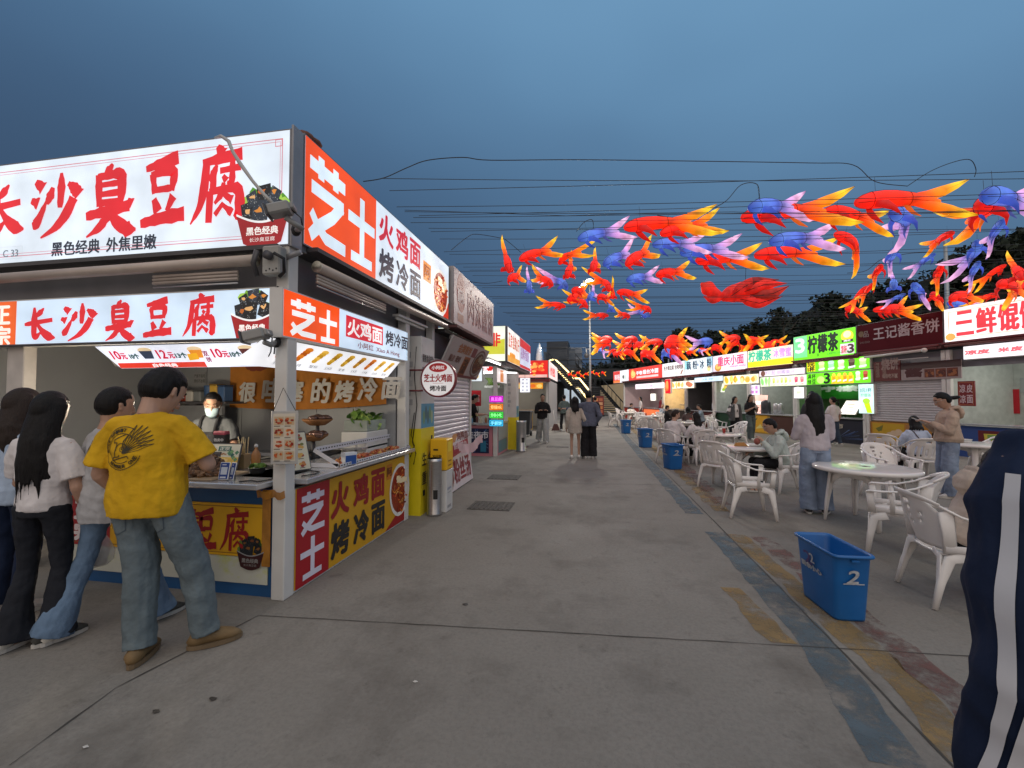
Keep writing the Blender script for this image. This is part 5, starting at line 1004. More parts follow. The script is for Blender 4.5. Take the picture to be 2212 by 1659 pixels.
lower(t, rb(z3, 1520, 1610, 625, 718, -.1), lit(230, 226, 246, 1.1), lambda m, a, b, y0, y1: [m.text('小面酸辣'[k], a + (b - a) * (.2 + .36 * (k % 2)), y0 + (y1 - y0) * (.55 - .4 * (k // 2)), (b - a) * .24, (y1 - y0) * .3, lit(190, 120, 190), -.094, .008, RM) for k in range(4)], 'vertical_lightbox', -.1)
m = MB(); 
for k in range(3): m.ring(x0 + .5, x0 + 1.1, 1.45 + .38 * k, 1.75 + .38 * k, .04, DGREY, -2.28, RM); m.rect(x0 + .54, x0 + 1.06, 1.49 + .38 * k, 1.71 + .38 * k, pr(170, 172, 170), -2.285, RM)
m.ring(x0 + 1.6, x0 + 2.5, 2.1, 2.5, .04, DGREY, -2.28, RM); m.build('framed_sheets', t)
t2 = thing('glowing_cup', 'glowing pink and white paper cup lamp on the 重庆小面 counter', 'cup lamp', RM @ Vector((rp(*z3(1572, 870))[0], .9, -.3))); c = RM @ Vector((rp(*z3(1572, 870))[0], .9, -.3)); m = MB(); m.lathe([(.17, 0), (.26, .8), (.27, .82), (0, .83)], lit(246, 196, 180, 1.2), 20, c); m.build('cup', t2); m = MB(); m.lathe([(.215, .40), (.235, .55)], lit(252, 232, 226, 1.3), 20, (c.x, c.y, c.z), sx=1.02, sy=1.02); m.build('band', t2)
m = MB(); m.text('小面', x1 - 1.25, .45, .5, .25, pr(190, 206, 196), -.045, .006, RM); m.build('panel_print', t)
point(RM @ Vector(((x0 + x1) / 2, 2.3, -1.0)), 28, (1, 1, .95), .2)
# R5
t, x0, x1 = row_stall('yellow and white 柠檬茶 ice powder stall next to the green tea stall', 1616, 1716, ZT - .03, ZB + .06, mat('pale_green_wall', (0,) * 3), True, (150, 120, 40))
def dr(m, a, b, y0, y1):
    w = b - a; m.rect(a + .02, b - .02, y0 + .02, y0 + .28, lit(240, 226, 40), .001, RM)
    for k, ch in enumerate('柠檬茶'): fit(m, ch, a, b, y0, y1, lit(60, 186, 150), (.03 + .18 * k, .19 + .18 * k), (.34, .94), .022)
    for k, ch in enumerate('冰雪蜜'): fit(m, ch, a, b, y0, y1, lit(206, 150, 226), (.60 + .125 * k, .71 + .125 * k), (.42, .88), .014)
upper(t, x0, x1, ZB + .06, ZT - .03, lit(244, 240, 200, 1.05), dr)
lower(t, rb(z3, 1602, 2008, 487, 545), lit(238, 224, 238, 1.1), lambda m, a, b, y0, y1: (fit(m, '7元起 鲜榨果汁', a, b, y0, y1, lit(190, 170, 210), (.16, .80), (.2, .8), .006), m.disc(a + .25, (y0 + y1) / 2, .14, .12, lit(120, 80, 70), .004, M=RM)))
lower(t, rb(z3, 1612, 2024, 546, 640, .06), lit(232, 244, 214, 1.12), lambda m, a, b, y0, y1: (blobs(m, a + .05, a + (b - a) * .25, y0 + .04, y1 - .04, 3, [(140, 220, 120), (180, 236, 150)], z=.065), cups(m, a + (b - a) * .28, a + (b - a) * .72, y0 + .03, y1 - .03, 5, [(206, 220, 100), (226, 236, 160), (190, 214, 110)], .066), cups(m, a + (b - a) * .74, b - .08, y0 + .03, y1 - .03, 2, [(214, 80, 110), (230, 120, 130)], .066)), 'menu_lightbox', .06)
lower(t, rb(z3, 1908, 2000, 645, 748, .1), lit(244, 246, 250, 1.3), lambda m, a, b, y0, y1: cups(m, a + .05, b - .05, y0 + .1, y1 - .05, 1, [(206, 216, 190)], .105), 'vertical_lightbox', .1)
m = MB(); m.rect(x0 + .15, x0 + 1.15, .05, .82, pr(200, 150, 30), -.044, RM); m.poly([(x0 + .3, .55), (x0 + .55, .72), (x0 + .5, .62)], pr(70, 90, 40), -.042, RM); m.poly([(x0 + .4, .2), (x0 + .9, .25), (x0 + .7, .42)], pr(206, 190, 110), -.042, RM); m.rect(x0 + 1.3, x1 - .15, .05, .82, pr(70, 40, 30), -.044, RM); m.build('panel_print', t)
for k, (xx, zz, r, h, col, lab) in enumerate(((.75, 1.0, .20, .62, (.05, .05, .06), 'black drink dispenser'), (1.35, 1.0, .11, .48, (.6, .6, .6), 'tall steel drink urn'), (1.62, 1.0, .11, .48, (.55, .55, .55), 'second steel drink urn'))):
    t2 = thing('drink_dispenser', lab + ' on the counter of the yellow and white tea stall', 'dispenser', RM @ Vector((x0 + xx, .9, -.3))); c = RM @ Vector((x0 + xx, .90, -.3)); mt = mat('urn_%d' % k, col, .3, .6 if k else .1)
    m = MB(); m.lathe([(r, 0), (r, h * .8), (r * .8, h * .9), (0, h)], mt, 16, c); m.build('body', t2); m = MB(); m.tube([c + RN * r + Vector((0, 0, h * .2)), c + RN * (r + .1) + Vector((0, 0, h * .18)), c + RN * (r + .1) + Vector((0, 0, h * .08))], .02, STEEL, 6); m.build('tap', t2)
point(RM @ Vector(((x0 + x1) / 2, 2.3, -1.0)), 28, (1, 1, .95), .2)
# R6 bright green lemon tea stall
t, x0, x1 = row_stall('bright green 柠檬茶 stall with rows of lit drink menus', 1716, 1868, 4.06, 3.10, mat('tea_wall', (.10, .22, .08), .6), True, (18, 22, 40))
GRN = lit(116, 236, 30, 1.0)
a3, b3 = rp(1716, 780)[0], rp(1744, 780)[0]
def dr(m, a, b, y0, y1):
    w = b - a; DK = lit(14, 36, 26); m.rect(a + .02, b3, y0 + .1, y1 - .02, lit(120, 226, 150), .001, RM); m.text('3', a + .12, y0 + .3, .42, .55, lit(226, 240, 236), .004, .03, RM)
    for k, ch in enumerate('柠檬茶'): m.text(ch, b3 + .05 + k * (b - .70 - b3) / 3, y0 + .22, (b - .70 - b3) / 3 - .06, .66, DK, .004, .028, RM)
    m.text('LEMON TEA', b3 + .9, y0 + .10, 1.0, .07, lit(60, 150, 60), .004, .002, RM); m.ring(b3 + .45, b3 + .53, y0 + .08, y0 + .18, .02, DK, .004, RM)
    q = b - .62; m.rect(q, b - .08, y0 + .05, y0 + .42, lit(226, 220, 226), .002, RM); m.text('3', q + .30, y0 + .08, .22, .30, lit(70, 40, 50), .004, .016, RM); m.text('第杯', q + .04, y0 + .08, .22, .28, lit(226, 70, 90), .004, .006, RM)
    m.disc(q + .28, y0 + .68, .24, .2, lit(244, 226, 60), .002, M=RM); m.disc(q + .28, y0 + .74, .15, .12, lit(250, 250, 190), .003, M=RM); m.rect(q + .06, q + .50, y0 + .47, y0 + .56, lit(50, 60, 40), .004, RM); m.text('满杯', q + .14, y0 + .48, .28, .07, lit(240, 240, 240), .005, .003, RM)
upper(t, x0, rp(1850, 740)[0], 3.10, 4.06, GRN, dr)
bx = rb(z4, 248, 812, 612, 726, .02)
def dr(m, a, b, y0, y1):
    m.rect(a + .04, a + .42, y0 + .05, y1 - .04, lit(240, 220, 30), .022, RM); m.text('3元', a + .08, y0 + (y1 - y0) * .5, .3, (y1 - y0) * .38, lit(40, 40, 20), .024, .012, RM); m.text('1杯', a + .08, y0 + (y1 - y0) * .1, .3, (y1 - y0) * .38, lit(40, 40, 20), .024, .012, RM)
    cups(m, a + .5, b - .05, y0 + .02, y1 - .02, 5, [(214, 240, 150), (170, 240, 190), (226, 214, 190), (80, 60, 50), (190, 240, 150)], .023)
lower(t, bx, GRN, dr, 'menu_lightbox', .02)
bx = rb(z4, 250, 822, 728, 842, .05)
def dr(m, a, b, y0, y1):
    h = y1 - y0
    for k, ch in enumerate('满杯绿豆'): m.text(ch, a + .06 + .2 * (k % 2), y0 + h * (.52 - .44 * (k // 2)), .17, h * .38, lit(20, 50, 24), .054, .005, RM)
    m.disc(a + .65, y0 + h * .4, .17, h * .3, lit(190, 240, 120), .054, M=RM); m.text('3', a + .80, y0 + h * .1, .24, h * .8, lit(20, 40, 24), .055, .02, RM); m.rect(a + 1.1, a + (b - a) * .76, y0 + .02, y1 - .16, lit(240, 220, 30), .052, RM)
    cups(m, a + 1.1, a + (b - a) * .76, y0 + .04, y1 - .02, 4, [(240, 170, 30), (244, 190, 40), (240, 150, 30), (230, 180, 30)], .054); cups(m, a + (b - a) * .77, b - .06, y0 + .08, y1, 2, [(236, 214, 190), (170, 60, 40)], .054)
lower(t, bx, GRN, dr, 'menu_lightbox', .05)
a, b, y0, y1 = rb(z4, 372, 702, 848, 972, -1.2); m = MB(); m.box(a - .8, b + .8, y0, y1, -1.24, -1.205, pr(24, 120, 24), RM); m.text('柠檬', a - .2, y0 + .30, b - a + .2, y1 - y0 - .36, pr(196, 206, 196), -1.2, .03, RM); m.build('green_banner', t)
lower(t, rb(z4, 706, 848, 838, 1105, .0), lit(206, 240, 236, 1.15), lambda m, a, b, y0, y1: (m.poly([(a + (b - a) * .35, y0 + (y1 - y0) * .38), (a + (b - a) * .70, y0 + (y1 - y0) * .42), (a + (b - a) * .86, y0 + .04), (a + (b - a) * .56, y0 + .04)], lit(206, 240, 30), .004, RM), m.disc(a + (b - a) * .52, y0 + (y1 - y0) * .43, .13, .09, lit(170, 220, 60), .005, M=RM), m.text('3元1杯', a + .08, y0 + (y1 - y0) * .72, b - a - .16, .14, lit(120, 170, 170), .005, .006, RM), m.text('柠檬茶', a + .1, y0 + (y1 - y0) * .56, b - a - .2, .12, lit(150, 206, 180), .005, .006, RM)), 'vertical_lightbox', .0)
a, b, y0, y1 = rb(z4, 535, 708, 985, 1108, .05); Mt = RM @ Matrix.Translation((a, y0, .08)) @ Matrix.Rotation(-.45, 4, 'X'); m = MB(); w = b - a; h = (y1 - y0) * 1.08; m.poly([(0, 0), (w - .1, 0), (w, h), (.12, h)], lit(240, 236, 222, 1.1), .002, Mt); m.box(.1, w - .1, .02, h - .02, -.05, -.003, WHITEM, Mt)
for k in range(4): m.rect(.2 + .12 * (k % 2), w - .25, .10 + .13 * k, .15 + .13 * k, lit(190, 170, 150), .004, Mt)
m.build('menu_screen', t)
m = MB(); rg = random.Random(5); q0, q1 = x0 + .9, x1 - .15
for k in range(34): aa = rg.uniform(.1, pi - .1); cx, cy = (q0 + q1) / 2, .12; q = rg.uniform(.2, .6); m.poly([(cx + .25 * cos(aa), cy + .1 * sin(aa)), (max(q0, min(q1, cx + (.3 + q) * 1.6 * cos(aa))), min(.5, cy + q * sin(aa) * .7)), (max(q0, min(q1, cx + (.3 + q) * 1.6 * cos(aa + .03))), min(.5, cy + q * sin(aa + .03) * .7))], pr(*rg.choice([(50, 80, 130), (90, 110, 150), (30, 60, 110)])), -.046 + k * .0001, RM)
m.text('佳之夜市', q0 + .1, .50, 1.1, .17, pr(196, 186, 170), -.04, .008, RM); m.rect(q0 + .15, q0 + 1.0, .70, .80, pr(110, 90, 70), -.04, RM); m.build('panel_print', t)
# R7 dark red, shut
t, x0, x1 = row_stall('shut stall with dark red 王记酱香饼 sign and white shutter', 1868, 2043, 4.06, 3.14, None, False, shut=True)
MAR = mat('maroon_board', (.085, .008, .014), .85, var=.08, scale=2, spec=.15)
xa = rp(1850, 740)[0]
def dr(m, a, b, y0, y1):
    m.text('王记酱香饼', a + (b - a) * .23, y0 + .36, (b - a) * .73, .40, pr(176, 160, 166), .004, .008, RM); m.text('品', a + (b - a) * .10, y0 + .50, .18, .2, pr(130, 110, 110), .004, .004, RM); m.disc(a + .18, y0 + .62, .1, .1, pr(100, 70, 30), .004, M=RM); m.text('2020', a + .12, y0 + .30, .35, .06, pr(110, 80, 80), .004, .001, RM)
upper(t, xa, x1, 3.14, 4.08, MAR, dr)
a, b, y0, y1 = rb(z4, 842, 1078, 640, 815, .0); m = MB(); m.box(a, b, y0, y1, -.03, 0, pr(96, 30, 28), RM); m.text('烧饼', a + (b - a) * .32, y0 + .36, (b - a) * .62, .36, pr(150, 126, 120), .003, .014, RM); m.text('每份吃不腻', a + (b - a) * .34, y0 + .09, (b - a) * .56, .14, pr(160, 140, 130), .003, .004, RM)
for k in range(2): m.text('香酥脆', a + .08 + .22 * k, y0 + .12, .12, .5, pr(140, 110, 100), .003, .003, RM)
m.build('red_board', t)
a, b, y0, y1 = rb(z4, 1084, 1616, 640, 800, .0); m = MB(); m.box(a, b, y0, y1, -.03, 0, pr(150, 136, 134), RM); m.rect(a + .1, a + .62, y0 + .08, y1 - .1, pr(166, 150, 150), .002, RM); m.text('酱', a + .13, y0 + .10, .46, y1 - y0 - .28, pr(70, 16, 20), .004, .024, RM)
for k in range(3):
    q = a + .66 + k * (b - a - .72) / 3; w = (b - a - .72) / 3 - .02; m.rect(q, q + w, y0 + .06, y1 - .22, pr(104, 48, 30), .002, RM); rg = random.Random(k)
    for i in range(24): m.disc(q + w * rg.uniform(.15, .85), y0 + .1 + (y1 - y0 - .4) * rg.random(), w * .14, .05, pr(*rg.choice([(130, 70, 36), (90, 36, 24), (150, 90, 50), (76, 30, 22)])), .003 + i * .0002, n=8, M=RM)
m.rect(a, b, y1 - .2, y1, pr(70, 50, 46), .0025, RM); m.build('picture_board', t)
m = MB(); Ms = RM @ Matrix.Translation((0, 0, -.10)); shutter(m, Ms, x0 + .14, x1 - .12, .84, 2.2, mat('shutter_grey', (.50, .48, .49), .45, .1, var=.05)); m.build('shutter', t)
m = MB(); m.box(x0 + .12, x1 - .12, 0, .82, -.12, -.05, pr(176, 120, 40), RM); a = x0 + .2; m.rect(a, a + 1.0, .08, .78, pr(190, 150, 30), -.048, RM); m.rect(a + 1.05, a + 1.5, .08, .78, pr(160, 110, 60), -.048, RM)
for k, (xx, yy) in enumerate(((.65, .45), (.45, .2), (.8, .5))): m.disc(a + xx, yy, .2, .07, pr(206, 180, 150), -.046 + k * .0004, M=RM); m.disc(a + xx + .03, yy + .05, .1, .07, pr(206, 180, 150), -.045 + k * .0004, M=RM)
m.poly([(a + .1, .6), (a + .35, .72), (a + .3, .55), (a + .2, .5)], pr(110, 110, 40), -.045, RM); m.build('front_panel', t)
m = MB(); m.tube([RM @ Vector((xa + .6, 2.93, .35)), RM @ Vector((x1 - .25, 2.97, .35))], .04, mat('pale_tube', (.55, .53, .5), .4), 10); m.ell(RM @ Vector((x1 - .25, 2.97, .35)), (.07, .07, .07), WHITEM, 10, 8); m.box(xa, x1, 3.0, 3.13, -.1, .12, mat('maroon_soffit', (0,) * 3), RM); m.box(xa + 1.5, xa + 2.3, 2.76, 2.79, .1, .16, WHITEM, RM); m.build('awning_roller', t)
# R8 white 三鲜馄饨
t, x0, x1 = row_stall('white lit 三鲜馄饨 stall at the near end of the right row', 2043, 2330, 4.12, 3.16, mat('pale_green_wall', (0,) * 3), True, (40, 70, 130))
LR = lit(226, 66, 76)
def dr(m, a, b, y0, y1):
    m.ring(a + .12, b - .12, y0 + .1, y1 - .1, .015, lit(226, 170, 120), .002, RM)
    xs = rp(*z4(1570, 330))[0]; xq = lambda x: rp(*z4(x, 330))[0]
    for yy in (.72, .45, .14): m.rect(xs + (.0 if yy < .7 else .03), xq(1728) - (.04 if yy > .3 else 0), y0 + yy, y0 + yy + .10, LR, .004, RM)
    for k, ch in enumerate('鲜馄饨'): m.text(ch, xq((1752, 1948, 2140)[k]), y0 + .14, xq((1922, 2122, 2310)[k]) - xq((1752, 1948, 2140)[k]), .66, LR, .004, .022, RM)
    m.disc(a + .16, y0 + .14, .12, .1, lit(236, 170, 90), .003, M=RM)
upper(t, x0, x1, 3.16, 4.10, lit(248, 240, 242, 1.12), dr)
a, b, y0, y1 = rb(z4, 1626, 2168, 480, 612, .02)
lower(t, (a, x1, y0, y1), lit(246, 240, 246, 1.15), lambda m, a, b, y0, y1: [m.text(ch, rp(*z4((1655, 1765, 1950, 2060)[k], 540))[0], y0 + .14, rp(*z4((1755, 1870, 2045, 2165)[k], 540))[0] - rp(*z4((1655, 1765, 1950, 2060)[k], 540))[0], y1 - y0 - .28, lit(232, 110, 120), .025, .012, RM) for k, ch in enumerate('凉皮米皮')], zo=.02)
a, b, y0, y1 = rb(z4, 1585, 1735, 815, 1035, .05); m = MB(); m.box(a, b, y0, y1, .02, .05, pr(120, 26, 30), RM); m.ring(a + .03, b - .03, y0 + .03, y1 - .03, .012, pr(170, 100, 60), .052, RM)
for k, ch in enumerate('凉皮凉面'): m.text(ch, a + (b - a) * (.12 + .42 * (k % 2)), y0 + (y1 - y0) * (.54 - .42 * (k // 2)), (b - a) * .34, (y1 - y0) * .32, pr(206, 186, 190), .053, .004, RM)
m.build('red_menu', t)
m = MB(); a = rp(*z4(1745, 900), -2.28)[0] - .3; Mz = RM @ Matrix.Translation((0, 0, -2.28))
for (xx, yy, w, h, c) in ((.6, 1.95, .55, .4, (120, 140, 90)), (.85, 1.5, .3, .48, (180, 30, 40)), (1.35, 1.55, .6, .42, (150, 156, 156)), (.35, 1.2, .3, .6, (220, 110, 30)), (1.0, .95, .32, .7, (180, 24, 40)), (.62, 1.42, .35, .3, (170, 130, 90)), (.5, .85, .26, .26, (110, 130, 120)), (.45, .45, .3, .2, (50, 70, 120)), (2.1, 1.7, .25, .35, (70, 90, 90)), (1.95, 1.4, .6, .2, (120, 140, 130))): m = MB(); m.box(a + xx, a + xx + w, yy + .2, yy + .2 + h, -.0, .012, pr(*c), Mz); m.build('notice', t)
m = MB(); a = rp(*z4(1750, 1250))[0]; m.rect(a, a + 1.8, .06, .74, pr(100, 24, 26), -.045, RM); m.poly([(a + .12, .66), (a + 1.3, .68), (a + 1.2, .34), (a + .5, .32), (a + .4, .22), (a + .38, .32), (a + .16, .34)], pr(206, 190, 70), -.043, RM); m.text('牛肉汤', a + .45, .51, .6, .12, pr(90, 60, 130), -.04, .006, RM); m.text('欢迎品尝', a + .3, .38, .75, .10, pr(220, 210, 190), -.04, .006, RM); m.rect(a + .2, a + .42, .5, .64, pr(120, 160, 70), -.041, RM); m.disc(a + .75, .18, .25, .09, pr(190, 150, 100), -.043, M=RM); m.build('panel_print', t)
point(RM @ Vector((x0 + 1.5, 2.3, -1.0)), 38, (1, 1, .92), .2)
point(RM @ Vector((x0 - 4.2, 2.3, -.9)), 19, (.9, 1, .85), .2)
LITK = 1.0
# ================================================================== hill, wood, far buildings, stairs
RIDGE = [(1225, 806, 120), (1262, 792, 118), (1320, 772, 115), (1400, 748, 110), (1450, 727, 105), (1480, 716, 104), (1515, 732, 103), (1545, 718, 100), (1605, 704, 98), (1650, 694, 95), (1690, 690, 92), (1735, 668, 90), (1765, 642, 88), (1795, 630, 86), (1850, 634, 85), (1900, 624, 84), (1925, 612, 83), (1975, 600, 82), (2030, 580, 80), (2065, 552, 80), (2100, 535, 79), (2125, 512, 78), (2170, 502, 78), (2215, 488, 77), (2320, 450, 76), (2480, 440, 75)]
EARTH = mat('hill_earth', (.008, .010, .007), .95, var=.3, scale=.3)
crest = [PD(u, v + 7, d) for u, v, d in RIDGE]
hv = []; hf = []
for p in crest:
    n = Vector((p.x, p.y, 0)).normalized()
    for k, f in enumerate((1.0, .8, .55, .3, .0)): q = p - n * (1 - f) * 26; hv.append((q.x, q.y, max(-.5, p.z * f ** 1.2 - .5)))
    q = p + n * 30; hv.append((q.x, q.y, p.z * .7))
for i in range(len(crest) - 1):
    for k in range(6):
        a = i * 6 + k; b = a + 6
        if k < 4: hf.append((a, a + 1, b + 1, b))
    hf.append((i * 6 + 5, i * 6, i * 6 + 6, i * 6 + 11))
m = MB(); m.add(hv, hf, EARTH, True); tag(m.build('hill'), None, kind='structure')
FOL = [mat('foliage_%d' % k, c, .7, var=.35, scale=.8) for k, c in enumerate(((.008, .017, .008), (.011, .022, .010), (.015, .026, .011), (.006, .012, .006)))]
def crown(mb, c, r, h, n, rg, fol=FOL, size=.5):
    lob = [(Vector((rg.gauss(0, .45) * r, rg.gauss(0, .45) * r, rg.uniform(-.35, .5) * h)), rg.uniform(.35, .62)) for _ in range(7)]
    vs = []; fs = {}
    for k in range(n):
        l, s = rg.choice(lob); d = Vector((rg.gauss(0, 1), rg.gauss(0, 1), rg.gauss(0, 1))).normalized() * rg.uniform(.55, 1.05)
        p = c + l + Vector((d.x * r * s, d.y * r * s, d.z * h * s * .8)); a = size * rg.uniform(.5, 1.2)
        e = Vector((rg.gauss(0, 1), rg.gauss(0, 1), rg.gauss(0, .7))).normalized(); f = e.cross(Vector((rg.gauss(0, 1), rg.gauss(0, 1), rg.gauss(0, 1)))).normalized()
        b = len(vs); vs += [p - e * a, p + f * a * .6, p + e * a, p - f * a * .55]; fs.setdefault(rg.randrange(len(fol)), []).append((b, b + 1, b + 2, b + 3))
    base = len(mb.v); mb.v += vs
    for k, ff in fs.items():
        mi = mb.mi(fol[k])
        for q in ff: mb.f.append(tuple(i + base for i in q)); mb.fm.append(mi); mb.sm.append(False)
rg = random.Random(21); m = MB()
for i in range(len(crest) - 1):
    a, b = crest[i], crest[i + 1]; Ln = (b - a).length; n = max(1, int(Ln / 2.6))
    for k in range(n):
        p = a.lerp(b, (k + rg.random()) / n); nn = Vector((p.x, p.y, 0)).normalized()
        crown(m, p + Vector((0, 0, rg.uniform(-2.2, -.6))), rg.uniform(1.6, 2.8), rg.uniform(1.8, 2.8), 190, rg, size=.50)
        for f in (.9, .8, .68, .55, .4, .22, .08):
            if rg.random() < .85:
                q = p - nn * (1 - f) * 26 + Vector((rg.uniform(-2, 2), rg.uniform(-2, 2), 0)); q.z = max(1.5, p.z * f ** 1.2 + rg.uniform(-.2, 1.6)); crown(m, q, rg.uniform(1.8, 3.2), rg.uniform(2.2, 3.6), 80, rg, size=.75)
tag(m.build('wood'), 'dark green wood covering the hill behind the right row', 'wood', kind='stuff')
def tree(u, v, d, h, label, thin=False, seed=1):
    b = PD(u, v, d); rg = random.Random(seed); t = thing('tree', label, 'tree', (b.x, b.y, b.z - h)); BARK = mat('bark', (.05, .04, .03), .9, var=.3)
    m = MB(); m.tube([(b.x, b.y, b.z - h), (b.x + .2, b.y, b.z - h * .6), (b.x, b.y, b.z - h * .2)], [.35, .24, .10], BARK, 7)
    for k in range(7):
        a = rg.uniform(0, 6.3); z = b.z - h * rg.uniform(.25, .6); m.tube([(b.x, b.y, z), (b.x + h * .15 * cos(a), b.y + h * .15 * sin(a), z + h * .14), (b.x + h * .22 * cos(a), b.y + h * .22 * sin(a), z + h * .26)], [.1, .06, .02], BARK, 5)
    m.build('trunk', t)
    m = MB()
    for k in range(9): crown(m, b + Vector((rg.uniform(-.22, .22) * h, rg.uniform(-.2, .2) * h, -h * rg.uniform(.05, .42))), h * .13, h * .10, 60 if thin else 120, rg, size=.30 if thin else .45)
    m.build('crown', t)
tree(1690, 664, 70, 9, 'thin open tree standing against the sky on the hill slope', True, 4)
tree(1480, 711, 82, 8, 'rounded dark tree on the low ridge behind the red lantern string', False, 5)
# far buildings
BLD = mat('far_concrete', (.10, .13, .17), .8, var=.1, scale=.2); BLD2 = mat('far_dark_facade', (.030, .042, .060), .6, var=.1, scale=.2)
def block(mb, u0, u1, vt, d, dep, m, base=0.0):
    a = PD(u0, vt, d); b = PD(u1, vt, d); y = min(a.y, b.y); mb.box(a.x, b.x, y, y + dep, base, a.z, m); return a, b, y
t = thing('office_building', 'dark blue grey office block with pale side wings beyond the stairs', 'building', PD(1205, 860, 95))
m = MB(); a, b, y = block(m, 1181, 1228, 738, 95, 10, BLD2)
for k in range(4): m.box(a.x - .05, b.x + .05, y - .12, y - .02, a.z - 1.5 - k * 2.4, a.z - 1.35 - k * 2.4, mat('far_band', (.02, .03, .045), .5))
m.build('tower', t)
m = MB(); a, b, y = block(m, 1228.4, 1256, 752, 96, 8, BLD); m.build('wing', t)
m = MB()
for k in range(4): m.box(a.x + 1.4, b.x + .15, y - .1, y - .02, a.z - 1.2 - 1.7 * k, a.z - .3 - 1.7 * k, mat('far_glass', (.16, .20, .25), .2))
m.build('window', t)
m = MB(); a, b, y = block(m, 1168, 1180.6, 760, 96, 8, BLD); m.build('wing', t)
m = MB(); a, b, y = block(m, 1150, 1250, 792, 92, 3, BLD); m.build('wing', t)
# black steel terrace with the stairs
BLS = mat('black_steel', (.014, .015, .018), .6, .2, var=.2); BLW = mat('black_cladding', (.012, .013, .016), .7, var=.2, scale=.6)
t = thing('terrace', 'black steel two storey terrace behind the stairs', 'terrace', PD(1300, 880, 48))
m = MB(); a = PD(1178, 800, 47); b = PD(1360, 800, 47); 
m.box(a.x - 3, b.x + 12, a.y, a.y + .3, 3.6, 4.7, BLW); m.box(a.x - 3, b.x + 12, a.y + .31, a.y + 9, 4.3, 4.5, BLW); m.build('deck', t)
m = MB(); m.box(a.x - 3, b.x + 12, a.y + 5, a.y + 5.3, 0, 3.6, mat('deep_wall', (.02, .021, .024), .8)); m.build('wall', t)
for k in range(7):
    m = MB(); x = a.x + k * 2.6; m.box(x, x + .22, a.y + .02, a.y + .24, 0, 3.6, BLS); m.build('column', t)
m = MB(); m.tube([(a.x, a.y, 5.7), (b.x + 8, a.y, 5.7)], .05, BLS, 6)
for k in range(16): x = a.x + k * 1.2; m.tube([(x, a.y, 4.7), (x, a.y, 5.7)], .03, BLS, 5)
m.build('railing', t)
m = MB(); q = PD(1232, 850, 45); m.box(q.x - 1.0, q.x + .9, a.y + 4.7, a.y + 4.9, .4, 2.7, lit(200, 214, 226, .7)); m.build('lit_doorway', t)
m = MB(); q = PD(1345, 860, 44); m.add([(q.x - 2.2, q.y + 1.5, 0), (q.x + .8, q.y + 1.5, 0), (q.x + .8, q.y + 1.5, 3.2), (q.x - 2.2, q.y + 1.5, 2.9)], [(0, 1, 2, 3)], mat('tan_hoarding', (.40, .32, .20), .7, var=.2, scale=.4)); m.box(q.x - 2.2, q.x + .8, q.y + 1.52, q.y + 1.6, 0, 2.9, BLW); m.build('hoarding', t)
t = thing('staircase', 'black steel staircase whose left handrails carry glowing warm strips', 'staircase', PD(1310, 897, 39))
foot = G(1318, 897); foot = PD(1318, 860, 38.5); foot.z = 0; topp = PD(1215, 800, 45); topp.z = 0
sd = (topp - foot); run = sd.length; sd.normalize(); sw = Vector((sd.y, -sd.x, 0)); 
if sw.x < 0: sw = -sw
RISE = 5.2; nst = 30; W_ = 3.4
SM = Matrix(((sd.x, sw.x, 0, foot.x), (sd.y, sw.y, 0, foot.y), (0, 0, 1, 0), (0, 0, 0, 1)))
hz = lambda s: RISE * (min(1, s / (run * .45)) * .5 + max(0, (s / run - .55) / .45) * .5)
m = MB()
for k in range(nst): s = run * k / nst; m.box(s, s + run / nst + .02, -W_ / 2, W_ / 2, hz(s) + .02, hz(s) + .10, mat('stair_tread', (.045, .045, .048), .6), SM)
m.build('treads', t)
def stringer(y, name, m_=None):
    mb = MB(); pts = [(0, 0), (run * .45, RISE * .5), (run * .55, RISE * .5), (run, RISE)]
    for (a, za), (b, zb) in zip(pts[:-1], pts[1:]): mb.add([(a, y, za - .25), (b, y, zb - .25), (b, y, zb + .2), (a, y, za + .2), (a, y + .05, za - .25), (b, y + .05, zb - .25), (b, y + .05, zb + .2), (a, y + .05, za + .2)], [(0, 1, 2, 3), (7, 6, 5, 4), (0, 4, 5, 1), (3, 2, 6, 7)], BLS, False, SM)
    for k in range(14): s = run * k / 13; mb.tube([SM @ Vector((s, y, hz(s))), SM @ Vector((s, y, hz(s) + 1.05))], .025, BLS, 5)
    mb.tube([SM @ Vector((a, y, z + 1.05)) for a, z in pts], .05, BLS, 6); mb.build(name, t)
stringer(-W_ / 2, 'stair_rail'); stringer(W_ / 2, 'stair_rail')
LED = mat('warm_led', (1, .85, .5), .4, emit=3.2, ecol=(1, .72, .30))
def led(pix, r=.075):
    m = MB(); m.tube([PD(u, v, d) for u, v, d in pix], r, LED, 6); m.build('led_strip', t)
z6 = lambda x, y: ((1850 + x / 3.3185) / 1.8445, (1250 + y / 3.3185) / 1.8445)
led([(*z6(x, y), d) for x, y, d in ((1085, 632, 46.2), (1185, 603, 46), (1220, 620, 45.5), (1300, 695, 44.3), (1380, 775, 43.2))])
led([(*z6(x, y), d) for x, y, d in ((1430, 830, 42.4), (1450, 855, 42.2), (1520, 855, 41.6), (1590, 940, 40.5), (1650, 1015, 39.5))])
led([(*z6(x, y), d) for x, y, d in ((1120, 735, 46), (1205, 718, 45.6), (1350, 870, 43.2), (1450, 980, 41.6), (1510, 980, 41), (1620, 1115, 39.4))])
led([(*z6(x, y), d) for x, y, d in ((1710, 1095, 38.5), (1752, 1142, 38))])
for k in range(3): led([(*z6(1285 + 65 * k, 760 + 30 * (k % 2)), 46), (*z6(1330 + 60 * k, 762 + 30 * (k % 2)), 46)], .04)
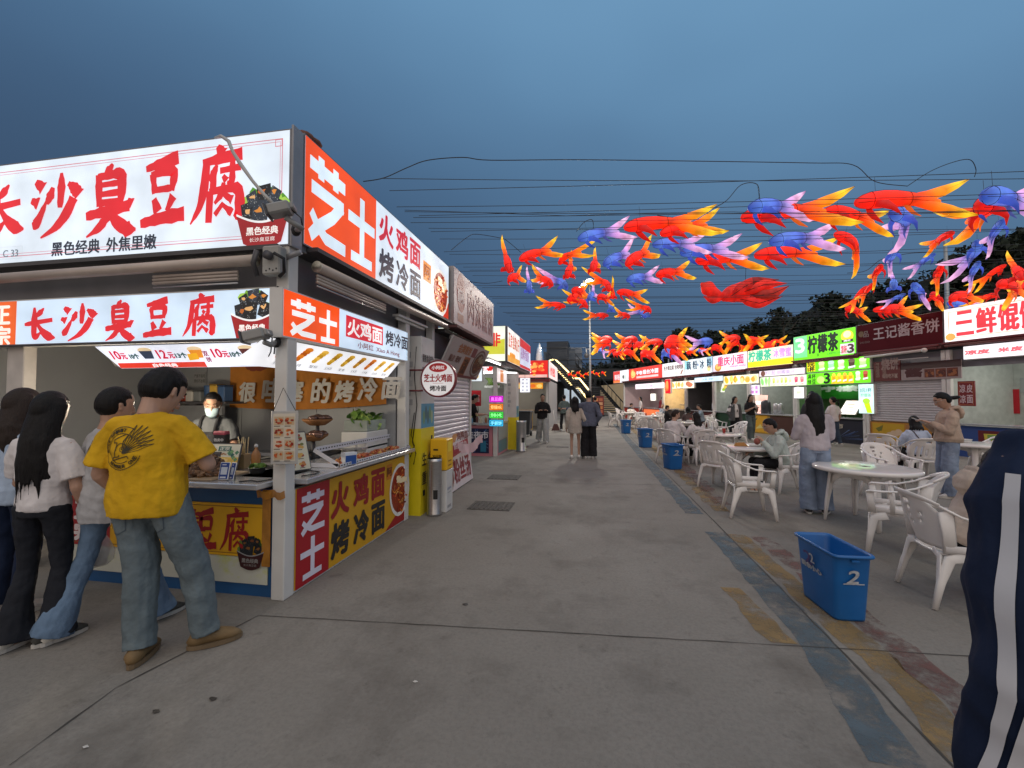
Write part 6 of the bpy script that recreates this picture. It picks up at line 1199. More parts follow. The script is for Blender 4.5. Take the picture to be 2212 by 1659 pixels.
m = MB(); q = PD(1293, 880, 37.2); q.z = 0; m.box(q.x - .45, q.x + .45, q.y, q.y + .1, .15, 1.75, pr(110, 30, 26)); Mq = frame((q.x - .45, q.y - .004, 0), (1, 0, 0), (0, -1, 0))
for k in range(8): m.rect(.1 + .38 * (k % 2), .42 + .38 * (k % 2), .3 + .34 * (k // 2), .55 + .34 * (k // 2), pr(*[(190, 120, 70), (170, 90, 60), (200, 150, 110)][k % 3]), .002, Mq)
m.box(q.x - .5, q.x + .5, q.y - .1, q.y + .3, 0, .14, BLS); tag(m.build('menu_stand_board'), 'red picture menu stand at the foot of the black staircase', 'menu stand')
# ------------------------------------------------------------------ poles
def pole(u, d, vt, r, label, lamp=None, camera=False):
    b = PD(u, 860, d); top = PD(u, vt, d); t = thing('lamp_post' if lamp else 'pole', label, 'lamp post' if lamp else 'pole', (b.x, b.y, 0)); m = MB()
    m.tube([(b.x, b.y, 0), (b.x, b.y, top.z)], [r * 1.25, r * .7], mat('galvanised', (.34, .36, .38), .5, .5, var=.1), 12); m.lathe([(r * 2.2, 0), (r * 2.2, .06), (r * 1.3, .1)], GREYM, 12, (b.x, b.y, 0)); m.build('shaft', t)
    if camera:
        m = MB(); q = PD(u - 8, 765, d); m.tube([(b.x, b.y, q.z + .35), (q.x, q.y, q.z + .35), q], .05, WHITEM, 6); m.ell(q + Vector((0, 0, -.1)), (.16, .16, .2), DGREY, 10, 8); m.build('camera_dome', t)
    if lamp:
        m = MB(); m.box(b.x - .45, b.x + .45, b.y - .08, b.y + .08, top.z - .1, top.z, GREYM); m.build('cross_arm', t)
        for k, (du, dv, s) in enumerate(lamp):
            q = PD(u + du, vt + dv, d - .15); m = MB(); m.box(q.x - .24 * s, q.x + .24 * s, q.y - .05, q.y + .08, q.z - .16 * s, q.z + .16 * s, DGREY, None, .03); m.ell(q + Vector((0, -.06, 0)), (.22 * s, .06, .15 * s), mat('floodlight_face', (1, 1, 1), .3, emit=14, ecol=(1, .97, .90)), 14, 8); m.build('floodlight', t)
        point(PD(u, vt + 6, d - 6), 2400, (1, .93, .82), .5)
    return t
pole(1275, 30, 606, .075, 'tall grey lamp post with lit floodlights at the far end of the lane', [(-2, 3, 1.25), (6, 6, 1.0), (-14, 10, .8), (-24, 16, .42), (-17, 17, .42)], True)
pole(2053, 24, 520, .12, 'grey steel pole rising behind the 王记酱香饼 stall')
pole(1445, 46, 775, .10, 'thin far pole behind the red far stall sign, left one')
pole(1497, 46, 772, .12, 'thicker far pole behind the pale blue stall')
# ------------------------------------------------------------------ wires over the lane
WIRE = mat('steel_wire', (.02, .022, .026), .6, var=0)
rg = random.Random(17); wires = []
def wire(a, b, sag, r, label, name='overhead_wire', grp='wires strung across the lane', n=14, twist=0):
    a = Vector(a); b = Vector(b); P = []
    for i in range(n + 1):
        f = i / n; p = a.lerp(b, f); p.z -= sag * 4 * f * (1 - f); P.append(p)
    m = MB(); m.tube(P, r, WIRE, 5, cap=False)
    if twist: m.tube([p + Vector((0, .02 * sin(i), .025 * sin(i * 1.9 + 1))) for i, p in enumerate(P)], r, WIRE, 5, cap=False)
    return tag(m.build(name), label, 'wire', grp)
NW = 58; Y = 4.7
for k in range(NW):
    xr = min(12.6, (RP + RX * ((14.03 - Y) / .947)).x - .2 if Y > 4 else 12)
    a = Vector((-2.45, Y + rg.uniform(-.1, .1), 4.12 + rg.uniform(-.12, .16))); b = Vector((xr, Y + rg.uniform(1.2, 2.2), 4.18 + rg.uniform(-.12, .2)))
    wire(a, b, rg.uniform(.02, .14), .0038 if Y < 10 else .0055, 'dark wire strung level across the lane, ' + ordn(k + 1) + ' counting away from the camera', twist=1 if k in (3,) else 0)
    Y *= 1.040
# slack feed cables between the lanterns
def slack(pts, label, r=.006):
    P = [PD(*p) for p in pts]; Q = []
    for i in range(len(P) - 1):
        p0, p1, p2, p3 = P[max(i - 1, 0)], P[i], P[i + 1], P[min(i + 2, len(P) - 1)]
        for k in range(6):
            t = k / 6; Q.append(.5 * ((2 * p1) + (p2 - p0) * t + (2 * p0 - 5 * p1 + 4 * p2 - p3) * t * t + (3 * p1 - p0 - 3 * p2 + p3) * t ** 3))
    Q.append(P[-1]); m = MB(); m.tube(Q, r, CABLE, 6, cap=False); tag(m.build('feed_cable'), label, 'cable', 'slack cables feeding the lanterns')
slack([(785, 392, 5.2), (830, 384, 5.4), (880, 362, 5.6), (925, 346, 5.7), (1000, 340, 5.8), (1060, 346, 5.9), (1250, 345, 6.2), (1500, 348, 6.6), (1750, 352, 7.0), (1842, 356, 7.2), (1890, 392, 7.2), (1960, 402, 7.2)], 'double black cable rising from the orange sign and running across the lane')
slack([(1960, 402, 7.2), (2010, 370, 7.2), (2060, 350, 7.2), (2095, 345, 7.2), (2108, 365, 7.3), (2105, 382, 7.3)], 'black cable loop arching above the large red lantern at the right')
slack([(975, 540, 8.5), (1010, 512, 8.8), (1030, 506, 9), (1080, 514, 9.3), (1095, 520, 9.4), (1125, 545, 9.5)], 'black cable sagging to the leftmost red lantern')
slack([(945, 596, 7.2), (1000, 606, 8), (1050, 612, 9), (1085, 607, 9.5)], 'pale cable from the end of the orange sign to the leftmost lantern')
slack([(1420, 465, 7), (1480, 470, 7), (1560, 440, 7), (1600, 400, 7), (1635, 398, 7), (1640, 430, 7)], 'thin black loop above the two large red lanterns')
slack([(1245, 500, 8), (1262, 480, 8), (1280, 476, 8), (1278, 508, 8), (1250, 520, 8)], 'short crooked cable above the small orange lanterns')
slack([(1830, 590, 9), (1870, 585, 9), (1905, 560, 9), (1960, 548, 9), (2010, 545, 9)], 'black cable behind the curved red lantern on the right')
# ================================================================== goldfish lanterns
def grad(name, stops, axis, k=1.0, vein=True):
    m = bpy.data.materials.new(name); m.use_nodes = True; t = m.node_tree; p = t.nodes['Principled BSDF']
    tcn = t.nodes.new('ShaderNodeTexCoord'); s = t.nodes.new('ShaderNodeSeparateXYZ'); t.links.new(tcn.outputs['Object'], s.inputs[0])
    r = t.nodes.new('ShaderNodeValToRGB'); t.links.new(s.outputs[axis], r.inputs[0]); c = r.color_ramp
    c.elements[0].position = stops[0][0]; c.elements[0].color = (*srgb(*stops[0][1]), 1); c.elements[1].position = stops[-1][0]; c.elements[1].color = (*srgb(*stops[-1][1]), 1)
    for q, col in stops[1:-1]: e = c.elements.new(q); e.color = (*srgb(*col), 1)
    n = t.nodes.new('ShaderNodeTexNoise'); n.inputs['Scale'].default_value = 5; t.links.new(tcn.outputs['Object'], n.inputs['Vector'])
    rr = t.nodes.new('ShaderNodeMapRange'); rr.inputs['From Min'].default_value = .3; rr.inputs['From Max'].default_value = .7; rr.inputs['To Min'].default_value = .55 * k; rr.inputs['To Max'].default_value = 1.45 * k
    t.links.new(n.outputs['Fac'], rr.inputs['Value'])
    p.inputs['Roughness'].default_value = .6; t.links.new(r.outputs[0], p.inputs['Emission Color']); t.links.new(rr.outputs[0], p.inputs['Emission Strength'])
    dk = t.nodes.new('ShaderNodeVectorMath'); dk.operation = 'MULTIPLY'; dk.inputs[1].default_value = (.35, .35, .35); t.links.new(r.outputs[0], dk.inputs[0]); t.links.new(dk.outputs[0], p.inputs['Base Color'])
    m.cycles.emission_sampling = 'NONE'
    return m
FM = {'red': (grad('lantern_red', [(0, (206, 20, 8)), (.14, (255, 30, 12)), (.36, (250, 36, 8)), (.55, (255, 70, 8)), (.72, (255, 110, 14))], 0), grad('lantern_amber', [(.46, (250, 34, 8)), (.62, (255, 92, 8)), (.76, (255, 150, 12)), (.90, (255, 206, 40)), (1.0, (190, 130, 20))], 0), grad('lantern_fin_red', [(.15, (196, 18, 10)), (.30, (180, 20, 10)), (.44, (220, 96, 24))], 0)),
      'blue': (grad('lantern_blue', [(0, (40, 66, 150)), (.15, (84, 118, 204)), (.40, (74, 92, 186)), (.62, (176, 146, 204))], 0), grad('lantern_pink', [(.46, (96, 96, 186)), (.62, (190, 140, 204)), (.76, (230, 168, 214)), (.88, (240, 190, 226)), (1.0, (170, 110, 170))], 0), grad('lantern_fin_blue', [(.15, (60, 84, 190)), (.30, (36, 52, 120)), (.44, (70, 78, 150))], 0))}
SEAM = mat('lantern_seam', (.03, .012, .01), .8, var=0)
def fish_proto(kind, bend, small=False):
    """length 1 along +x (nose at 0), z up; bend swings the rear sideways"""
    B_, T_, P_ = FM[kind]
    def warp(p):
        x, y, z = p; a = bend * max(0, x - .25) ** 1.6; return (x - .18 * abs(bend) * max(0, x - .3) ** 2, y + a, z + .03 * sin(x * 5))
    prof = [(0, .006), (.015, .036), (.06, .062), (.13, .080), (.23, .084), (.34, .078), (.45, .066), (.56, .054), (.64, .044), (.71, .02)]
    root = thing('goldfish_lantern', 'x', 'lantern')
    m = MB(); n = 12; v = []
    for x, r in prof:
        for k in range(n): q = 2 * pi * k / n; v.append(warp((x, r * .78 * cos(q), r * sin(q))))
    f = [(i * n + k, i * n + (k + 1) % n, (i + 1) * n + (k + 1) % n, (i + 1) * n + k) for i in range(len(prof) - 1) for k in range(n)] + [tuple(range(n - 1, -1, -1))]
    m.add(v, f, B_, True)
    if not small:
        for k in range(0, n, 3): m.tube([warp((x, r * .80 * cos(2 * pi * k / n + .4), r * 1.02 * sin(2 * pi * k / n + .4))) for x, r in prof[1:-1]], .0022, SEAM, 4, cap=False)
        for x, r in (prof[3], prof[6]): m.tube([warp((x, r * .80 * cos(q * pi / 8), r * 1.02 * sin(q * pi / 8))) for q in range(17)], .0022, SEAM, 4, cap=False)
    m.build('body', root)
    for s in (1, -1):
        m = MB(); zz = (.016, .055, .12, .19, .245) if s > 0 else (-.016, -.05, -.095, -.13, -.135); xs = (.48, .62, .76, .89, 1.0); yy = (0, .01 * s, .03 * s, .04 * s, .03 * s)
        m.tube([warp(p) for p in zip(xs, yy, zz)], [(.034, .036), (.034, .046), (.034, .052), (.022, .034), (.002, .003)], T_, 10)
        if not small:
            for o in (.95, -.95): m.tube([warp((x, y + o * r, z)) for x, y, z, r in zip(xs, yy, zz, (.034, .034, .034, .022, .002))], .0018, SEAM, 4, cap=False)
        m.build('tail_lobe', root)
    for s in (1, -1):
        m = MB(); m.tube([warp(p) for p in ((.15, .045 * s, -.05), (.19, .09 * s, -.08), (.24, .11 * s, -.13), (.31, .10 * s, -.20))], [(.022, .034), (.022, .040), (.016, .028), (.002, .003)], P_, 8); m.build('pectoral_fin', root)
    if not small:
        m = MB(); m.tube([warp(p) for p in ((.42, 0, -.05), (.46, .015, -.08), (.50, .02, -.12), (.55, .0, -.16))], [(.014, .022), (.014, .026), (.01, .018), (.002, .003)], P_, 8); m.build('anal_fin', root)
        m = MB(); m.tube([warp((.18, 0, .09)), warp((.18, 0, .13)), warp((.18, 0, .22))], .0014, SEAM, 4); m.build('hanger', root)
    return root
PROTO = {}
def fish(noseuv, tailuv, kind, L=1.45, near=1, bend=0.0, zh=4.2, small=False, d=None, roll=0.0, grp='goldfish lanterns of the near shoal', desc=''):
    key = (kind, bend, small); v = (noseuv[1] + tailuv[1]) / 2; dd = d or min(60, max(5, 929 * (zh - H) / max(12, 862 - v)))
    a = PD(*noseuv, dd); b = PD(*tailuv, dd); px = (b - a).length
    L = min(L, max(px * 1.05, 1.02)) if 'near' in grp else min(L * 1.1, px * 1.35)
    if px < L * .97:
        h = sqrt(L * L - px * px) / 2 * near; ax = Vector((-sin(YAW), cos(YAW), 0))
        a = PD(*noseuv, dd - h); b = PD(*tailuv, dd + h)
    x = (b - a); s = x.length; x.normalize(); y = Vector((0, 0, 1)).cross(x)
    y = y.normalized() if y.length > .05 else Vector((0, 1, 0)); z = x.cross(y).normalized()
    if roll: R = Matrix.Rotation(roll, 3, x); y = R @ y; z = R @ z
    if key not in PROTO: PROTO[key] = o = fish_proto(kind, bend, small)
    else: o = copy_tree(PROTO[key])
    w = s * (.86 if 'near' in grp else 1.5); o.matrix_world = Matrix(((x.x * s, y.x * w, z.x * w, a.x), (x.y * s, y.y * w, z.y * w, a.y), (x.z * s, y.z * w, z.z * w, a.z), (0, 0, 0, 1)))
    o['group'] = grp; FISH.append((noseuv, tailuv, kind, o, grp, s)); return o
FISH = []
za = lambda x, y: ((1900 + x / 1.952) / 1.8445, (600 + y / 1.952) / 1.8445)
zb_ = lambda x, y: ((2900 + x / 1.8746) / 1.8445, (600 + y / 1.8746) / 1.8445)
R_, B_ = 'red', 'blue'
for n, t_, k, L_, near, bd in (
    ((1140, 600), (1890, 545), R_, 1.5, 1, 0), ((785, 690), (1225, 600), B_, 1.4, 1, 0), ((330, 850), (665, 745), R_, 1.4, 1, 0), ((255, 945), (200, 740), R_, 1.2, 1, 0),
    ((640, 880), (780, 730), R_, 1.2, -1, .8), ((700, 985), (755, 850), R_, 1.0, 1, 0), ((245, 1005), (370, 960), R_, 1.3, 1, 0), ((590, 1050), (420, 950), R_, 1.4, 1, 0),
    ((410, 1105), (400, 960), B_, 1.0, 1, 0), ((700, 1065), (595, 970), B_, 1.2, 1, .8), ((900, 930), (940, 830), R_, 1.2, 1, 0), ((985, 890), (1260, 760), B_, 1.3, 1, 0),
    ((1160, 890), (1400, 740), R_, 1.4, 1, 0), ((1365, 735), (1820, 725), B_, 1.4, 1, 0), ((1580, 800), (2095, 750), B_, 1.45, 1, 0), ((1425, 650), (1930, 545), R_, 1.5, 1, 0),
    ((1700, 860), (2250, 830), R_, 1.5, 1, 0), ((1165, 1010), (1445, 965), B_, 1.3, 1, 0), ((1395, 970), (1690, 930), R_, 1.35, 1, 0), ((690, 1215), (450, 1180), R_, 1.4, 1, 0),
    ((1090, 1100), (1340, 1140), R_, 1.4, 1, 0), ((1030, 1090), (980, 960), R_, 1.2, 1, .8), ((1060, 1150), (1045, 1030), R_, 1.1, -1, 0), ((705, 1170), (860, 1090), R_, 1.2, 1, 0),
    ((850, 1215), (790, 1130), R_, 1.2, 1, .8), ((870, 1160), (930, 1080), B_, 1.0, 1, 0), ((1025, 1285), (820, 1280), R_, 1.3, 1, 0), ((1190, 1295), (1065, 1255), R_, 1.2, 1, 0),
    ((1350, 1290), (1160, 1230), B_, 1.2, 1, 0), ((1350, 1250), (1265, 1195), R_, 1.1, 1, .8), ((1050, 1250), (1020, 1160), B_, 1.0, 1, 0), ((940, 1140), (1060, 1160), R_, 1.2, 1, 0), ((740, 1090), (880, 1100), R_, 1.2, 1, 0)):
    fish(za(*n), za(*t_), k, L_, near, bd)
for n, t_, k, L_, near, bd in (
    ((95, 505), (985, 420), R_, 1.5, 1, 0), ((155, 430), (620, 425), B_, 1.35, 1, 0), ((945, 390), (1840, 365), R_, 1.55, 1, 0), ((720, 450), (1230, 560), R_, 1.4, 1, 0),
    ((195, 785), (860, 760), R_, 1.45, 1, 0), ((310, 685), (855, 645), B_, 1.4, 1, 0), ((795, 620), (1200, 840), R_, 1.4, 1, .8), ((1210, 470), (1580, 590), B_, 1.35, 1, .8),
    ((1900, 340), (2330, 420), B_, 1.4, 1, 0), ((1875, 420), (2110, 480), R_, 1.3, 1, .8), ((1690, 610), (1440, 755), R_, 1.3, 1, 0), ((1550, 770), (1320, 930), B_, 1.3, 1, 0),
    ((1250, 740), (1180, 890), B_, 1.1, 1, 0), ((1150, 860), (1060, 1000), R_, 1.1, 1, 0), ((1600, 850), (1535, 1050), R_, 1.1, 1, 0), ((1860, 680), (1880, 900), B_, 1.2, 1, .8),
    ((1880, 830), (1770, 1030), B_, 1.2, 1, 0), ((2080, 850), (1800, 1045), R_, 1.4, 1, 0), ((1090, 990), (960, 1150), R_, 1.3, 1, 0), ((880, 1180), (1060, 1230), R_, 1.3, 1, 0), ((1040, 1010), (870, 1230), R_, 1.2, 1, .8),
    ((1085, 1190), (1470, 1215), R_, 1.35, 1, 0), ((1380, 1000), (1500, 1140), B_, 1.2, 1, 0), ((1330, 1070), (1120, 1165), B_, 1.2, 1, 0), ((1530, 1080), (1590, 1140), R_, 1.1, 1, 0),
    ((1660, 1110), (1890, 1060), R_, 1.3, 1, 0), ((2020, 1000), (2250, 1040), R_, 1.3, 1, 0), ((1640, 1140), (1920, 1200), B_, 1.3, 1, 0), ((2010, 1080), (1850, 1120), R_, 1.2, 1, .8), ((2200, 960), (2100, 830), R_, 1.2, 1, 0), ((1240, 1030), (1235, 940), B_, .9, 1, 0), ((2060, 520), (1900, 760), B_, 1.3, 1, 0), ((2200, 1000), (2060, 1120), R_, 1.2, -1, 0), ((1170, 1200), (1370, 1150), R_, 1.2, 1, 0)):
    fish(zb_(*n), zb_(*t_), k, L_, near, bd)
zc = lambda x, y: ((2350 + x / 3.687) / 1.8445, (1300 + y / 3.687) / 1.8445)
rg = random.Random(31)
for n, t_, k in (((330, 200), (20, 210), R_), ((300, 240), (10, 300), R_), ((700, 200), (370, 220), R_), ((620, 280), (330, 310), R_), ((1070, 240), (720, 240), R_), ((640, 300), (860, 250), R_), ((1120, 230), (1480, 170), R_), ((1130, 290), (1420, 300), R_), ((1810, 220), (1400, 270), B_), ((1100, 280), (1430, 220), R_),
               ((130, 330), (260, 430), B_), ((390, 350), (230, 400), R_), ((340, 400), (530, 430), R_), ((390, 400), (520, 380), R_), ((500, 380), (730, 420), R_), ((750, 410), (1040, 420), R_), ((1060, 390), (1350, 440), B_), ((1180, 380), (1430, 400), R_), ((1420, 390), (1600, 380), R_), ((1590, 350), (1800, 370), R_),
               ((2210, 180), (1890, 170), R_), ((2180, 230), (1950, 320), R_), ((1790, 320), (2000, 330), R_), ((200, 260), (80, 350), R_), ((1560, 340), (1700, 390), B_), ((2300, 190), (2600, 230), R_), ((2500, 220), (2250, 260), R_), ((2650, 240), (2900, 210), R_), ((2400, 310), (2150, 330), R_), ((2700, 300), (2450, 290), R_), ((2780, 290), (2950, 260), R_), ((2560, 330), (2760, 320), R_)):
    fish(zc(*n), zc(*t_), k, 1.45, rg.choice((1, -1)), 0, small=True, d=24 + rg.uniform(-1.5, 1.5), grp='goldfish lanterns of the far string')
z6r = z6
for x, y in ((1400, 800), (1460, 810), (1510, 790), (1560, 810), (1620, 810), (1690, 780), (1760, 800), (1840, 780)):
    fish(z6r(x - 30, y + rg.uniform(-15, 15)), z6r(x + 35, y + rg.uniform(-25, 25)), R_, 1.3, 1, 0, small=True, d=36, grp='tiny goldfish lanterns by the staircase')
# names that single each lantern out
for grp, where in (('goldfish lanterns of the near shoal', 'in the near shoal'), ('goldfish lanterns of the far string', 'in the far string'), ('tiny goldfish lanterns by the staircase', 'beside the staircase')):
    for kind, col in ((R_, 'red amber lantern'), (B_, 'blue pink lantern')):
        lst = sorted([f for f in FISH if f[4] == grp and f[2] == kind], key=lambda f: f[0][0] + f[1][0])
        for i, f in enumerate(lst):
            dx = f[1][0] - f[0][0]; dy = f[1][1] - f[0][1]; way = 'tail down' if dy > abs(dx) else 'tail up' if -dy > abs(dx) else 'nose left' if dx > 0 else 'nose right'
            f[3]['label'] = ('tiny ' if 'tiny' in grp else 'big ' if hypot(dx, dy) > 150 else '') + col + ', ' + way + ', ' + ordn(i + 1) + ' from left of its kind ' + where
# the big flower-finned carp
q = PD(1610, 632, 11.5); t = thing('carp_lantern', 'big deep red carp lantern with fan tail hanging alone under the goldfish shoal', 'lantern', q)
pu = lambda u, v, d=11.5: PD(u, v, d)
def smooth_tube(mb, P, R, m_, n):
    Q = []; S = []
    for i in range(len(P) - 1):
        p0, p1, p2, p3 = P[max(i - 1, 0)], P[i], P[i + 1], P[min(i + 2, len(P) - 1)]
        for k in range(5): t = k / 5; Q.append(.5 * ((2 * p1) + (p2 - p0) * t + (2 * p0 - 5 * p1 + 4 * p2 - p3) * t * t + (3 * p1 - p0 - 3 * p2 + p3) * t ** 3)); u_ = t * t * (3 - 2 * t); S.append(tuple(R[i][j] * (1 - u_) + R[i + 1][j] * u_ for j in (0, 1)))
    mb.tube(Q + [P[-1]], S + [R[-1]], m_, n)
CARP = grad('carp_red', [(0, (190, 24, 14)), (.4, (236, 40, 16)), (.7, (255, 84, 30)), (1, (200, 20, 16))], 2); CARPD = grad('carp_dark', [(-.6, (196, 24, 14)), (.0, (120, 14, 10)), (1, (200, 40, 16))], 0, .8)
m = MB(); smooth_tube(m, [pu(1560, 642), pu(1585, 634), pu(1615, 630), pu(1650, 632), pu(1680, 640)], [(.12, .12), (.22, .24), (.26, .30), (.22, .24), (.05, .08)], CARP, 14); m.build('body', t)
m = MB(); smooth_tube(m, [pu(1562, 640), pu(1545, 634), pu(1528, 622), pu(1514, 612)], [(.08, .06), (.10, .14), (.12, .20), (.02, .03)], CARP, 10); smooth_tube(m, [pu(1560, 644), pu(1540, 648), pu(1520, 640)], [(.06, .05), (.08, .10), (.01, .02)], CARP, 10); m.build('tail', t)
for k, (a, b, c) in enumerate((((1590, 626), (1630, 609), (1682, 604)), ((1600, 632), (1650, 615), (1700, 612)), ((1620, 640), (1670, 634), (1704, 618)), ((1600, 645), (1640, 655), (1690, 640)), ((1580, 638), (1610, 618), (1650, 606)))):
    m = MB(); smooth_tube(m, [pu(*a, 11.2), pu((a[0] + b[0]) / 2, (a[1] + b[1]) / 2, 11.05), pu(*b, 11.05), pu(*c, 11.2)], [(.05, .05), (.08, .14), (.07, .13), (.01, .01)], CARPD if k % 2 == 0 else CARP, 12)
    m.tube([pu(a[0], a[1] + 1, 11.0), pu(*b, 10.95), pu(*c, 11.15)], .008, SEAM, 4); m.build('petal_fin', t)
m = MB(); m.tube([pu(1610, 612), pu(1612, 560)], .006, SEAM, 4); m.build('hanger', t)
# ================================================================== white plastic furniture, bins
PLAS = mat('white_plastic', (.74, .71, .68), .32, var=.05, scale=3, stains=((.48, .44, .39), 7, .64))
def spin(th): return YAW - radians(th)      # th: 0 faces away from the camera, 90 to the right, 180 towards it
def chair_proto(slots=True):
    r = thing('plastic_chair', 'x', 'chair')
    m = MB(); n = 8; v = []
    for j in range(n + 1):
        y = -.22 + .47 * j / n
        for i in range(n + 1):
            x = (-.5 + i / n) * (.44 + .06 * j / n); v.append((x, y, .425 - .018 * (1 - (2 * i / n - 1) ** 2) - (.03 * max(0, j / n - .85) / .15)))
    m.add(v, [(j * (n + 1) + i, j * (n + 1) + i + 1, (j + 1) * (n + 1) + i + 1, (j + 1) * (n + 1) + i) for j in range(n) for i in range(n)], PLAS, True)
    o = m.build('seat', r); sd = o.modifiers.new('thick', 'SOLIDIFY'); sd.thickness = .022
    m = MB(); nx, nz = 20, 14; v = []; f = []
    for j in range(nz + 1):
        t = j / nz; hw = .225 + .03 * sin(pi * min(1, t * 1.2)); hw = hw if t < .7 else hw * sqrt(max(.0, 1 - ((t - .7) / .36) ** 2)) * 1.0
        for i in range(nx + 1):
            q = 2 * i / nx - 1; v.append((q * hw, -.225 - .13 * t + .10 * abs(q * hw / .25) ** 2.2, .43 + .41 * t - .02 * q * q * t))
    for j in range(nz):
        for i in range(nx):
            if j == 11 and 8 <= i < 12: continue
            if slots and 2 <= j <= 8 and i in (3, 6, 9, 10, 13, 16) and not (i in (9, 10) and j > 6): 
                if i != 10: continue
            if not slots and (j, i) in ((8, 5), (8, 14), (7, 9), (6, 6), (6, 13), (9, 9), (9, 10), (5, 9)): continue
            f.append((j * (nx + 1) + i, j * (nx + 1) + i + 1, (j + 1) * (nx + 1) + i + 1, (j + 1) * (nx + 1) + i))
    m.add(v, f, PLAS, True); o = m.build('backrest', r); sd = o.modifiers.new('thick', 'SOLIDIFY'); sd.thickness = .014
    m = MB(); P = []
    for k in range(17): q = -1 + 2 * k / 16; hw = .262; P.append((q * .255 * sqrt(max(0, 1 - max(0, abs(q) - .0) ** 6 * .0)), -.36 + .125 * abs(q) ** 2.4, .835 - .06 * abs(q) ** 3))
    m.tube(P, [(.022, .010)] * 17, PLAS, 8, up=(0, 1, .3)); m.build('back_rim', r)
    for s in (-1, 1):
        m = MB(); m.tube([(.255 * s, -.24, .775), (.272 * s, -.12, .705), (.282 * s, .02, .655), (.285 * s, .14, .642), (.283 * s, .24, .64), (.28 * s, .265, .625)], [(.024, .010), (.027, .010), (.030, .010), (.031, .011), (.030, .011), (.022, .008)], PLAS, 8)
        m.tube([(.282 * s, .235, .635), (.270 * s, .225, .52), (.255 * s, .22, .42)], [(.010, .034), (.010, .03), (.011, .036)], PLAS, 8, up=(0, 1, 0))
        m.tube([(.280 * s, .08, .645), (.262 * s, .06, .54), (.25 * s, .06, .42)], [(.009, .020), (.009, .018), (.010, .026)], PLAS, 8, up=(0, 1, 0))
        m.tube([(.262 * s, -.20, .735), (.25 * s, -.18, .58), (.24 * s, -.17, .42)], [(.009, .050), (.009, .045), (.010, .045)], PLAS, 8, up=(0, 1, 0))
        m.tube([(.245 * s, -.20, .452), (.25 * s, .24, .452)], [(.010, .028), (.010, .028)], PLAS, 8); m.build('armrest', r)
        m = MB(); m.tube([(.25 * s, .10, .40), (.255 * s, .20, .36), (.27 * s, .235, .2), (.283 * s, .262, 0)], [(.012, .05), (.016, .042), (.017, .030), (.015, .020)], PLAS, 8, up=(0, 1, 0)); m.tube([(.15 * s, .236, .415), (.225 * s, .245, .385), (.268 * s, .252, .2), (.278 * s, .268, .002)], [(.03, .008), (.032, .008), (.022, .008), (.012, .007)], PLAS, 8, up=(0, 1, 0)); m.build('leg', r)
        m = MB(); m.tube([(.235 * s, -.08, .40), (.235 * s, -.17, .37), (.25 * s, -.235, .2), (.262 * s, -.285, 0)], [(.012, .05), (.016, .042), (.017, .030), (.015, .020)], PLAS, 8, up=(0, 1, 0)); m.tube([(.13 * s, -.215, .415), (.205 * s, -.22, .385), (.243 * s, -.25, .2), (.256 * s, -.292, .002)], [(.03, .008), (.032, .008), (.022, .008), (.012, .007)], PLAS, 8, up=(0, 1, 0)); m.build('leg', r)
    return r
CH_A, CH_B = None, None
def chair(x, y, th, label, kind=0, tip=0.0):
    global CH_A, CH_B
    if kind == 0: o = copy_tree(CH_A) if CH_A else chair_proto(True); CH_A = CH_A or o
    else: o = copy_tree(CH_B) if CH_B else chair_proto(False); CH_B = CH_B or o
    o.location = (x, y, .004 + (.24 * sin(tip) if tip else 0)); o.rotation_euler = (-tip, 0, spin(th)); return tag(o, label, None, 'white plastic armchairs around the tables')
for u, v, th, lab, kd in ((1618, 1112, 105, 'empty white chair in profile, nearest on the left of the orange food bag table', 0), (1556, 1054, 55, 'empty white chair with slotted back half hidden behind the nearer empty chair in profile', 0),
    (1528, 1000, 40, 'empty white chair with dotted back panel, between seated girl in white and food table', 1), (1702, 1062, -82, 'white chair under the person in the pale green hoodie', 0), (1452, 1000, 60, 'white chair under the seated man in a white shirt', 1), (1512, 1003, -8, 'white chair under the seated girl with shoulder length hair', 0),
    (1588, 968, -95, 'empty white chair in profile left of the two women walking, by the bottle table', 0), (1925, 1078, 178, 'empty white chair on the far side of the big green-glinting table', 1), (1948, 1192, -48, 'empty white chair seen from behind at the right of the big table', 1), (2072, 1296, 108, 'white chair at the right edge under the person in the beige jacket', 1),
    (1985, 1040, 15, 'white chair under the girl in the light blue shirt', 0), (1912, 1022, 55, 'empty white chair with slotted back between the big table and the girl in light blue', 0), (2150, 1035, -92, 'white chair by the far right table, beside the beige hoodie', 0),
    (1326, 922, 95, 'farthest left white chair in the lane before the stairs, in profile', 0), (1340, 907, 125, 'white chair with dotted back at the farthest table', 1), (1366, 912, 175, 'white chair facing us at the farthest table, left of the red cooler', 0), (1384, 926, 195, 'empty white chair behind the far blue bin', 1), (1395, 946, 5, 'empty white chair seen from behind just left of the middle blue bin', 0), (1420, 952, 62, 'empty white chair between the middle blue bin and the seated man in white', 1), (1432, 925, 150, 'white chair at the middle table behind the seated man in white', 1), (1488, 938, 0, 'white chair under the person in the brown top', 1), (1532, 925, -75, 'white chair under the man in the denim jacket', 0), (1548, 948, 150, 'empty white chair tucked behind the water bottle table', 1)):
    p = G(u, v); chair(p.x, p.y, th, lab, kd)
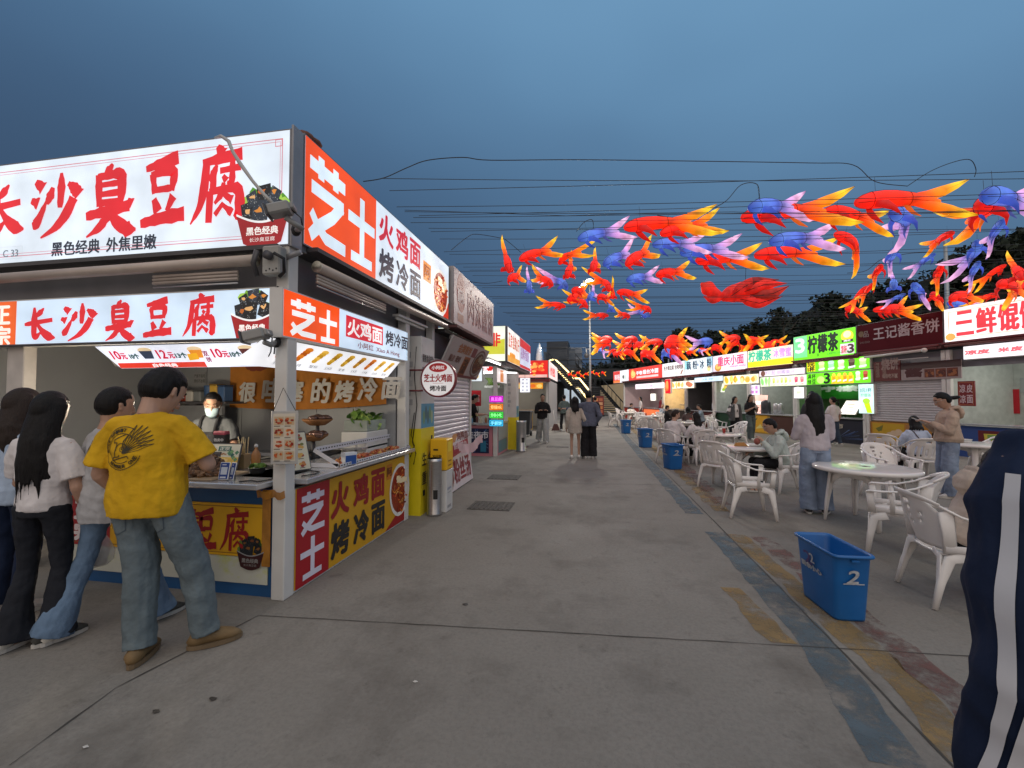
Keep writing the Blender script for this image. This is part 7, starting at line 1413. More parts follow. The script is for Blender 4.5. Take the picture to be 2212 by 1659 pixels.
def table_proto():
    r = thing('plastic_table', 'x', 'table'); R = .56
    m = MB(); m.lathe([(0, .722), (R * .2, .7225), (R * .93, .7215), (R * .985, .716), (R, .700), (R * .995, .672), (R * .975, .672), (R * .97, .695), (0, .70)], mat('table_plastic', (.74, .71, .68), .13, var=.05, scale=3, stains=((.55, .5, .46), 6, .66)), 48); 
    m.lathe([(.03, .7225), (.045, .7235), (.06, .7225)], mat('plastic_shadow_ring', (.35, .33, .32), .4), 18); m.build('table_top', r)
    for k in range(4):
        a = pi / 4 + k * pi / 2; d = Vector((cos(a), sin(a), 0)); tt = Vector((-sin(a), cos(a), 0)); m = MB()
        m.tube([d * .36 + Vector((0, 0, .70)), d * .385 + Vector((0, 0, .5)), d * .42 + Vector((0, 0, .25)), d * .44], [(.052, .014), (.048, .014), (.038, .014), (.026, .013)], PLAS, 8, up=d); m.tube([d * .33 + Vector((0, 0, .70)), d * .36 + Vector((0, 0, .5)), d * .405 + Vector((0, 0, .25)), d * .432], [(.010, .04), (.010, .035), (.010, .025), (.009, .014)], PLAS, 8, up=d); m.build('leg', r)
    m = MB(); 
    for k in range(4):
        a = pi / 4 + k * pi / 2; b = a + pi / 2; P = []
        for q in range(9): t = q / 8; p = Vector((cos(a), sin(a), 0)).lerp(Vector((cos(b), sin(b), 0)), t) * .37; P.append((p.x, p.y, .63 - .12 * (abs(2 * t - 1)) ** 3))
        m.tube(P, [(.008, .05)] * 9, PLAS, 6, up=(0, 0, 1) if False else None)
    m.build('apron', r); return r
TB = None; TABLES = {}
def table(u, v, lab, key, rot=.3):
    global TB
    o = copy_tree(TB) if TB else table_proto(); TB = TB or o; p = G(u, v, .72); o.location = (p.x, p.y, 0.003); o.rotation_euler = (0, 0, rot); TABLES[key] = Vector((p.x, p.y, .727)); return tag(o, lab, None, 'round white plastic tables')
table(1868, 1008, 'big round white table nearest us with green light glinting on its top', 'big', .55)
table(1612, 963, 'round white table with an orange food bag, left of the pale green hoodie', 'food', .2)
table(1548, 936, 'round white table with a water bottle on it', 'bottle', .5)
table(2108, 958, 'round white table at the far right beside the beige hoodie', 'right', .1)
table(1362, 891, 'farthest round white table before the black staircase', 'far', .4)
table(1405, 898, 'round white table left of the middle blue bin, second farthest', 'far2', .7)
table(1478, 911, 'round white table between the man in white and the denim jacket', 'mid', .0)
# things on the tables
p = TABLES['food'] + Vector((-.12, -.1, 0)); OR_ = mat('kraft_orange', (.38, .17, .03), .6, var=.15)
m = MB(); m.add([(-.13, -.05, .003), (.10, -.07, .003), (.12, .06, .003), (-.10, .08, .003), (-.10, -.03, .05), (.04, -.03, .07), (.05, .04, .06), (-.08, .05, .055)], [(3, 2, 1, 0), (4, 5, 6, 7), (0, 1, 5, 4), (1, 2, 6, 5), (2, 3, 7, 6), (3, 0, 4, 7)], OR_, False, Matrix.Translation(p)); tag(m.build('food_bag'), 'crumpled orange brown paper food bag on the white table', 'food bag')
q = TABLES['food'] + Vector((.10, -.12, 0)); m = MB(); m.box(-.09, .09, -.06, .06, .002, .045, mat('white_foam', (.66, .66, .64), .5), Matrix.Translation(q), bev=.012); tag(m.build('takeaway_box'), 'white foam takeaway box beside the orange food bag', 'takeaway box')
q = TABLES['food'] + Vector((.28, -.05, 0)); m = MB(); m.box(-.09, .09, -.07, .07, .002, .05, mat('kraft', (.36, .27, .18), .7), Matrix.Translation(q), bev=.01); tag(m.build('takeaway_box'), 'brown kraft takeaway box before the pale green hoodie', 'takeaway box')
q = TABLES['bottle'] + Vector((-.12, -.05, 0)); bottle((q.x, q.y, q.z - .004), .035, .26, (.62, .66, .68), 'clear water bottle standing on the white table', (.7, .7, .7), 'water_bottle', None, .5)
for k, (dx, dy) in enumerate(((-.15, .1), (.15, -.15))):
    q = TABLES['mid'] + Vector((dx, dy, -.004)); bowl((q.x, q.y, q.z), .10, .07, ['white paper bowl', 'second white paper bowl, nearer us'][k] + ' on the table in front of the man in white', mat('white_foam', (0,) * 3), None, 'paper_bowl')
q = G(1390, 898); m = MB(); m.box(q.x - .35, q.x + .35, q.y - .2, q.y + .2, .0, .72, mat('red_cooler', (.45, .03, .03), .5), bev=.03); m.box(q.x - .37, q.x + .37, q.y - .22, q.y + .22, .722, .80, WHITEM, bev=.02); tag(m.build('cooler_box'), 'red cooler box with a white lid at the farthest tables', 'cooler')
# blue bins
BINB = mat('blue_plastic', (.008, .115, .36), .38, var=.10, scale=5, stains=((.03, .20, .48), 4, .62))
def bin_proto(w=.26, d=.52, h=.60):
    r = thing('blue_bin', 'x', 'bin'); m = MB(); t = .82
    def loop(s, z, c=.04, shrink=0.0):
        a, b = w / 2 * s - shrink, d / 2 * s - shrink; P = []
        for sx, sy, a0 in ((1, 1, 0), (-1, 1, pi / 2), (-1, -1, pi), (1, -1, 3 * pi / 2)):
            for k in range(4): q = a0 + pi / 2 * k / 3; P.append((sx * (a - c) + c * cos(q), sy * (b - c) + c * sin(q), z))
        return P
    L_ = [loop(t, 0), loop(t + .01, .02), loop(.97, h * .93), loop(.98, h * .95), loop(1.06, h * .955), loop(1.08, h * .975), loop(1.06, h), loop(.99, h * .995), loop(.97, h * .96), loop(t, .03, shrink=.008)]
    n = 16; v = [p for l in L_ for p in l]; f = [(i * n + k, i * n + (k + 1) % n, (i + 1) * n + (k + 1) % n, (i + 1) * n + k) for i in range(len(L_) - 1) for k in range(n)] + [tuple(range(n - 1, -1, -1)), tuple((len(L_) - 1) * n + k for k in range(n))]
    m.add(v, f, BINB, True); o = m.build('tub', r); o.data.shade_auto_smooth() if hasattr(o.data, 'shade_auto_smooth') else None
    WP = mat('white_marker', (.45, .47, .50), .6, var=.2, scale=30); m = MB(); Mk = frame((-.05, -d / 2 * .93 - .004, h * .58), (1, 0, 0), (0, -1, -.15)); m.text('2', 0, 0, .075, .12, WP, .002, .004, Mk, .1); m.rect(-.02, .12, -.012, -.002, WP, .002, Mk)
    m.build('painted_number', r)
    m = MB(); Mk = frame((-w / 2 * .94 - .004, .16, h * .55), (0, -1, 0), (-1, 0, -.15)); m.text('厨余小心', 0, 0, .26, .055, WP, .002, .003, Mk); m.text('2', .14, .08, .05, .09, WP, .002, .002, Mk); m.text('2', .06, .05, .09, .12, mat('faded_marker', (.10, .07, .20), .7), .001, .003, Mk); m.build('painted_note', r)
    m = MB(); m.box(-w / 2 * .2, w / 2 * .2, -d / 2 - .015, -d / 2 + .004, h * .90, h * .935, BINB, None, .004); m.build('handle_lug', r); return r
BN = None
for u, v, th, s, lab in ((1799, 1312, 6, (1.0, 1.0, .80), 'biggest blue bin marked 2, nearest us on the painted stripes'), (1453, 1012, -8, (1.3, .8, .92), 'blue bin marked 2 beside the chair of the man in white, second nearest'), (1394, 966, -10, (1.45, .75, 1), 'blue bin in the middle of the row of bins, left of the empty chairs'), (1352, 936, -10, (1.45, .75, 1), 'smallest and farthest blue bin before the far tables')):
    o = copy_tree(BN) if BN else bin_proto(); BN = BN or o; p = G(u, v); o.location = (p.x, p.y, .005); o.rotation_euler = (0, 0, spin(th)); o.scale = s; tag(o, lab, None, 'blue bins along the stripes')
# bits of litter on the concrete
rg = random.Random(77)
for k, (u, v) in enumerate(((897, 1474), (1005, 1306), (460, 1511), (337, 1538), (186, 1615), (1790, 1205))):
    p = G(u, v); m = MB(); n = 9; s = .010 if k in (0, 4) else .016; m.add([(p.x + s * rg.uniform(.6, 1.2) * cos(2 * pi * i / n) * 1.5, p.y + s * rg.uniform(.6, 1.2) * sin(2 * pi * i / n), .004 + .004 * rg.random()) for i in range(n)] + [(p.x, p.y, .009)], [(i, (i + 1) % n, n) for i in range(n)], pr(*((190, 186, 180) if k in (0, 4) else (58, 53, 48)))); tag(m.build('litter_scrap'), ['small white paper scrap on the concrete in the middle of the lane', 'dark flattened gum spot on the lane below the drain covers', 'dark gum spot right of the long diagonal crack', 'dark gum spot on the diagonal crack at lower left', 'tiny pale scrap near the lower left corner', 'dark scrap on the stripes behind the biggest blue bin'][k], 'litter')

for k, (key, dx, dy, lab) in enumerate((('far', -.1, .05, 'white paper bowl on the farthest table'), ('far2', .1, -.1, 'white paper bowl on the second farthest table'), ('far', .2, -.1, 'second white paper bowl on the farthest table, nearer the cooler'), ('right', -.1, .1, 'white paper bowl on the far right table'))):
    q = TABLES[key] + Vector((dx, dy, -.004)); bowl((q.x, q.y, q.z), .10, .07, lab, mat('white_foam', (0,) * 3), None, 'paper_bowl')
for k, (key, dx, dy, lab) in enumerate((('mid', .25, .1, 'red paper cup on the table of the man in white'), ('bottle', .2, .1, 'red paper cup beside the water bottle'), ('far2', -.2, .1, 'red paper cup on the second farthest table'))):
    q = TABLES[key] + Vector((dx, dy, -.004)); m = MB(); m.lathe([(.03, 0), (.042, .11), (.045, .112), (.039, .112), (.03, .02), (0, .02)], pr(170, 50, 40), 16, q); tag(m.build('paper_cup'), lab, 'cup')
# ================================================================== people
from mathutils.bvhtree import BVHTree
def cloth(name, col, rough=.85, var=.16, scale=5, bump=.5, bscale=16, stains=None): return mat(name, col, rough, var=var, scale=scale, bump=bump, bscale=bscale, stains=stains, spec=.2)
SKIN = mat('skin_light', (.42, .25, .175), .5, var=.06, scale=8); SKIN2 = mat('skin_tan', (.30, .17, .11), .5, var=.06, scale=8)
HAIR = mat('black_hair', (.006, .0055, .006), .5, spec=.22, var=.3, scale=30, bump=.35, bscale=40, stretch=(6, 6, .4)); HAIRB = mat('brown_hair', (.020, .012, .009), .5, spec=.25, var=.3, scale=30, bump=.35, bscale=40, stretch=(6, 6, .4))
EYEW = mat('eye_white', (.55, .52, .5), .3); EYEB = mat('eye_dark', (.012, .01, .01), .25); LIP = mat('lips', (.30, .11, .09), .5)
TMP = None
def solid(mb, name, parent, vox, m, amp=0.0, fr=(6, 6, 3), it=3, seed=0, extra=None):
    me = bpy.data.meshes.new(name); me.from_pydata(mb.v, [], mb.f); o = bpy.data.objects.new(name, me); COL.objects.link(o)
    r = o.modifiers.new('r', 'REMESH'); r.mode = 'VOXEL'; r.voxel_size = vox
    sm = o.modifiers.new('s', 'SMOOTH'); sm.factor = .5; sm.iterations = it
    dg = bpy.context.evaluated_depsgraph_get(); dg.update(); nm = bpy.data.meshes.new_from_object(o.evaluated_get(dg))
    bpy.data.objects.remove(o); bpy.data.meshes.remove(me)
    if amp:
        s = Vector((seed * 3.7, seed * 1.3, seed * 2.1))
        n = len(nm.vertices); co = [0.0] * (3 * n); no = [0.0] * (3 * n); nm.vertices.foreach_get('co', co); nm.vertices.foreach_get('normal', no); NZ = noise.noise
        for i in range(0, 3 * n, 3):
            x, y, z = co[i], co[i + 1], co[i + 2]; p = Vector((x * fr[0], y * fr[1], z * fr[2])) + s
            d = amp * (NZ(p) + .5 * NZ(p * 2.3) + .3 * NZ(p * 5.1) - .8 * abs(NZ(Vector((x * fr[0] * .8 + z * 5, y * fr[1] * .8 - z * 4, z * fr[2] * 2.2)) + s)))
            co[i] = x + no[i] * d; co[i + 1] = y + no[i + 1] * d; co[i + 2] = z + no[i + 2] * d
        nm.vertices.foreach_set('co', co)
    nm.materials.clear(); nm.materials.append(m); nm.name = name
    nm.polygons.foreach_set('use_smooth', [True] * len(nm.polygons)); nm.polygons.foreach_set('material_index', [0] * len(nm.polygons))
    if extra is not None and extra.v:
        b = len(nm.vertices); bm = bmesh.new(); bm.from_mesh(nm)
        for mm in extra.mats: nm.materials.append(mm)
        vv = [bm.verts.new(v) for v in extra.v]
        for f, k in zip(extra.f, extra.fm):
            try: ff = bm.faces.new([vv[i] for i in f]); ff.material_index = k + 1; ff.smooth = True
            except ValueError: pass
        bm.to_mesh(nm); bm.free()
    nm.update(); ob = bpy.data.objects.new(name, nm); COL.objects.link(ob); ob.parent = parent; return ob
ARM = {'down': ((.055, -.03, -.28), (.065, .05, -.52)), 'phone': ((.05, .07, -.27), (-.07, .27, -.14)), 'low': ((.06, .07, -.27), (-.05, .27, -.26)), 'table': ((.07, .12, -.26), (-.05, .35, -.25)), 'eat': ((.06, .12, -.25), (-.09, .25, -.03)), 'crossed': ((.07, .05, -.27), (-.20, .17, -.21)),
       'reach': ((.10, .10, -.25), (.02, .34, -.24)), 'wide': ((.12, .05, -.26), (.0, .27, -.22)), 'bag': ((.05, -.03, -.28), (.05, .04, -.53)), 'slack': ((.07, .0, -.29), (.06, .12, -.51)), 'hug': ((.21, .06, -.12), (.40, .12, -.10)), 'pocket': ((.10, -.06, -.27), (.02, .03, -.45))}
PEOPLE = {}
def person(label, pos, th, h=1.68, sit=0.0, lean=0.0, aL='down', aR='down', head=(0, 0), step=(0, 0), fat=1.0, top=None, topst='tee', hem=.0, bot=None, botst='straight', shoe=(.55, .52, .5), hair='short', hairm=None, skin=None, vox=.016, shoes='sneaker', loose=1.0, hairlen=.45, face=True, mask=False, group=None, feet=None, wid=.0, hood=False, glasses=False, turn=(0, 0), hs=1.05):
    k = h / 1.72; skin = skin or SKIN; hairm = hairm or HAIR
    root = thing('person', label, 'person', (0, 0, 0), group)
    V = lambda x, y, z: Vector((x * k, y * k, z * k))
    pz = sit / k if sit else .95; p0 = V(0, 0, pz); A = Matrix.Rotation(-lean, 3, 'X')
    S = lambda x, y, z: p0 + (A @ Vector((x, y, z))) * k
    nk = S(0, -.01, .52); hc = S(0, .02, .66); sw_ = .172 * (.5 + .5 * fat)
    Hm = Matrix.Rotation(radians(-head[1]), 3, 'Z') @ Matrix.Rotation(-radians(head[0]) - lean * .5, 3, 'X'); hb = S(0, 0, .553 - (.022 if fat > 1.1 else 0))
    kh = k * hs; hp = lambda x, y, z: hb + (Hm @ Vector((x, y + .02, z + .09))) * kh
    sh = {}; el = {}; wr = {}
    for s, a in ((-1, aL), (1, aR)):
        e, w = ARM[a] if isinstance(a, str) else a; sh[s] = S(s * sw_, -.01, .402); el[s] = sh[s] + Vector((e[0] * s, e[1], e[2])) * k; wr[s] = sh[s] + Vector((w[0] * s, w[1], w[2])) * k
    hip = {}; kn = {}; an = {}
    for i, s in enumerate((-1, 1)):
        hip[s] = V(.09 * s * (.6 + .4 * fat), 0, pz - .03)
        if sit: kn[s] = V(.12 * s, .42, max(.46, pz - .01)); an[s] = V(.12 * s, .40 + step[i], .09)
        else:
            st = step[i]; kn[s] = V((.10 + wid * .5) * s * (.6 + .4 * fat), st * .55 + .03, .50); an[s] = V((.105 + wid) * s * (.6 + .4 * fat), st - (.02 if st >= 0 else .03), .085 + (.06 if st < -.12 else 0))
        if feet and feet[i]: an[s] = V(*feet[i]); kn[s] = (hip[s] + an[s]) / 2 + V(0, .05, .02)
    # ---- body (one continuous skin)
    m = MB(); bw = (0, 1, 0)
    m.tube([S(0, 0, -.08), S(0, 0, .02), S(0, 0, .16), S(0, .0, .32), S(0, -.01, .40), S(0, -.01, .49)], [(.11 * k * fat, .085 * k * fat), (.135 * k * fat, .095 * k * fat), (.120 * k * fat, .09 * k * fat), (.14 * k * fat, .10 * k * fat), (.11 * k, .065 * k), (.05 * k, .048 * k)], skin, 12, up=bw)
    m.tube([S(0, -.015, .47), S(0, -.005, .53), hp(0, -.03, -.045)], [.062 * k, .052 * k, .052 * k], skin, 10, up=bw)
    pr_ = [(-.125, .020, .03, .035), (-.118, .042, .045, .030), (-.09, .057, .065, .018), (-.05, .068, .082, .006), (0, .073, .094, 0), (.04, .074, .098, -.003), (.075, .066, .088, -.005), (.10, .045, .06, -.006), (.112, .015, .02, -.006)]
    m.tube([hp(0, c, z) for z, a, b, c in pr_], [(a * kh, b * kh) for z, a, b, c in pr_], skin, 14, up=tuple(Hm @ Vector((0, 1, 0))))
    m.tube([hp(0, .085, .012), hp(0, .104, -.02), hp(0, .108, -.034), hp(0, .088, -.042)], [.008 * kh, .012 * kh, .015 * kh, .010 * kh], skin, 6)
    for s in (-1, 1): m.tube([hp(.068 * s, -.005, .018), hp(.080 * s, -.012, .012), hp(.078 * s, -.006, -.025), hp(.066 * s, .0, -.03)], [.008 * k, .013 * k, .011 * k, .007 * k], skin, 6)
    for s in (-1, 1):
        m.tube([S(s * sw_ * .5, -.01, .42), sh[s], sh[s].lerp(el[s], .5), el[s]], [.040 * k, .043 * k * (.5 + .5 * fat), .042 * k * (.4 + .6 * fat), .038 * k * (.6 + .4 * fat)], skin, 10); m.tube([el[s], el[s].lerp(wr[s], .35), wr[s]], [.042 * k * (.6 + .4 * fat), .043 * k * (.6 + .4 * fat), .027 * k], skin, 10); m.ell(el[s], (.041 * k,) * 3, skin, 8, 6)
        d = (wr[s] - el[s]).normalized(); side = d.cross(Vector((0, 0, 1))); side = side.normalized() if side.length > .2 else Vector((0, 1, 0)); nn = side.cross(d)
        curl = -nn if nn.z > 0 else nn
        if abs(d.z) > .8: side = Vector((0, 1, 0)); curl = Vector((-s, 0, 0))
        pc_ = wr[s] + d * .045 * k; m.tube([wr[s], wr[s] + d * .03 * k, wr[s] + d * .085 * k], [(.026 * k, .018 * k), (.036 * k, .017 * k), (.038 * k, .013 * k)], skin, 10, up=tuple(curl))
        for q in range(4):
            o = side * ((q - 1.5) * .0195 * k); ln = (.066, .078, .072, .056)[q] * k; b0 = wr[s] + d * .078 * k + o
            m.tube([b0, b0 + d * ln * .45 + curl * ln * .16, b0 + d * ln * .72 + curl * ln * .48, b0 + d * ln * .80 + curl * ln * .82], [.0098 * k, .0095 * k, .0088 * k, .007 * k], skin, 6)
        tb = wr[s] + d * .03 * k + side * (.030 * k if abs(d.z) > .8 else -s * .030 * k * (1 if side.x < 0 else -1)); to = (tb - wr[s] - d * .03 * k).normalized()
        m.tube([tb - to * .01, tb + to * .018 * k + d * .022 * k, tb + to * .022 * k + d * .05 * k + curl * .016 * k], [.0125 * k, .0115 * k, .008 * k], skin, 6)
        m.tube([S(s * .06, 0, -.02), hip[s], hip[s].lerp(kn[s], .5), kn[s], kn[s].lerp(an[s], .35), an[s]], [.066 * k, .072 * k * (.5 + .5 * fat), .062 * k * (.5 + .5 * fat), .040 * k, .040 * k, .030 * k], skin, 10, up=bw if not sit else (0, 0, 1) if False else None); m.ell(kn[s], (.040 * k,) * 3, skin, 8, 6)
        ft = Vector((turn[(s + 1) // 2], 1, 0)).normalized(); m.tube([an[s], an[s] + Vector((0, 0, -.05 * k)), an[s] + ft * .06 * k + Vector((0, 0, -.055 * k)), an[s] + ft * .15 * k + Vector((0, 0, -.065 * k))], [.037 * k, .036 * k, .034 * k, .02 * k], skin, 8)
    ex = MB()
    if face:
        for s in (-1, 1):
            ex.ell(hp(.031 * s, .079, .012), (.0125 * k, .010 * k, .0065 * k), EYEW, 8, 6); ex.ell(hp(.031 * s, .0865, .012), (.0062 * k, .005 * k, .0062 * k), EYEB, 8, 6)
            ex.tube([hp(.048 * s, .074, .034), hp(.032 * s, .090, .038), hp(.014 * s, .094, .033)], [.003 * k, .0045 * k, .003 * k], hairm, 5)
        if not mask: ex.tube([hp(-.024, .078, -.066), hp(-.01, .087, -.064), hp(.01, .087, -.064), hp(.024, .078, -.066)], [.002 * k, .0065 * k, .0065 * k, .002 * k], LIP, 6)
    solid(m, 'body', root, vox * .75, skin, 0, it=2, extra=ex)
    if mask:
        m = MB(); m.tube([hp(0, .052, -.115), hp(0, .068, -.085), hp(0, .074, -.05), hp(0, .068, -.02)], [(.045 * k, .045 * k), (.060 * k, .050 * k), (.066 * k, .046 * k), (.064 * k, .034 * k)], cloth('mask_blue', (.36, .48, .52)), 12, up=tuple(Hm @ Vector((0, 1, 0))))
        for s in (-1, 1): m.tube([hp(.06 * s, .07, -.03), hp(.076 * s, .0, .0)], .003, WHITEM, 4)
        m.build('face_mask', root)
    if glasses:
        m = MB()
        for s in (-1, 1): m.tube([hp(.031 * s + .022 * cos(q * pi / 6), .098, .012 + .018 * sin(q * pi / 6)) for q in range(13)], .0022 * k, STEEL, 4); m.tube([hp(.053 * s, .096, .014), hp(.076 * s, .0, .014)], .002 * k, STEEL, 4)
        m.tube([hp(-.009, .1, .014), hp(.009, .1, .014)], .002 * k, STEEL, 4); m.build('glasses', root)
    # ---- hair
    m = MB(); v = []; nu, nv = 18, 12
    for i in range(nv + 1):
        t_ = pi * i / nv
        for j in range(nu):
            q = 2 * pi * j / nu; x, y, z = sin(t_) * cos(q), sin(t_) * sin(q), cos(t_)
            f = 1.0
            if y > .30 and z < .34 + .22 * y: f = .83
            elif abs(x) > .70 and y > -.20 and z < (-.05 if hair in ('long', 'bob') else .12): f = .83
            if z < -.38: f = .80 if y > -.25 else max(.78, 1 - (-.38 - z) * .45)
            v.append(hp(x * .089 * f, y * .113 * f - .007, z * .129 * f + .008))
    f = []
    for i in range(nv):
        for j in range(nu): f.append((i * nu + j, (i + 1) * nu + j, (i + 1) * nu + (j + 1) % nu, i * nu + (j + 1) % nu))
    m.add(v, f, hairm, True)
    up_h = tuple(Hm @ Vector((0, 1, 0)))
    if hair in ('long', 'bob'):
        Ln = hairlen; bk = A @ Vector((0, -1, 0))
        NS = 15 if vox < .0125 else 9
        for q in range(NS):
            a = -1.3 + 2.6 * q / (NS - 1); x0 = .080 * sin(a); y0 = -.085 * cos(a) + .01; e = hp(x0 * 1.02, y0, .03); mid = hp(x0 * 1.12, y0 - .018, -.09); low = Vector((mid.x * 1.05, mid.y, mid.z)) + (Vector((x0 * .35, -.05 * cos(a), -Ln * (.55 + .08 * sin(q * 2.1)))) * k) ; lo2 = low + Vector((x0 * .15, .0, -Ln * (.40 + .10 * sin(q * 3.3)))) * k
            m.tube([hp(x0 * .8, y0 * .8, .08), e, mid, mid.lerp(low, .5) + bk * .012 * k, low, lo2], [(.022 * k, .022 * k), (.030 * k, .024 * k), (.030 * k, .024 * k), (.027 * k, .020 * k), (.022 * k, .016 * k), (.004 * k, .003 * k)], hairm, 8)
    elif hair == 'ponytail':
        m.ell(hp(0, -.115, .02), (.035 * k, .03 * k, .035 * k), hairm, 10, 8); m.tube([hp(0, -.11, .02), hp(0, -.165, .0), hp(.0, -.185, -.07), hp(.0, -.175, -.15), hp(.0, -.16, -.20)], [(.024 * k,) * 2, (.034 * k,) * 2, (.036 * k, .03 * k), (.026 * k, .022 * k), (.004 * k, .004 * k)], hairm, 8)
    elif hair == 'lowbun':
        m.tube([hp(0, -.10, .0), hp(.01, -.15, -.02), hp(.02, -.20, -.03), hp(.03, -.24, -.045)], [(.032 * k,) * 2, (.036 * k,) * 2, (.030 * k,) * 2, (.004 * k,) * 2], hairm, 8)
    solid(m, 'hair', root, vox * .7, hairm, .0018 * k, (70, 70, 6), 2, seed=len(PEOPLE))
    if hair == 'cap':
        m = MB(); m.lathe([(.098 * k, .0), (.096 * k, .05 * k), (.07 * k, .085 * k), (0, .095 * k)], cloth('black_cap', (.02, .02, .022)), 16, M=Matrix.Translation(hp(0, 0, .045))); m.box(-.07 * k, .07 * k, .08 * k, .17 * k, -.002, .006, cloth('black_cap', (0,) * 3), Matrix.Translation(hp(0, 0, .045)), bev=.003); m.build('cap', root)
    # ---- top
    g = loose; w = fat
    m = MB(); hz_ = -.06 - hem
    if topst != 'none':
        m.tube([S(0, 0, hz_), S(0, 0, hz_ + .05), S(0, 0, .10), S(0, .0, .26), S(0, -.005, .36), S(0, -.01, .425), S(0, -.012, .462), S(0, -.012, .490)],
               [((.158 if topst != 'tee' else .178) * k * w * g, .132 * k * w * g), (.180 * k * w * g, .134 * k * w * g), (.165 * k * w * g, .122 * k * w * g), (.178 * k * w, .128 * k * w), (.182 * k * (.4 + .6 * w), .118 * k * (.5 + .5 * w)), (.158 * k * (.5 + .5 * w), .098 * k * (.5 + .5 * w)), (.110 * k * (.5 + .5 * w), .082 * k), (.074 * k, .068 * k)], top, 16, up=bw)
        lng = topst in ('long', 'hoodie', 'open')
        for s in (-1, 1):
            if lng:
                r0 = .072 * k * (.5 + .5 * w) * (.6 + .4 * g); m.tube([S(s * sw_ * .45, -.01, .415), S(s * sw_ * .85, -.01, .405), sh[s].lerp(el[s], .2), sh[s].lerp(el[s], .6), el[s]], [r0 * .85, r0 * .95, r0 * .98, r0 * .95, r0 * .82], top, 12); m.ell(el[s], (r0 * .82,) * 3, top, 10, 8); m.tube([el[s], el[s].lerp(wr[s], .5), el[s].lerp(wr[s], .90), el[s].lerp(wr[s], .97)], [r0 * .82, r0 * .74, r0 * .60, r0 * .52], top, 12)
            elif topst == 'tee':
                r0 = .070 * k * (.45 + .55 * w); e = sh[s].lerp(el[s], .80 * min(1.15, g)); m.tube([S(s * sw_ * .45, -.01, .415), S(s * sw_ * .85, -.01, .405), sh[s].lerp(el[s], .3), e], [r0 * .85, r0 * .95, r0 * 1.04, r0 * 1.12 * g], top, 12)
        if topst == 'hoodie' or hood:
            m.tube([S(0, -.14, .50), S(0, -.15, .43), S(0, -.145, .36), S(0, -.12, .32)], [(.10 * k, .035 * k), (.12 * k, .05 * k), (.09 * k, .045 * k), (.03 * k, .02 * k)], top, 12, up=bw); m.tube([S(.09, .02, .50), S(.10, -.05, .515), S(.06, -.12, .525), S(-.06, -.12, .525), S(-.10, -.05, .515), S(-.09, .02, .50)], .032 * k, top, 8)
        shirt = solid(m, {'tee': 't_shirt', 'long': 'sweater', 'hoodie': 'hoodie', 'open': 'jacket'}[topst], root, vox * .75, top, .013 * k * (.7 + .6 * (g - 1) * 3), (7, 7, 4), 3, seed=len(PEOPLE) + 5)
    else: shirt = None
    # ---- bottom
    m = MB(); T = p0
    m.tube([S(0, 0, .07), S(0, 0, .0), T + V(0, 0, -.08)], [(.150 * k * w, .112 * k * w), (.172 * k * w, .128 * k * w), (.165 * k * w, .125 * k * w)], bot, 14, up=bw)
    LR_ = {'straight': (.096, .088, .075, .074, .070), 'baggy': (.10, .090, .084, .082, .080), 'wide': (.102, .104, .104, .108, .112), 'flare': (.092, .076, .062, .078, .120), 'slim': (.090, .074, .058, .054, .046), 'shorts': (.098, .10, .10, .1, .1)}[botst]
    for s in (-1, 1):
        e = an[s] + Vector((0, 0, (-.035 if botst in ('flare', 'wide') else -.01) * k)); w2 = .4 + .6 * w
        if botst == 'shorts': q = hip[s].lerp(kn[s], .42); m.tube([S(s * .05, 0, .0), hip[s], q], [LR_[0] * k, LR_[1] * k, LR_[2] * k], bot, 12, up=bw); continue
        if sit: m.tube([S(s * .05, -.02, -.0), hip[s], hip[s].lerp(kn[s], .5), kn[s]], [LR_[0] * k * w2, LR_[0] * k * w2, LR_[1] * k * w2, LR_[2] * k * w2], bot, 12); m.ell(kn[s], (LR_[2] * k * w2,) * 3, bot, 10, 8); m.tube([kn[s], kn[s].lerp(e, .5), e], [LR_[2] * k * w2, LR_[3] * k, LR_[4] * k], bot, 12)
        else: m.tube([S(s * .05, 0, .0), hip[s], hip[s].lerp(kn[s], .5), kn[s], kn[s].lerp(e, .5), e], [LR_[0] * k * w2, LR_[0] * k * w2 * 1.04, LR_[1] * k * w2, LR_[2] * k * w2, LR_[3] * k, LR_[4] * k], bot, 12, up=bw)
    pants = solid(m, 'shorts' if botst == 'shorts' else 'trousers', root, vox * .75, bot, .012 * k, (6, 6, 4), 3, seed=len(PEOPLE) + 11)
    # ---- shoes
    SO = mat('shoe_%d_%d_%d' % tuple(int(c * 99) for c in shoe), shoe, .7, var=.2, scale=14); SL = mat('sole_pale', (.50, .48, .44), .7, var=.1) if shoes != 'boot' else mat('sole_tan', (.16, .11, .06), .8, var=.2)
    for i, s in enumerate((-1, 1)):
        ft = Vector((turn[i], 1, 0)).normalized(); lift = max(0, an[s].z - .088 * k); a = an[s] + Vector((0, 0, -.085 * k)); Rt = Matrix.Rotation(-atan2(ft.x, ft.y), 4, 'Z') @ Matrix.Rotation(-lift * 5, 4, 'X'); Mx = Matrix.Translation(a) @ Rt
        wd = 1.18 if shoes == 'boot' else 1.0
        m = MB()
        if shoes != 'sandal': m.tube([(0, -.085 * k, .032 * k), (0, -.06 * k, .05 * k), (0, .0, .062 * k), (0, .07 * k, .050 * k), (0, .14 * k, .036 * k), (0, .185 * k, .026 * k)], [(.020 * k, .02 * k), (.038 * k * wd, .042 * k), (.040 * k * wd, .05 * k), (.044 * k * wd, .040 * k), (.045 * k * wd, .028 * k), (.022 * k, .012 * k)], SO, 12, M=Mx)
        n = 16; P = []
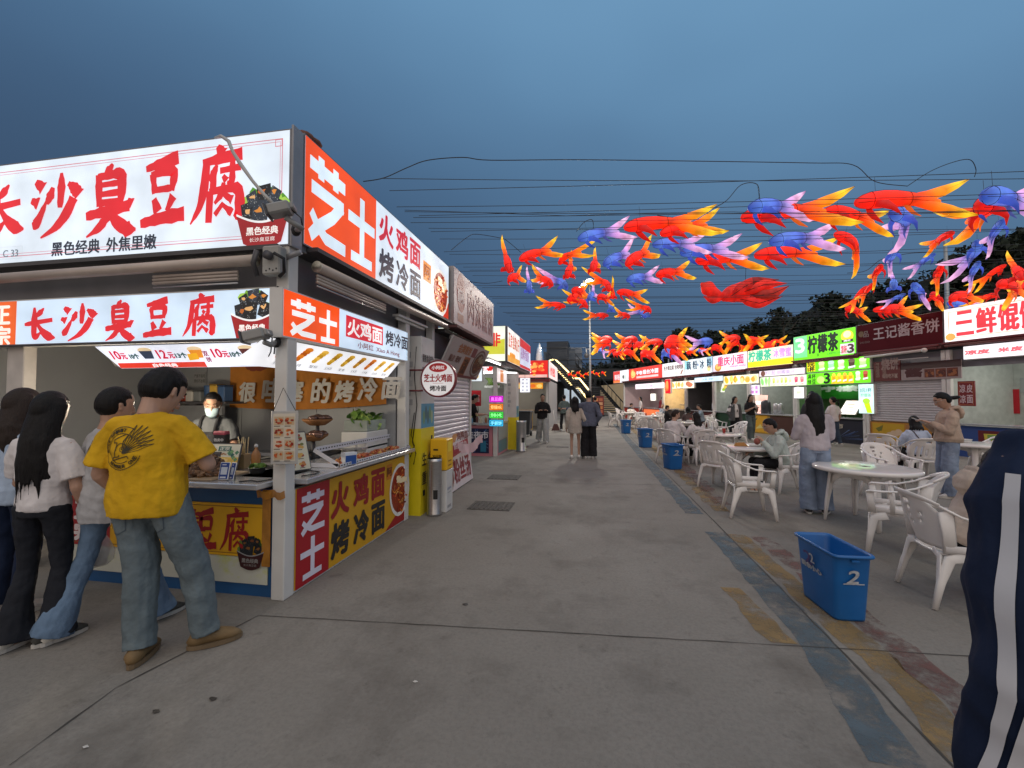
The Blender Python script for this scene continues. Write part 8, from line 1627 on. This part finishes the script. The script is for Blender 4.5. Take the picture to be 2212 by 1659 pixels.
        for j in range(n): q = 2 * pi * j / n; P.append((.047 * k * wd * cos(q) * (1 + .15 * sin(q)), .05 * k + .145 * k * sin(q)))
        m.add([(x, y, z) for z in (0, .026 * k) for x, y in P], [tuple(range(n - 1, -1, -1)), tuple(range(n, 2 * n))] + [(j, (j + 1) % n, n + (j + 1) % n, n + j) for j in range(n)], SL, False, Mx)
        if shoes == 'sandal': m.tube([(-.04 * k, .09 * k, .02 * k), (0, .09 * k, .06 * k), (.04 * k, .09 * k, .02 * k)], [(.012, .012)] * 3, SO, 6, M=Mx)
        m.build('shoe', root)
    LOCAL.add(root.name); root.location = (pos[0], pos[1], .004); root.rotation_euler = (0, 0, spin(th))
    info = dict(root=root, k=k, wr=wr, el=el, sh=sh, hp=hp, S=S, shirt=shirt, pants=pants, an=an); PEOPLE[label] = info
    return info
def wrapped(info, name, build, origin, x, n, part='shirt', offs=.004):
    """print that lies on the cloth: flat drawing pushed onto the garment"""
    o = info[part]; bv = BVHTree.FromPolygons([v.co for v in o.data.vertices], [tuple(p.vertices) for p in o.data.polygons]); Mf = frame(origin, x, n); n = Vector(n).normalized(); m = MB(Mf); build(m)
    for i, v in enumerate(m.v):
        hit = bv.ray_cast(v + n * .3, -n, 1.2)
        if hit[0] is not None: m.v[i] = hit[0] + n * (offs + (v - Vector(origin)).dot(n))
    return m.build(name, info['root'])
def held(name, label, cat, info, draw):
    """something a person holds: top level, placed in the person's frame"""
    m = MB(); draw(m); R = Matrix.Translation(info['root'].location) @ Matrix.Rotation(info['root'].rotation_euler.z, 4, 'Z'); m.v = [R @ v for v in m.v]; return tag(m.build(name), label, cat)
DEN = lambda n, c: cloth(n, c, .9, .22, 7, .3, 40, stains=((c[0] * 1.5, c[1] * 1.4, c[2] * 1.3), 3, .56))
J_LIGHT = DEN('denim_grey_blue', (.118, .150, .165)); J_BLUE = DEN('denim_blue', (.13, .20, .30)); J_PALE = DEN('denim_pale', (.20, .25, .34)); J_DARK = cloth('charcoal_denim', (.016, .018, .024)); BLACKC = cloth('black_cloth', (.014, .014, .016)); NAVY = cloth('navy_cloth', (.010, .018, .045), bump=.15, bscale=30)
WHT = cloth('white_cotton', (.60, .57, .57)); YEL = cloth('mustard_cotton', (.58, .335, .012)); LGREY = cloth('light_grey_cotton', (.38, .38, .39)); CREAM = cloth('cream_jacket', (.42, .38, .33)); GREYS = cloth('slate_sweater', (.10, .115, .16)); OLIVE = cloth('grey_green_tee', (.10, .13, .125)); HOODG = cloth('pale_green_hoodie', (.44, .50, .46)); BEIGEH = cloth('beige_hoodie', (.43, .33, .26)); LBLUE = cloth('light_blue_shirt', (.42, .48, .60)); DKG = cloth('dark_grey_cotton', (.045, .05, .055)); GRJ = DEN('grey_green_jeans', (.085, .11, .115)); LILAC = cloth('pale_lilac_fleece', (.42, .38, .41)); DENJ = DEN('denim_jacket', (.20, .25, .31)); REDC = cloth('red_tee', (.20, .02, .03)); KHK = cloth('light_grey_trousers', (.30, .31, .31)); BRNT = cloth('brown_top', (.11, .075, .07)); CARD = cloth('grey_cardigan', (.085, .088, .088)); BEIGEJ = cloth('beige_fleece', (.45, .37, .31))
# --- left foreground
p4 = G(312, 1412)
Y4 = person('heavy man in a mustard yellow printed T-shirt and faded jeans', (p4.x, p4.y), -2, 1.80, fat=1.20, top=YEL, topst='tee', hem=.06, bot=J_LIGHT, botst='baggy', shoe=(.16, .10, .04), shoes='boot', aL=((.085, -.01, -.28), (.03, .16, -.47)), aR=((.13, .05, -.24), (-.03, .25, -.20)), head=(30, 14), hs=1.2, vox=.011, loose=1.03, feet=((.03, -.08, .085), (.31, .07, .085)), turn=(-.25, 1.5))
def yprint(m):
    K = mat('black_print', (.03, .025, .01), .7, var=0)
    def arc(r, a0, a1, w, n=40, cx=0, cy=0):
        v = []
        for i in range(n + 1): a = a0 + (a1 - a0) * i / n; v += [(cx + (r - w / 2) * cos(a), cy + (r - w / 2) * sin(a), 0), (cx + (r + w / 2) * cos(a), cy + (r + w / 2) * sin(a), 0)]
        m.add(v, [(2 * i, 2 * i + 1, 2 * i + 3, 2 * i + 2) for i in range(n)], K)
    def line(pts, w):
        v = []; P = []
        for a, b in zip(pts[:-1], pts[1:]): P += [Vector(a).lerp(Vector(b), q / 4) for q in range(4)]
        P.append(Vector(pts[-1]))
        for i, p in enumerate(P): d = (P[min(i + 1, len(P) - 1)] - P[max(0, i - 1)]).normalized(); q = Vector((-d.y, d.x)) * w / 2; v += [(*(p + q), 0), (*(p - q), 0)]
        m.add(v, [(2 * i, 2 * i + 1, 2 * i + 3, 2 * i + 2) for i in range(len(P) - 1)], K)
    arc(.128, 1.05, 5.95, .004); arc(.088, .9, 5.3, .004)
    def around(t, r, a, da, ch=.020, flip=1):
        for c in t:
            if c != ' ':
                R = Matrix.Translation((r * cos(a), r * sin(a), 0)) @ Matrix.Rotation(a - pi / 2 * flip, 4, 'Z'); m.text(c, -ch * .38, -ch / 2, ch * .76, ch, K, 0, .0008, R)
            a -= da * flip
    around('ERKE SPIRIT', .108, 3.35, .185); around('NUMBER ONE', .108, 4.10, .185, flip=-1)
    line([(-.055, -.075), (-.05, -.055), (-.005, -.05), (.0, -.04)], .005); line([(-.055, -.075), (.05, -.045), (.055, -.06)], .005); line([(-.05, .03), (-.025, .035), (-.035, -.05)], .005); line([(-.05, .03), (-.055, .045), (.02, .085), (.035, .082), (.015, .045), (.01, -.01)], .005)
    arc(.034, .4, 3.4, .004, cx=.005, cy=-.005); arc(.014, 0, 5.0, .003, cx=.012, cy=-.005)
    root = Vector((.02, -.03))
    for i in range(7):
        a = .35 + .16 * i; l = .20 - .008 * abs(i - 4); tip = Vector((.02 + l * cos(a), -.03 + l * sin(a) * .95)); mid = (root + tip) / 2; nn = Vector((-(tip - root).y, (tip - root).x)).normalized()
        line([root + nn * .004, mid + nn * .018, tip], .004); line([root - nn * .002, mid - nn * .010, tip], .003)
        line([mid + nn * .006, mid.lerp(tip, .7) + nn * .004], .0025)
wrapped(Y4, 'back_print', yprint, Y4['S'](-.055, -.40, .285), (1, 0, 0), (0, -1, 0))
def sleeve_print(m):
    K = mat('black_print', (0,) * 3)
    for i in range(5): m.poly([(-.02 + .012 * i, -.02 - .012 * i), (.035 + .004 * i, .02 - .01 * i), (.03, .012 - .011 * i)], K, .0002 * i)
wrapped(Y4, 'sleeve_print', sleeve_print, Y4['sh'][-1] + Vector((-.25, -.10, -.10)), (.5, -.8, 0), (-.85, -.5, 0))
def pockets(m):
    K = mat('denim_seam', (.06, .08, .10), .9)
    for sx in (-.11, .10):
        for a, b in (((-.06, 0), (.06, 0)), ((.06, 0), (.055, -.12)), ((.055, -.12), (0, -.15)), ((0, -.15), (-.055, -.12)), ((-.055, -.12), (-.06, 0))):
            A_, B2 = Vector(a), Vector(b); d = (B2 - A_).normalized(); q = Vector((-d.y, d.x)) * .0022; P = [A_.lerp(B2, i / 5) for i in range(6)]
            m.add([(sx + (p + s * q).x, (p + s * q).y, 0) for p in P for s in (1, -1)], [(2 * i, 2 * i + 1, 2 * i + 3, 2 * i + 2) for i in range(5)], K)
wrapped(Y4, 'pocket_stitching', pockets, Y4['S'](0, -.4, -.08), (1, 0, 0), (0, -1, 0), 'pants')
p1 = G(62, 1396)
P1 = person('girl with long straight black hair in a white T-shirt and black flared trousers', (p1.x, p1.y + .05), -2, 1.63, fat=.92, top=WHT, topst='tee', hem=-.02, bot=J_DARK, botst='flare', shoe=(.6, .58, .52), hair='long', hairlen=.50, aL='low', aR='slack', head=(8, 0), vox=.011, step=(-.05, .03))
p2 = G(5, 1345); person('girl at the left edge with dark hair, pale blue shirt and track trousers', (p2.x - .10, p2.y + .10), 5, 1.66, top=cloth('pale_blue_shirt', (.36, .45, .58)), topst='tee', hem=.04, bot=NAVY, botst='straight', hair='long', hairlen=.30, hairm=HAIRB, aL='low', aR='down', head=(8, 10), vox=.012)
p3 = G(205, 1385); P3 = person('woman in a loose light grey T-shirt and blue flared jeans behind the yellow shirt', (p3.x - .06, p3.y + .10), 25, 1.66, top=LGREY, topst='tee', hem=.10, loose=1.15, bot=J_BLUE, botst='flare', shoe=(.05, .05, .045), hair='short', aL='bag', aR='low', head=(6, 0), vox=.011, feet=((-.16, -.22, .085), (.12, .26, .085)))
def bag(m):
    w = P3['wr'][-1] + Vector((0, .02, -.10)); m.lathe([(.004, 0), (.012, -.05), (.05, -.12), (.085, -.20), (.08, -.27), (.045, -.30), (0, -.305)], PLASTICBAG, 14, w, sx=.7)
    for s in (-1, 1): m.tube([w + Vector((.01 * s, 0, -.03)), w + Vector((.015 * s, 0, .03)), w + Vector((0, 0, .06))], .006, PLASTICBAG, 6)
    m.lathe([(.04, -.29), (.055, -.2), (.055, -.19), (0, -.185)], WHITEM, 12, w, sx=.7)
held('plastic_bag', 'thin clear plastic bag with a white cup hanging from the hand by blue jeans', 'plastic bag', P3, bag)
V5 = person('vendor in a black apron and pale blue face mask behind the tofu counter', (PLY(462, 860, 4.15).x, 4.15), 172, 1.66, top=cloth('charcoal_tee', (.075, .08, .085)), topst='tee', bot=BLACKC, aL='reach', aR='reach', head=(22, -18), mask=True, vox=.011, skin=SKIN2, fat=1.05)
m = MB(); S5 = V5['S']
for s in (-1, 1): m.tube([S5(.075 * s, .15, .30), S5(.085 * s, .10, .44), S5(.085 * s, .03, .50), S5(.075 * s, -.08, .49)], [(.014, .006)] * 4, BLACKC, 6)
m.tube([S5(0, .135, .32), S5(0, .15, .20), S5(0, .15, .02), S5(0, .155, -.25)], [(.13, .012), (.15, .014), (.18, .02), (.19, .02)], BLACKC, 12, up=(0, 1, 0)); m.build('apron', V5['root'])
# --- lane
q = G(1172, 956); P7 = person('young man in a black sweater and grey trousers walking with folded arms', (q.x, q.y), 176, 1.74, top=BLACKC, topst='long', hem=.06, loose=1.12, bot=KHK, botst='wide', aL='crossed', aR='crossed', head=(14, 0), step=(.16, -.18), shoe=(.35, .35, .36))
q = G(1272, 990); P9 = person('man in a slate grey sweater and wide black trousers with an arm round his partner', (q.x, q.y), 3, 1.79, top=GREYS, topst='long', hem=.08, loose=1.14, bot=BLACKC, botst='wide', aL='hug', aR='pocket', head=(8, 10), shoe=(.6, .6, .58), vox=.014, turn=(-.2, .3))
q = G(1241, 990); person('girl in a cream jacket and black shorts walking beside the slate grey sweater', (q.x + .02, q.y + .02), 5, 1.62, top=CREAM, topst='long', hem=.20, loose=1.15, bot=BLACKC, botst='shorts', hair='long', hairlen=.30, head=(4, 0), shoe=(.6, .58, .55), vox=.014, aL='down', aR='pocket', step=(-.04, .04))
q = G(1219, 931); person('man in a grey green T-shirt and black trousers farther up the lane, back to us', (q.x, q.y), -8, 1.74, top=OLIVE, topst='tee', hem=.05, bot=BLACKC, aL='low', aR='low', head=(10, 0), step=(.0, .1), shoe=(.5, .5, .5), fat=1.05, wid=.05)
person('vendor in a black cap and dark top at the counter of the yellow green stall', (PLY(1022, 880, 12.6).x, 12.6), 80, 1.70, top=BLACKC, topst='tee', bot=BLACKC, aL='reach', aR='reach', hair='cap', head=(20, 0))
person('vendor in black leaning over the counter of the red sign stall', (PLY(1078, 880, 22.9).x, 22.9), 120, 1.68, top=BLACKC, topst='long', bot=BLACKC, aL='reach', aR='reach', lean=.35, head=(20, 0), vox=.02)
q = G(1286, 924); person('person in black half hidden beyond the couple', (q.x, q.y), 0, 1.66, top=BLACKC, topst='long', bot=BLACKC, vox=.02)
# --- right: far tables
def row_p(zf, x, dep=-1.2): X_ = rp(*zf(x, 800), dep)[0]; r = RM @ Vector((X_, 0, dep)); return r.x, r.y
person('girl with long black hair in a white top before the farthest right stall', row_p(z3, 560, .5), -75, 1.68, top=WHT, topst='long', hem=.15, bot=BLACKC, hair='long', hairlen=.35, vox=.02)
person('vendor in a red T-shirt and black apron working in the farthest right stall', row_p(z3, 735, -.7), 70, 1.72, top=REDC, topst='tee', bot=BLACKC, botst='wide', aL='reach', aR='reach', lean=.2, head=(20, 0), vox=.02)
person('cook in a black T-shirt in the warm lit stall', row_p(z3, 985, -1.2), 75, 1.74, top=cloth('brown_black_tee', (.03, .02, .015)), topst='tee', bot=BLACKC, aL='reach', aR='reach', head=(28, 0), vox=.02)
person('vendor in black bending low in the dark 藕粉冰粉 stall', row_p(z3, 1200, -1.0), 120, 1.6, top=BLACKC, topst='long', bot=BLACKC, aL='reach', aR='reach', lean=.5, head=(20, 0), vox=.02)
def at(u, v): p = G(u, v); return p.x, p.y
person('man in a grey jacket bent over his food at the farthest table', at(1358, 908), 120, 1.68, sit=.50, lean=.25, top=DKG, topst='long', bot=BLACKC, aL='table', aR='eat', head=(25, 0), vox=.02)
person('laughing woman in a pale blue top leaning back at the second farthest table', at(1432, 918), 160, 1.62, sit=.50, lean=-.05, top=cloth('pale_blue_knit', (.30, .36, .42)), topst='long', bot=BLACKC, aL='table', aR='eat', head=(-15, 40), vox=.02, hair='ponytail')
person('person in a black cap and black top behind the seated man in white', at(1441, 928), 100, 1.62, sit=.48, top=BLACKC, topst='long', bot=BLACKC, aL='table', aR='table', hair='cap', vox=.02)
person('young man in a white shirt seated with his back to us, face turned right', at(1455, 992), 45, 1.76, sit=.50, lean=.12, top=WHT, topst='long', loose=1.1, bot=BLACKC, aL='table', aR='reach', head=(8, 45), hairm=HAIRB, vox=.014, fat=1.05)
person('girl in a white cardigan with shoulder length black hair seated with her back to us', at(1508, 996), -15, 1.62, sit=.50, lean=.05, top=WHT, topst='long', bot=BLACKC, hair='bob', hairlen=.22, aL='table', aR='table', head=(6, -10), vox=.014)
person('person in a dark brown sleeveless top seated at the middle table', at(1487, 945), 30, 1.62, sit=.50, top=BRNT, topst='tee', bot=BLACKC, hair='bob', hairlen=.06, aL='table', aR='table', vox=.016)
DJ = person('man with glasses in a lettered denim jacket seated at the middle table', at(1517, 930), -70, 1.74, sit=.50, lean=.15, top=DENJ, topst='long', bot=BLACKC, aL='table', aR='table', head=(8, 0), vox=.016, glasses=True, loose=1.1)
wrapped(DJ, 'jacket_lettering', lambda m: m.text('TOUT', 0, 0, .26, .10, mat('black_print', (0,) * 3), 0, .004), DJ['S'](-.13, -.4, .22), (1, 0, 0), (0, -1, 0))
CW = person('woman in a grey cardigan over a white printed top and black trousers, walking', at(1588, 950), 165, 1.64, top=WHT, topst='tee', bot=BLACKC, botst='wide', hair='bob', hairlen=.10, glasses=True, aL='down', aR='pocket', step=(.08, -.06), head=(0, -20), vox=.014, shoe=(.2, .2, .2))
m = MB(); S_ = CW['S']
for s in (-1, 1):
    m.tube([S_(.13 * s, .03, .47), S_(.155 * s, .04, .3), S_(.17 * s, .05, .1), S_(.18 * s, .05, -.2)], [(.05, .12), (.055, .13), (.06, .14), (.07, .14)], CARD, 10, up=(0, 1, 0)); sh, el, wr = CW['sh'][s], CW['el'][s], CW['wr'][s]; m.tube([sh, sh.lerp(el, .5), el, el.lerp(wr, .9)], [.075, .07, .062, .055], CARD, 10); m.ell(el, (.062,) * 3, CARD, 8, 6)
m.tube([S_(0, -.10, .47), S_(0, -.12, .3), S_(0, -.12, .1), S_(0, -.12, -.2)], [(.14, .03), (.17, .04), (.17, .04), (.19, .05)], CARD, 12, up=(0, 1, 0)); solid(m, 'cardigan', CW['root'], .014, CARD, .008, (7, 7, 4), 3)
m = MB(); 
for s in (-1, 1):
    for q in range(3): m.tube([S_((.10 + .05 * j) * s, .135 - .02 * j, .475 - .018 * q - .03 * j) for j in range(3)], .006, WHT, 4)
m.build('shoulder_stripes', CW['root'])
wrapped(CW, 'chest_print', lambda m: [m.poly([(-.03 + .02 * i, -.05), (.02 + .02 * i, -.04), (.03, .03 + .01 * i), (-.01, .02)], mat('black_print', (0,) * 3), .0003 * i) for i in range(3)], S_(0, .4, .22), (-1, 0, 0), (0, 1, 0))
BW = person('woman in a black T-shirt and grey green jeans walking with a white cup', at(1622, 950), 172, 1.72, top=BLACKC, topst='tee', hem=-.04, bot=GRJ, botst='wide', hair='bob', hairlen=.12, aL='phone', aR='phone', step=(-.10, .14), head=(4, -5), vox=.014, shoe=(.6, .6, .58))
held('drink_cup', 'white paper cup held by the woman in the black T-shirt', 'cup', BW, lambda m: m.lathe([(.034, -.03), (.045, .08), (.047, .085), (0, .086)], mat('white_foam', (0,) * 3), 14, (BW['wr'][1] + BW['wr'][-1]) / 2 + Vector((0, .07, .02))))
HG = person('person with glasses in a pale green hoodie and black trousers, seated eating', at(1690, 1062), -80, 1.70, sit=.50, lean=.22, top=HOODG, topst='hoodie', loose=1.15, bot=BLACKC, botst='straight', aL='eat', aR='table', head=(20, 0), glasses=True, shoes='sandal', shoe=(.12, .08, .06), vox=.012, fat=1.05, skin=SKIN)
held('snack', 'reddish snack held up by the pale green hoodie', 'snack', HG, lambda m: m.ell(HG['wr'][-1] + Vector((.03, .08, -.01)), (.045, .05, .06), cloth('red_snack', (.30, .10, .08)), 10, 8))
LH = person('woman with long black hair in a lilac fleece and wide pale jeans, standing', at(1764, 1108), 12, 1.66, top=LILAC, topst='long', hem=-.01, loose=1.12, bot=J_PALE, botst='wide', hair='long', hairlen=.52, aL='low', aR='phone', head=(6, 10), shoe=(.03, .03, .032), vox=.012, turn=(.3, .6))
held('phone', 'dark phone held up by the long-haired woman in lilac', 'phone', LH, lambda m: m.box(-.036, .036, -.004, .004, -.07, .08, BLK, Matrix.Translation(LH['wr'][1] + Vector((-.02, .06, .06))) @ Matrix.Rotation(-.5, 4, 'X'), bev=.003))
person('man with short black hair mostly hidden behind the long-haired woman', at(1757, 978), 10, 1.78, top=DKG, topst='long', bot=BLACKC, aL='low', aR='low', vox=.018)
person('girl with a ponytail in a white T-shirt and dark jeans ordering at the green stall', at(1802, 962), -10, 1.62, top=WHT, topst='tee', hem=.04, bot=DEN('dark_jeans', (.04, .06, .09)), hair='ponytail', aL='low', aR='down', head=(-4, -20), shoe=(.5, .5, .45), step=(.05, -.12), vox=.014)
LB = person('girl in a light blue shirt with a cross-body bag seated with her back to us', at(1985, 1030), 12, 1.62, sit=.50, lean=.10, top=LBLUE, topst='long', loose=1.12, bot=BLACKC, hair='bob', hairlen=.12, aL='table', aR='table', head=(12, 0), vox=.013, fat=1.08)
m = MB(); S_ = LB['S']; m.tube([S_(-.12, .02, .49), S_(-.10, -.10, .42), S_(-.03, -.155, .25), S_(.07, -.165, .06), S_(.16, -.10, -.04)], [(.010, .004)] * 5, mat('brown_strap', (.05, .035, .035), .6), 6, up=(0, 1, 0)); m.build('bag_strap', LB['root'])
held('folded_umbrella', 'black folded umbrella hanging at the right of the light blue shirt', 'umbrella', LB, lambda m: (m.tube([S_(.23, -.14, .40), S_(.23, -.15, .30), S_(.24, -.16, .25), S_(.25, -.16, .10), S_(.25, -.16, -.02), S_(.25, -.16, -.08)], [.028, .03, .05, .058, .05, .012], BLACKC, 10)))
held('shoulder_bag', 'brown bag on the lap side of the girl in light blue', 'bag', LB, lambda m: m.box(-.14, .14, -.05, .05, -.10, .10, mat('brown_leather', (.12, .075, .055), .5, var=.2), Matrix.Translation(S_(.22, .08, -.01)), bev=.03))
BH = person('woman in a beige hoodie and pale jeans standing in profile reading a phone', at(2052, 1075), -65, 1.69, top=BEIGEH, topst='hoodie', loose=1.25, hem=-.02, bot=J_PALE, botst='wide', hair='lowbun', aL='phone', aR='phone', head=(24, 0), glasses=True, vox=.012, shoe=(.6, .58, .55), fat=1.05)
held('phone', 'white edged phone held flat by the beige hoodie', 'phone', BH, lambda m: m.box(-.04, .04, -.08, .09, -.004, .005, mat('phone_white', (.5, .5, .52), .3), Matrix.Translation((BH['wr'][1] + BH['wr'][-1]) / 2 + Vector((0, .10, .03))) @ Matrix.Rotation(.5, 4, 'X'), bev=.003))
BJ = person('person in a beige fleece seated at the right edge, half hidden by the navy jacket', at(2084, 1292), 108, 1.70, sit=.49, lean=.38, top=BEIGEJ, topst='hoodie', loose=1.15, bot=BLACKC, aL='table', aR='table', hair='bob', hairlen=.1, head=(12, 0), vox=.012)
# --- the passer-by close at the right edge
pj = PD(2476, 860, .70); NJ = person('passer-by in a navy track jacket with white sleeve stripes close at the right edge', (pj.x, pj.y), 4, 1.88, top=NAVY, topst='long', loose=1.15, hem=.06, bot=NAVY, aL=((.045, -.04, -.29), (.075, .0, -.54)), aR='down', vox=.010)
o = NJ['shirt']; bv = BVHTree.FromPolygons([v.co for v in o.data.vertices], [tuple(p.vertices) for p in o.data.polygons]); m = MB(); W_ = mat('white_stripe', (.55, .55, .57), .8, var=.05)
s0, s1, s2 = NJ['sh'][-1], NJ['el'][-1], NJ['wr'][-1]
for c0, hw in ((-.26, .13), (-.66, .13)):
    v = []; n = 60; rs = [[], []]
    for i in range(n + 1):
        t = i / n; P = s0.lerp(s1, t * 2) if t < .5 else s1.lerp(s2, (t - .5) * 1.86)
        for j in (0, 1):
            a = c0 - .22 * (1 - t) + hw * (1 if j else -1); d = Vector((-cos(a), sin(a), 0)); h = bv.ray_cast(P, d, .3); rs[j].append((P, d, min(.12, h[3]) if h[0] is not None else .085))
    for i in range(n + 1):
        for j in (0, 1): P, d, r = rs[j][i]; q = [x[2] for x in rs[j][max(0, i - 2):i + 3]]; v.append(P + d * (max(r, sum(q) / len(q)) + .0035))
    m.add(v, [(2 * i, 2 * i + 1, 2 * i + 3, 2 * i + 2) for i in range(n)], W_, True)
m.build('sleeve_stripes', NJ['root'])
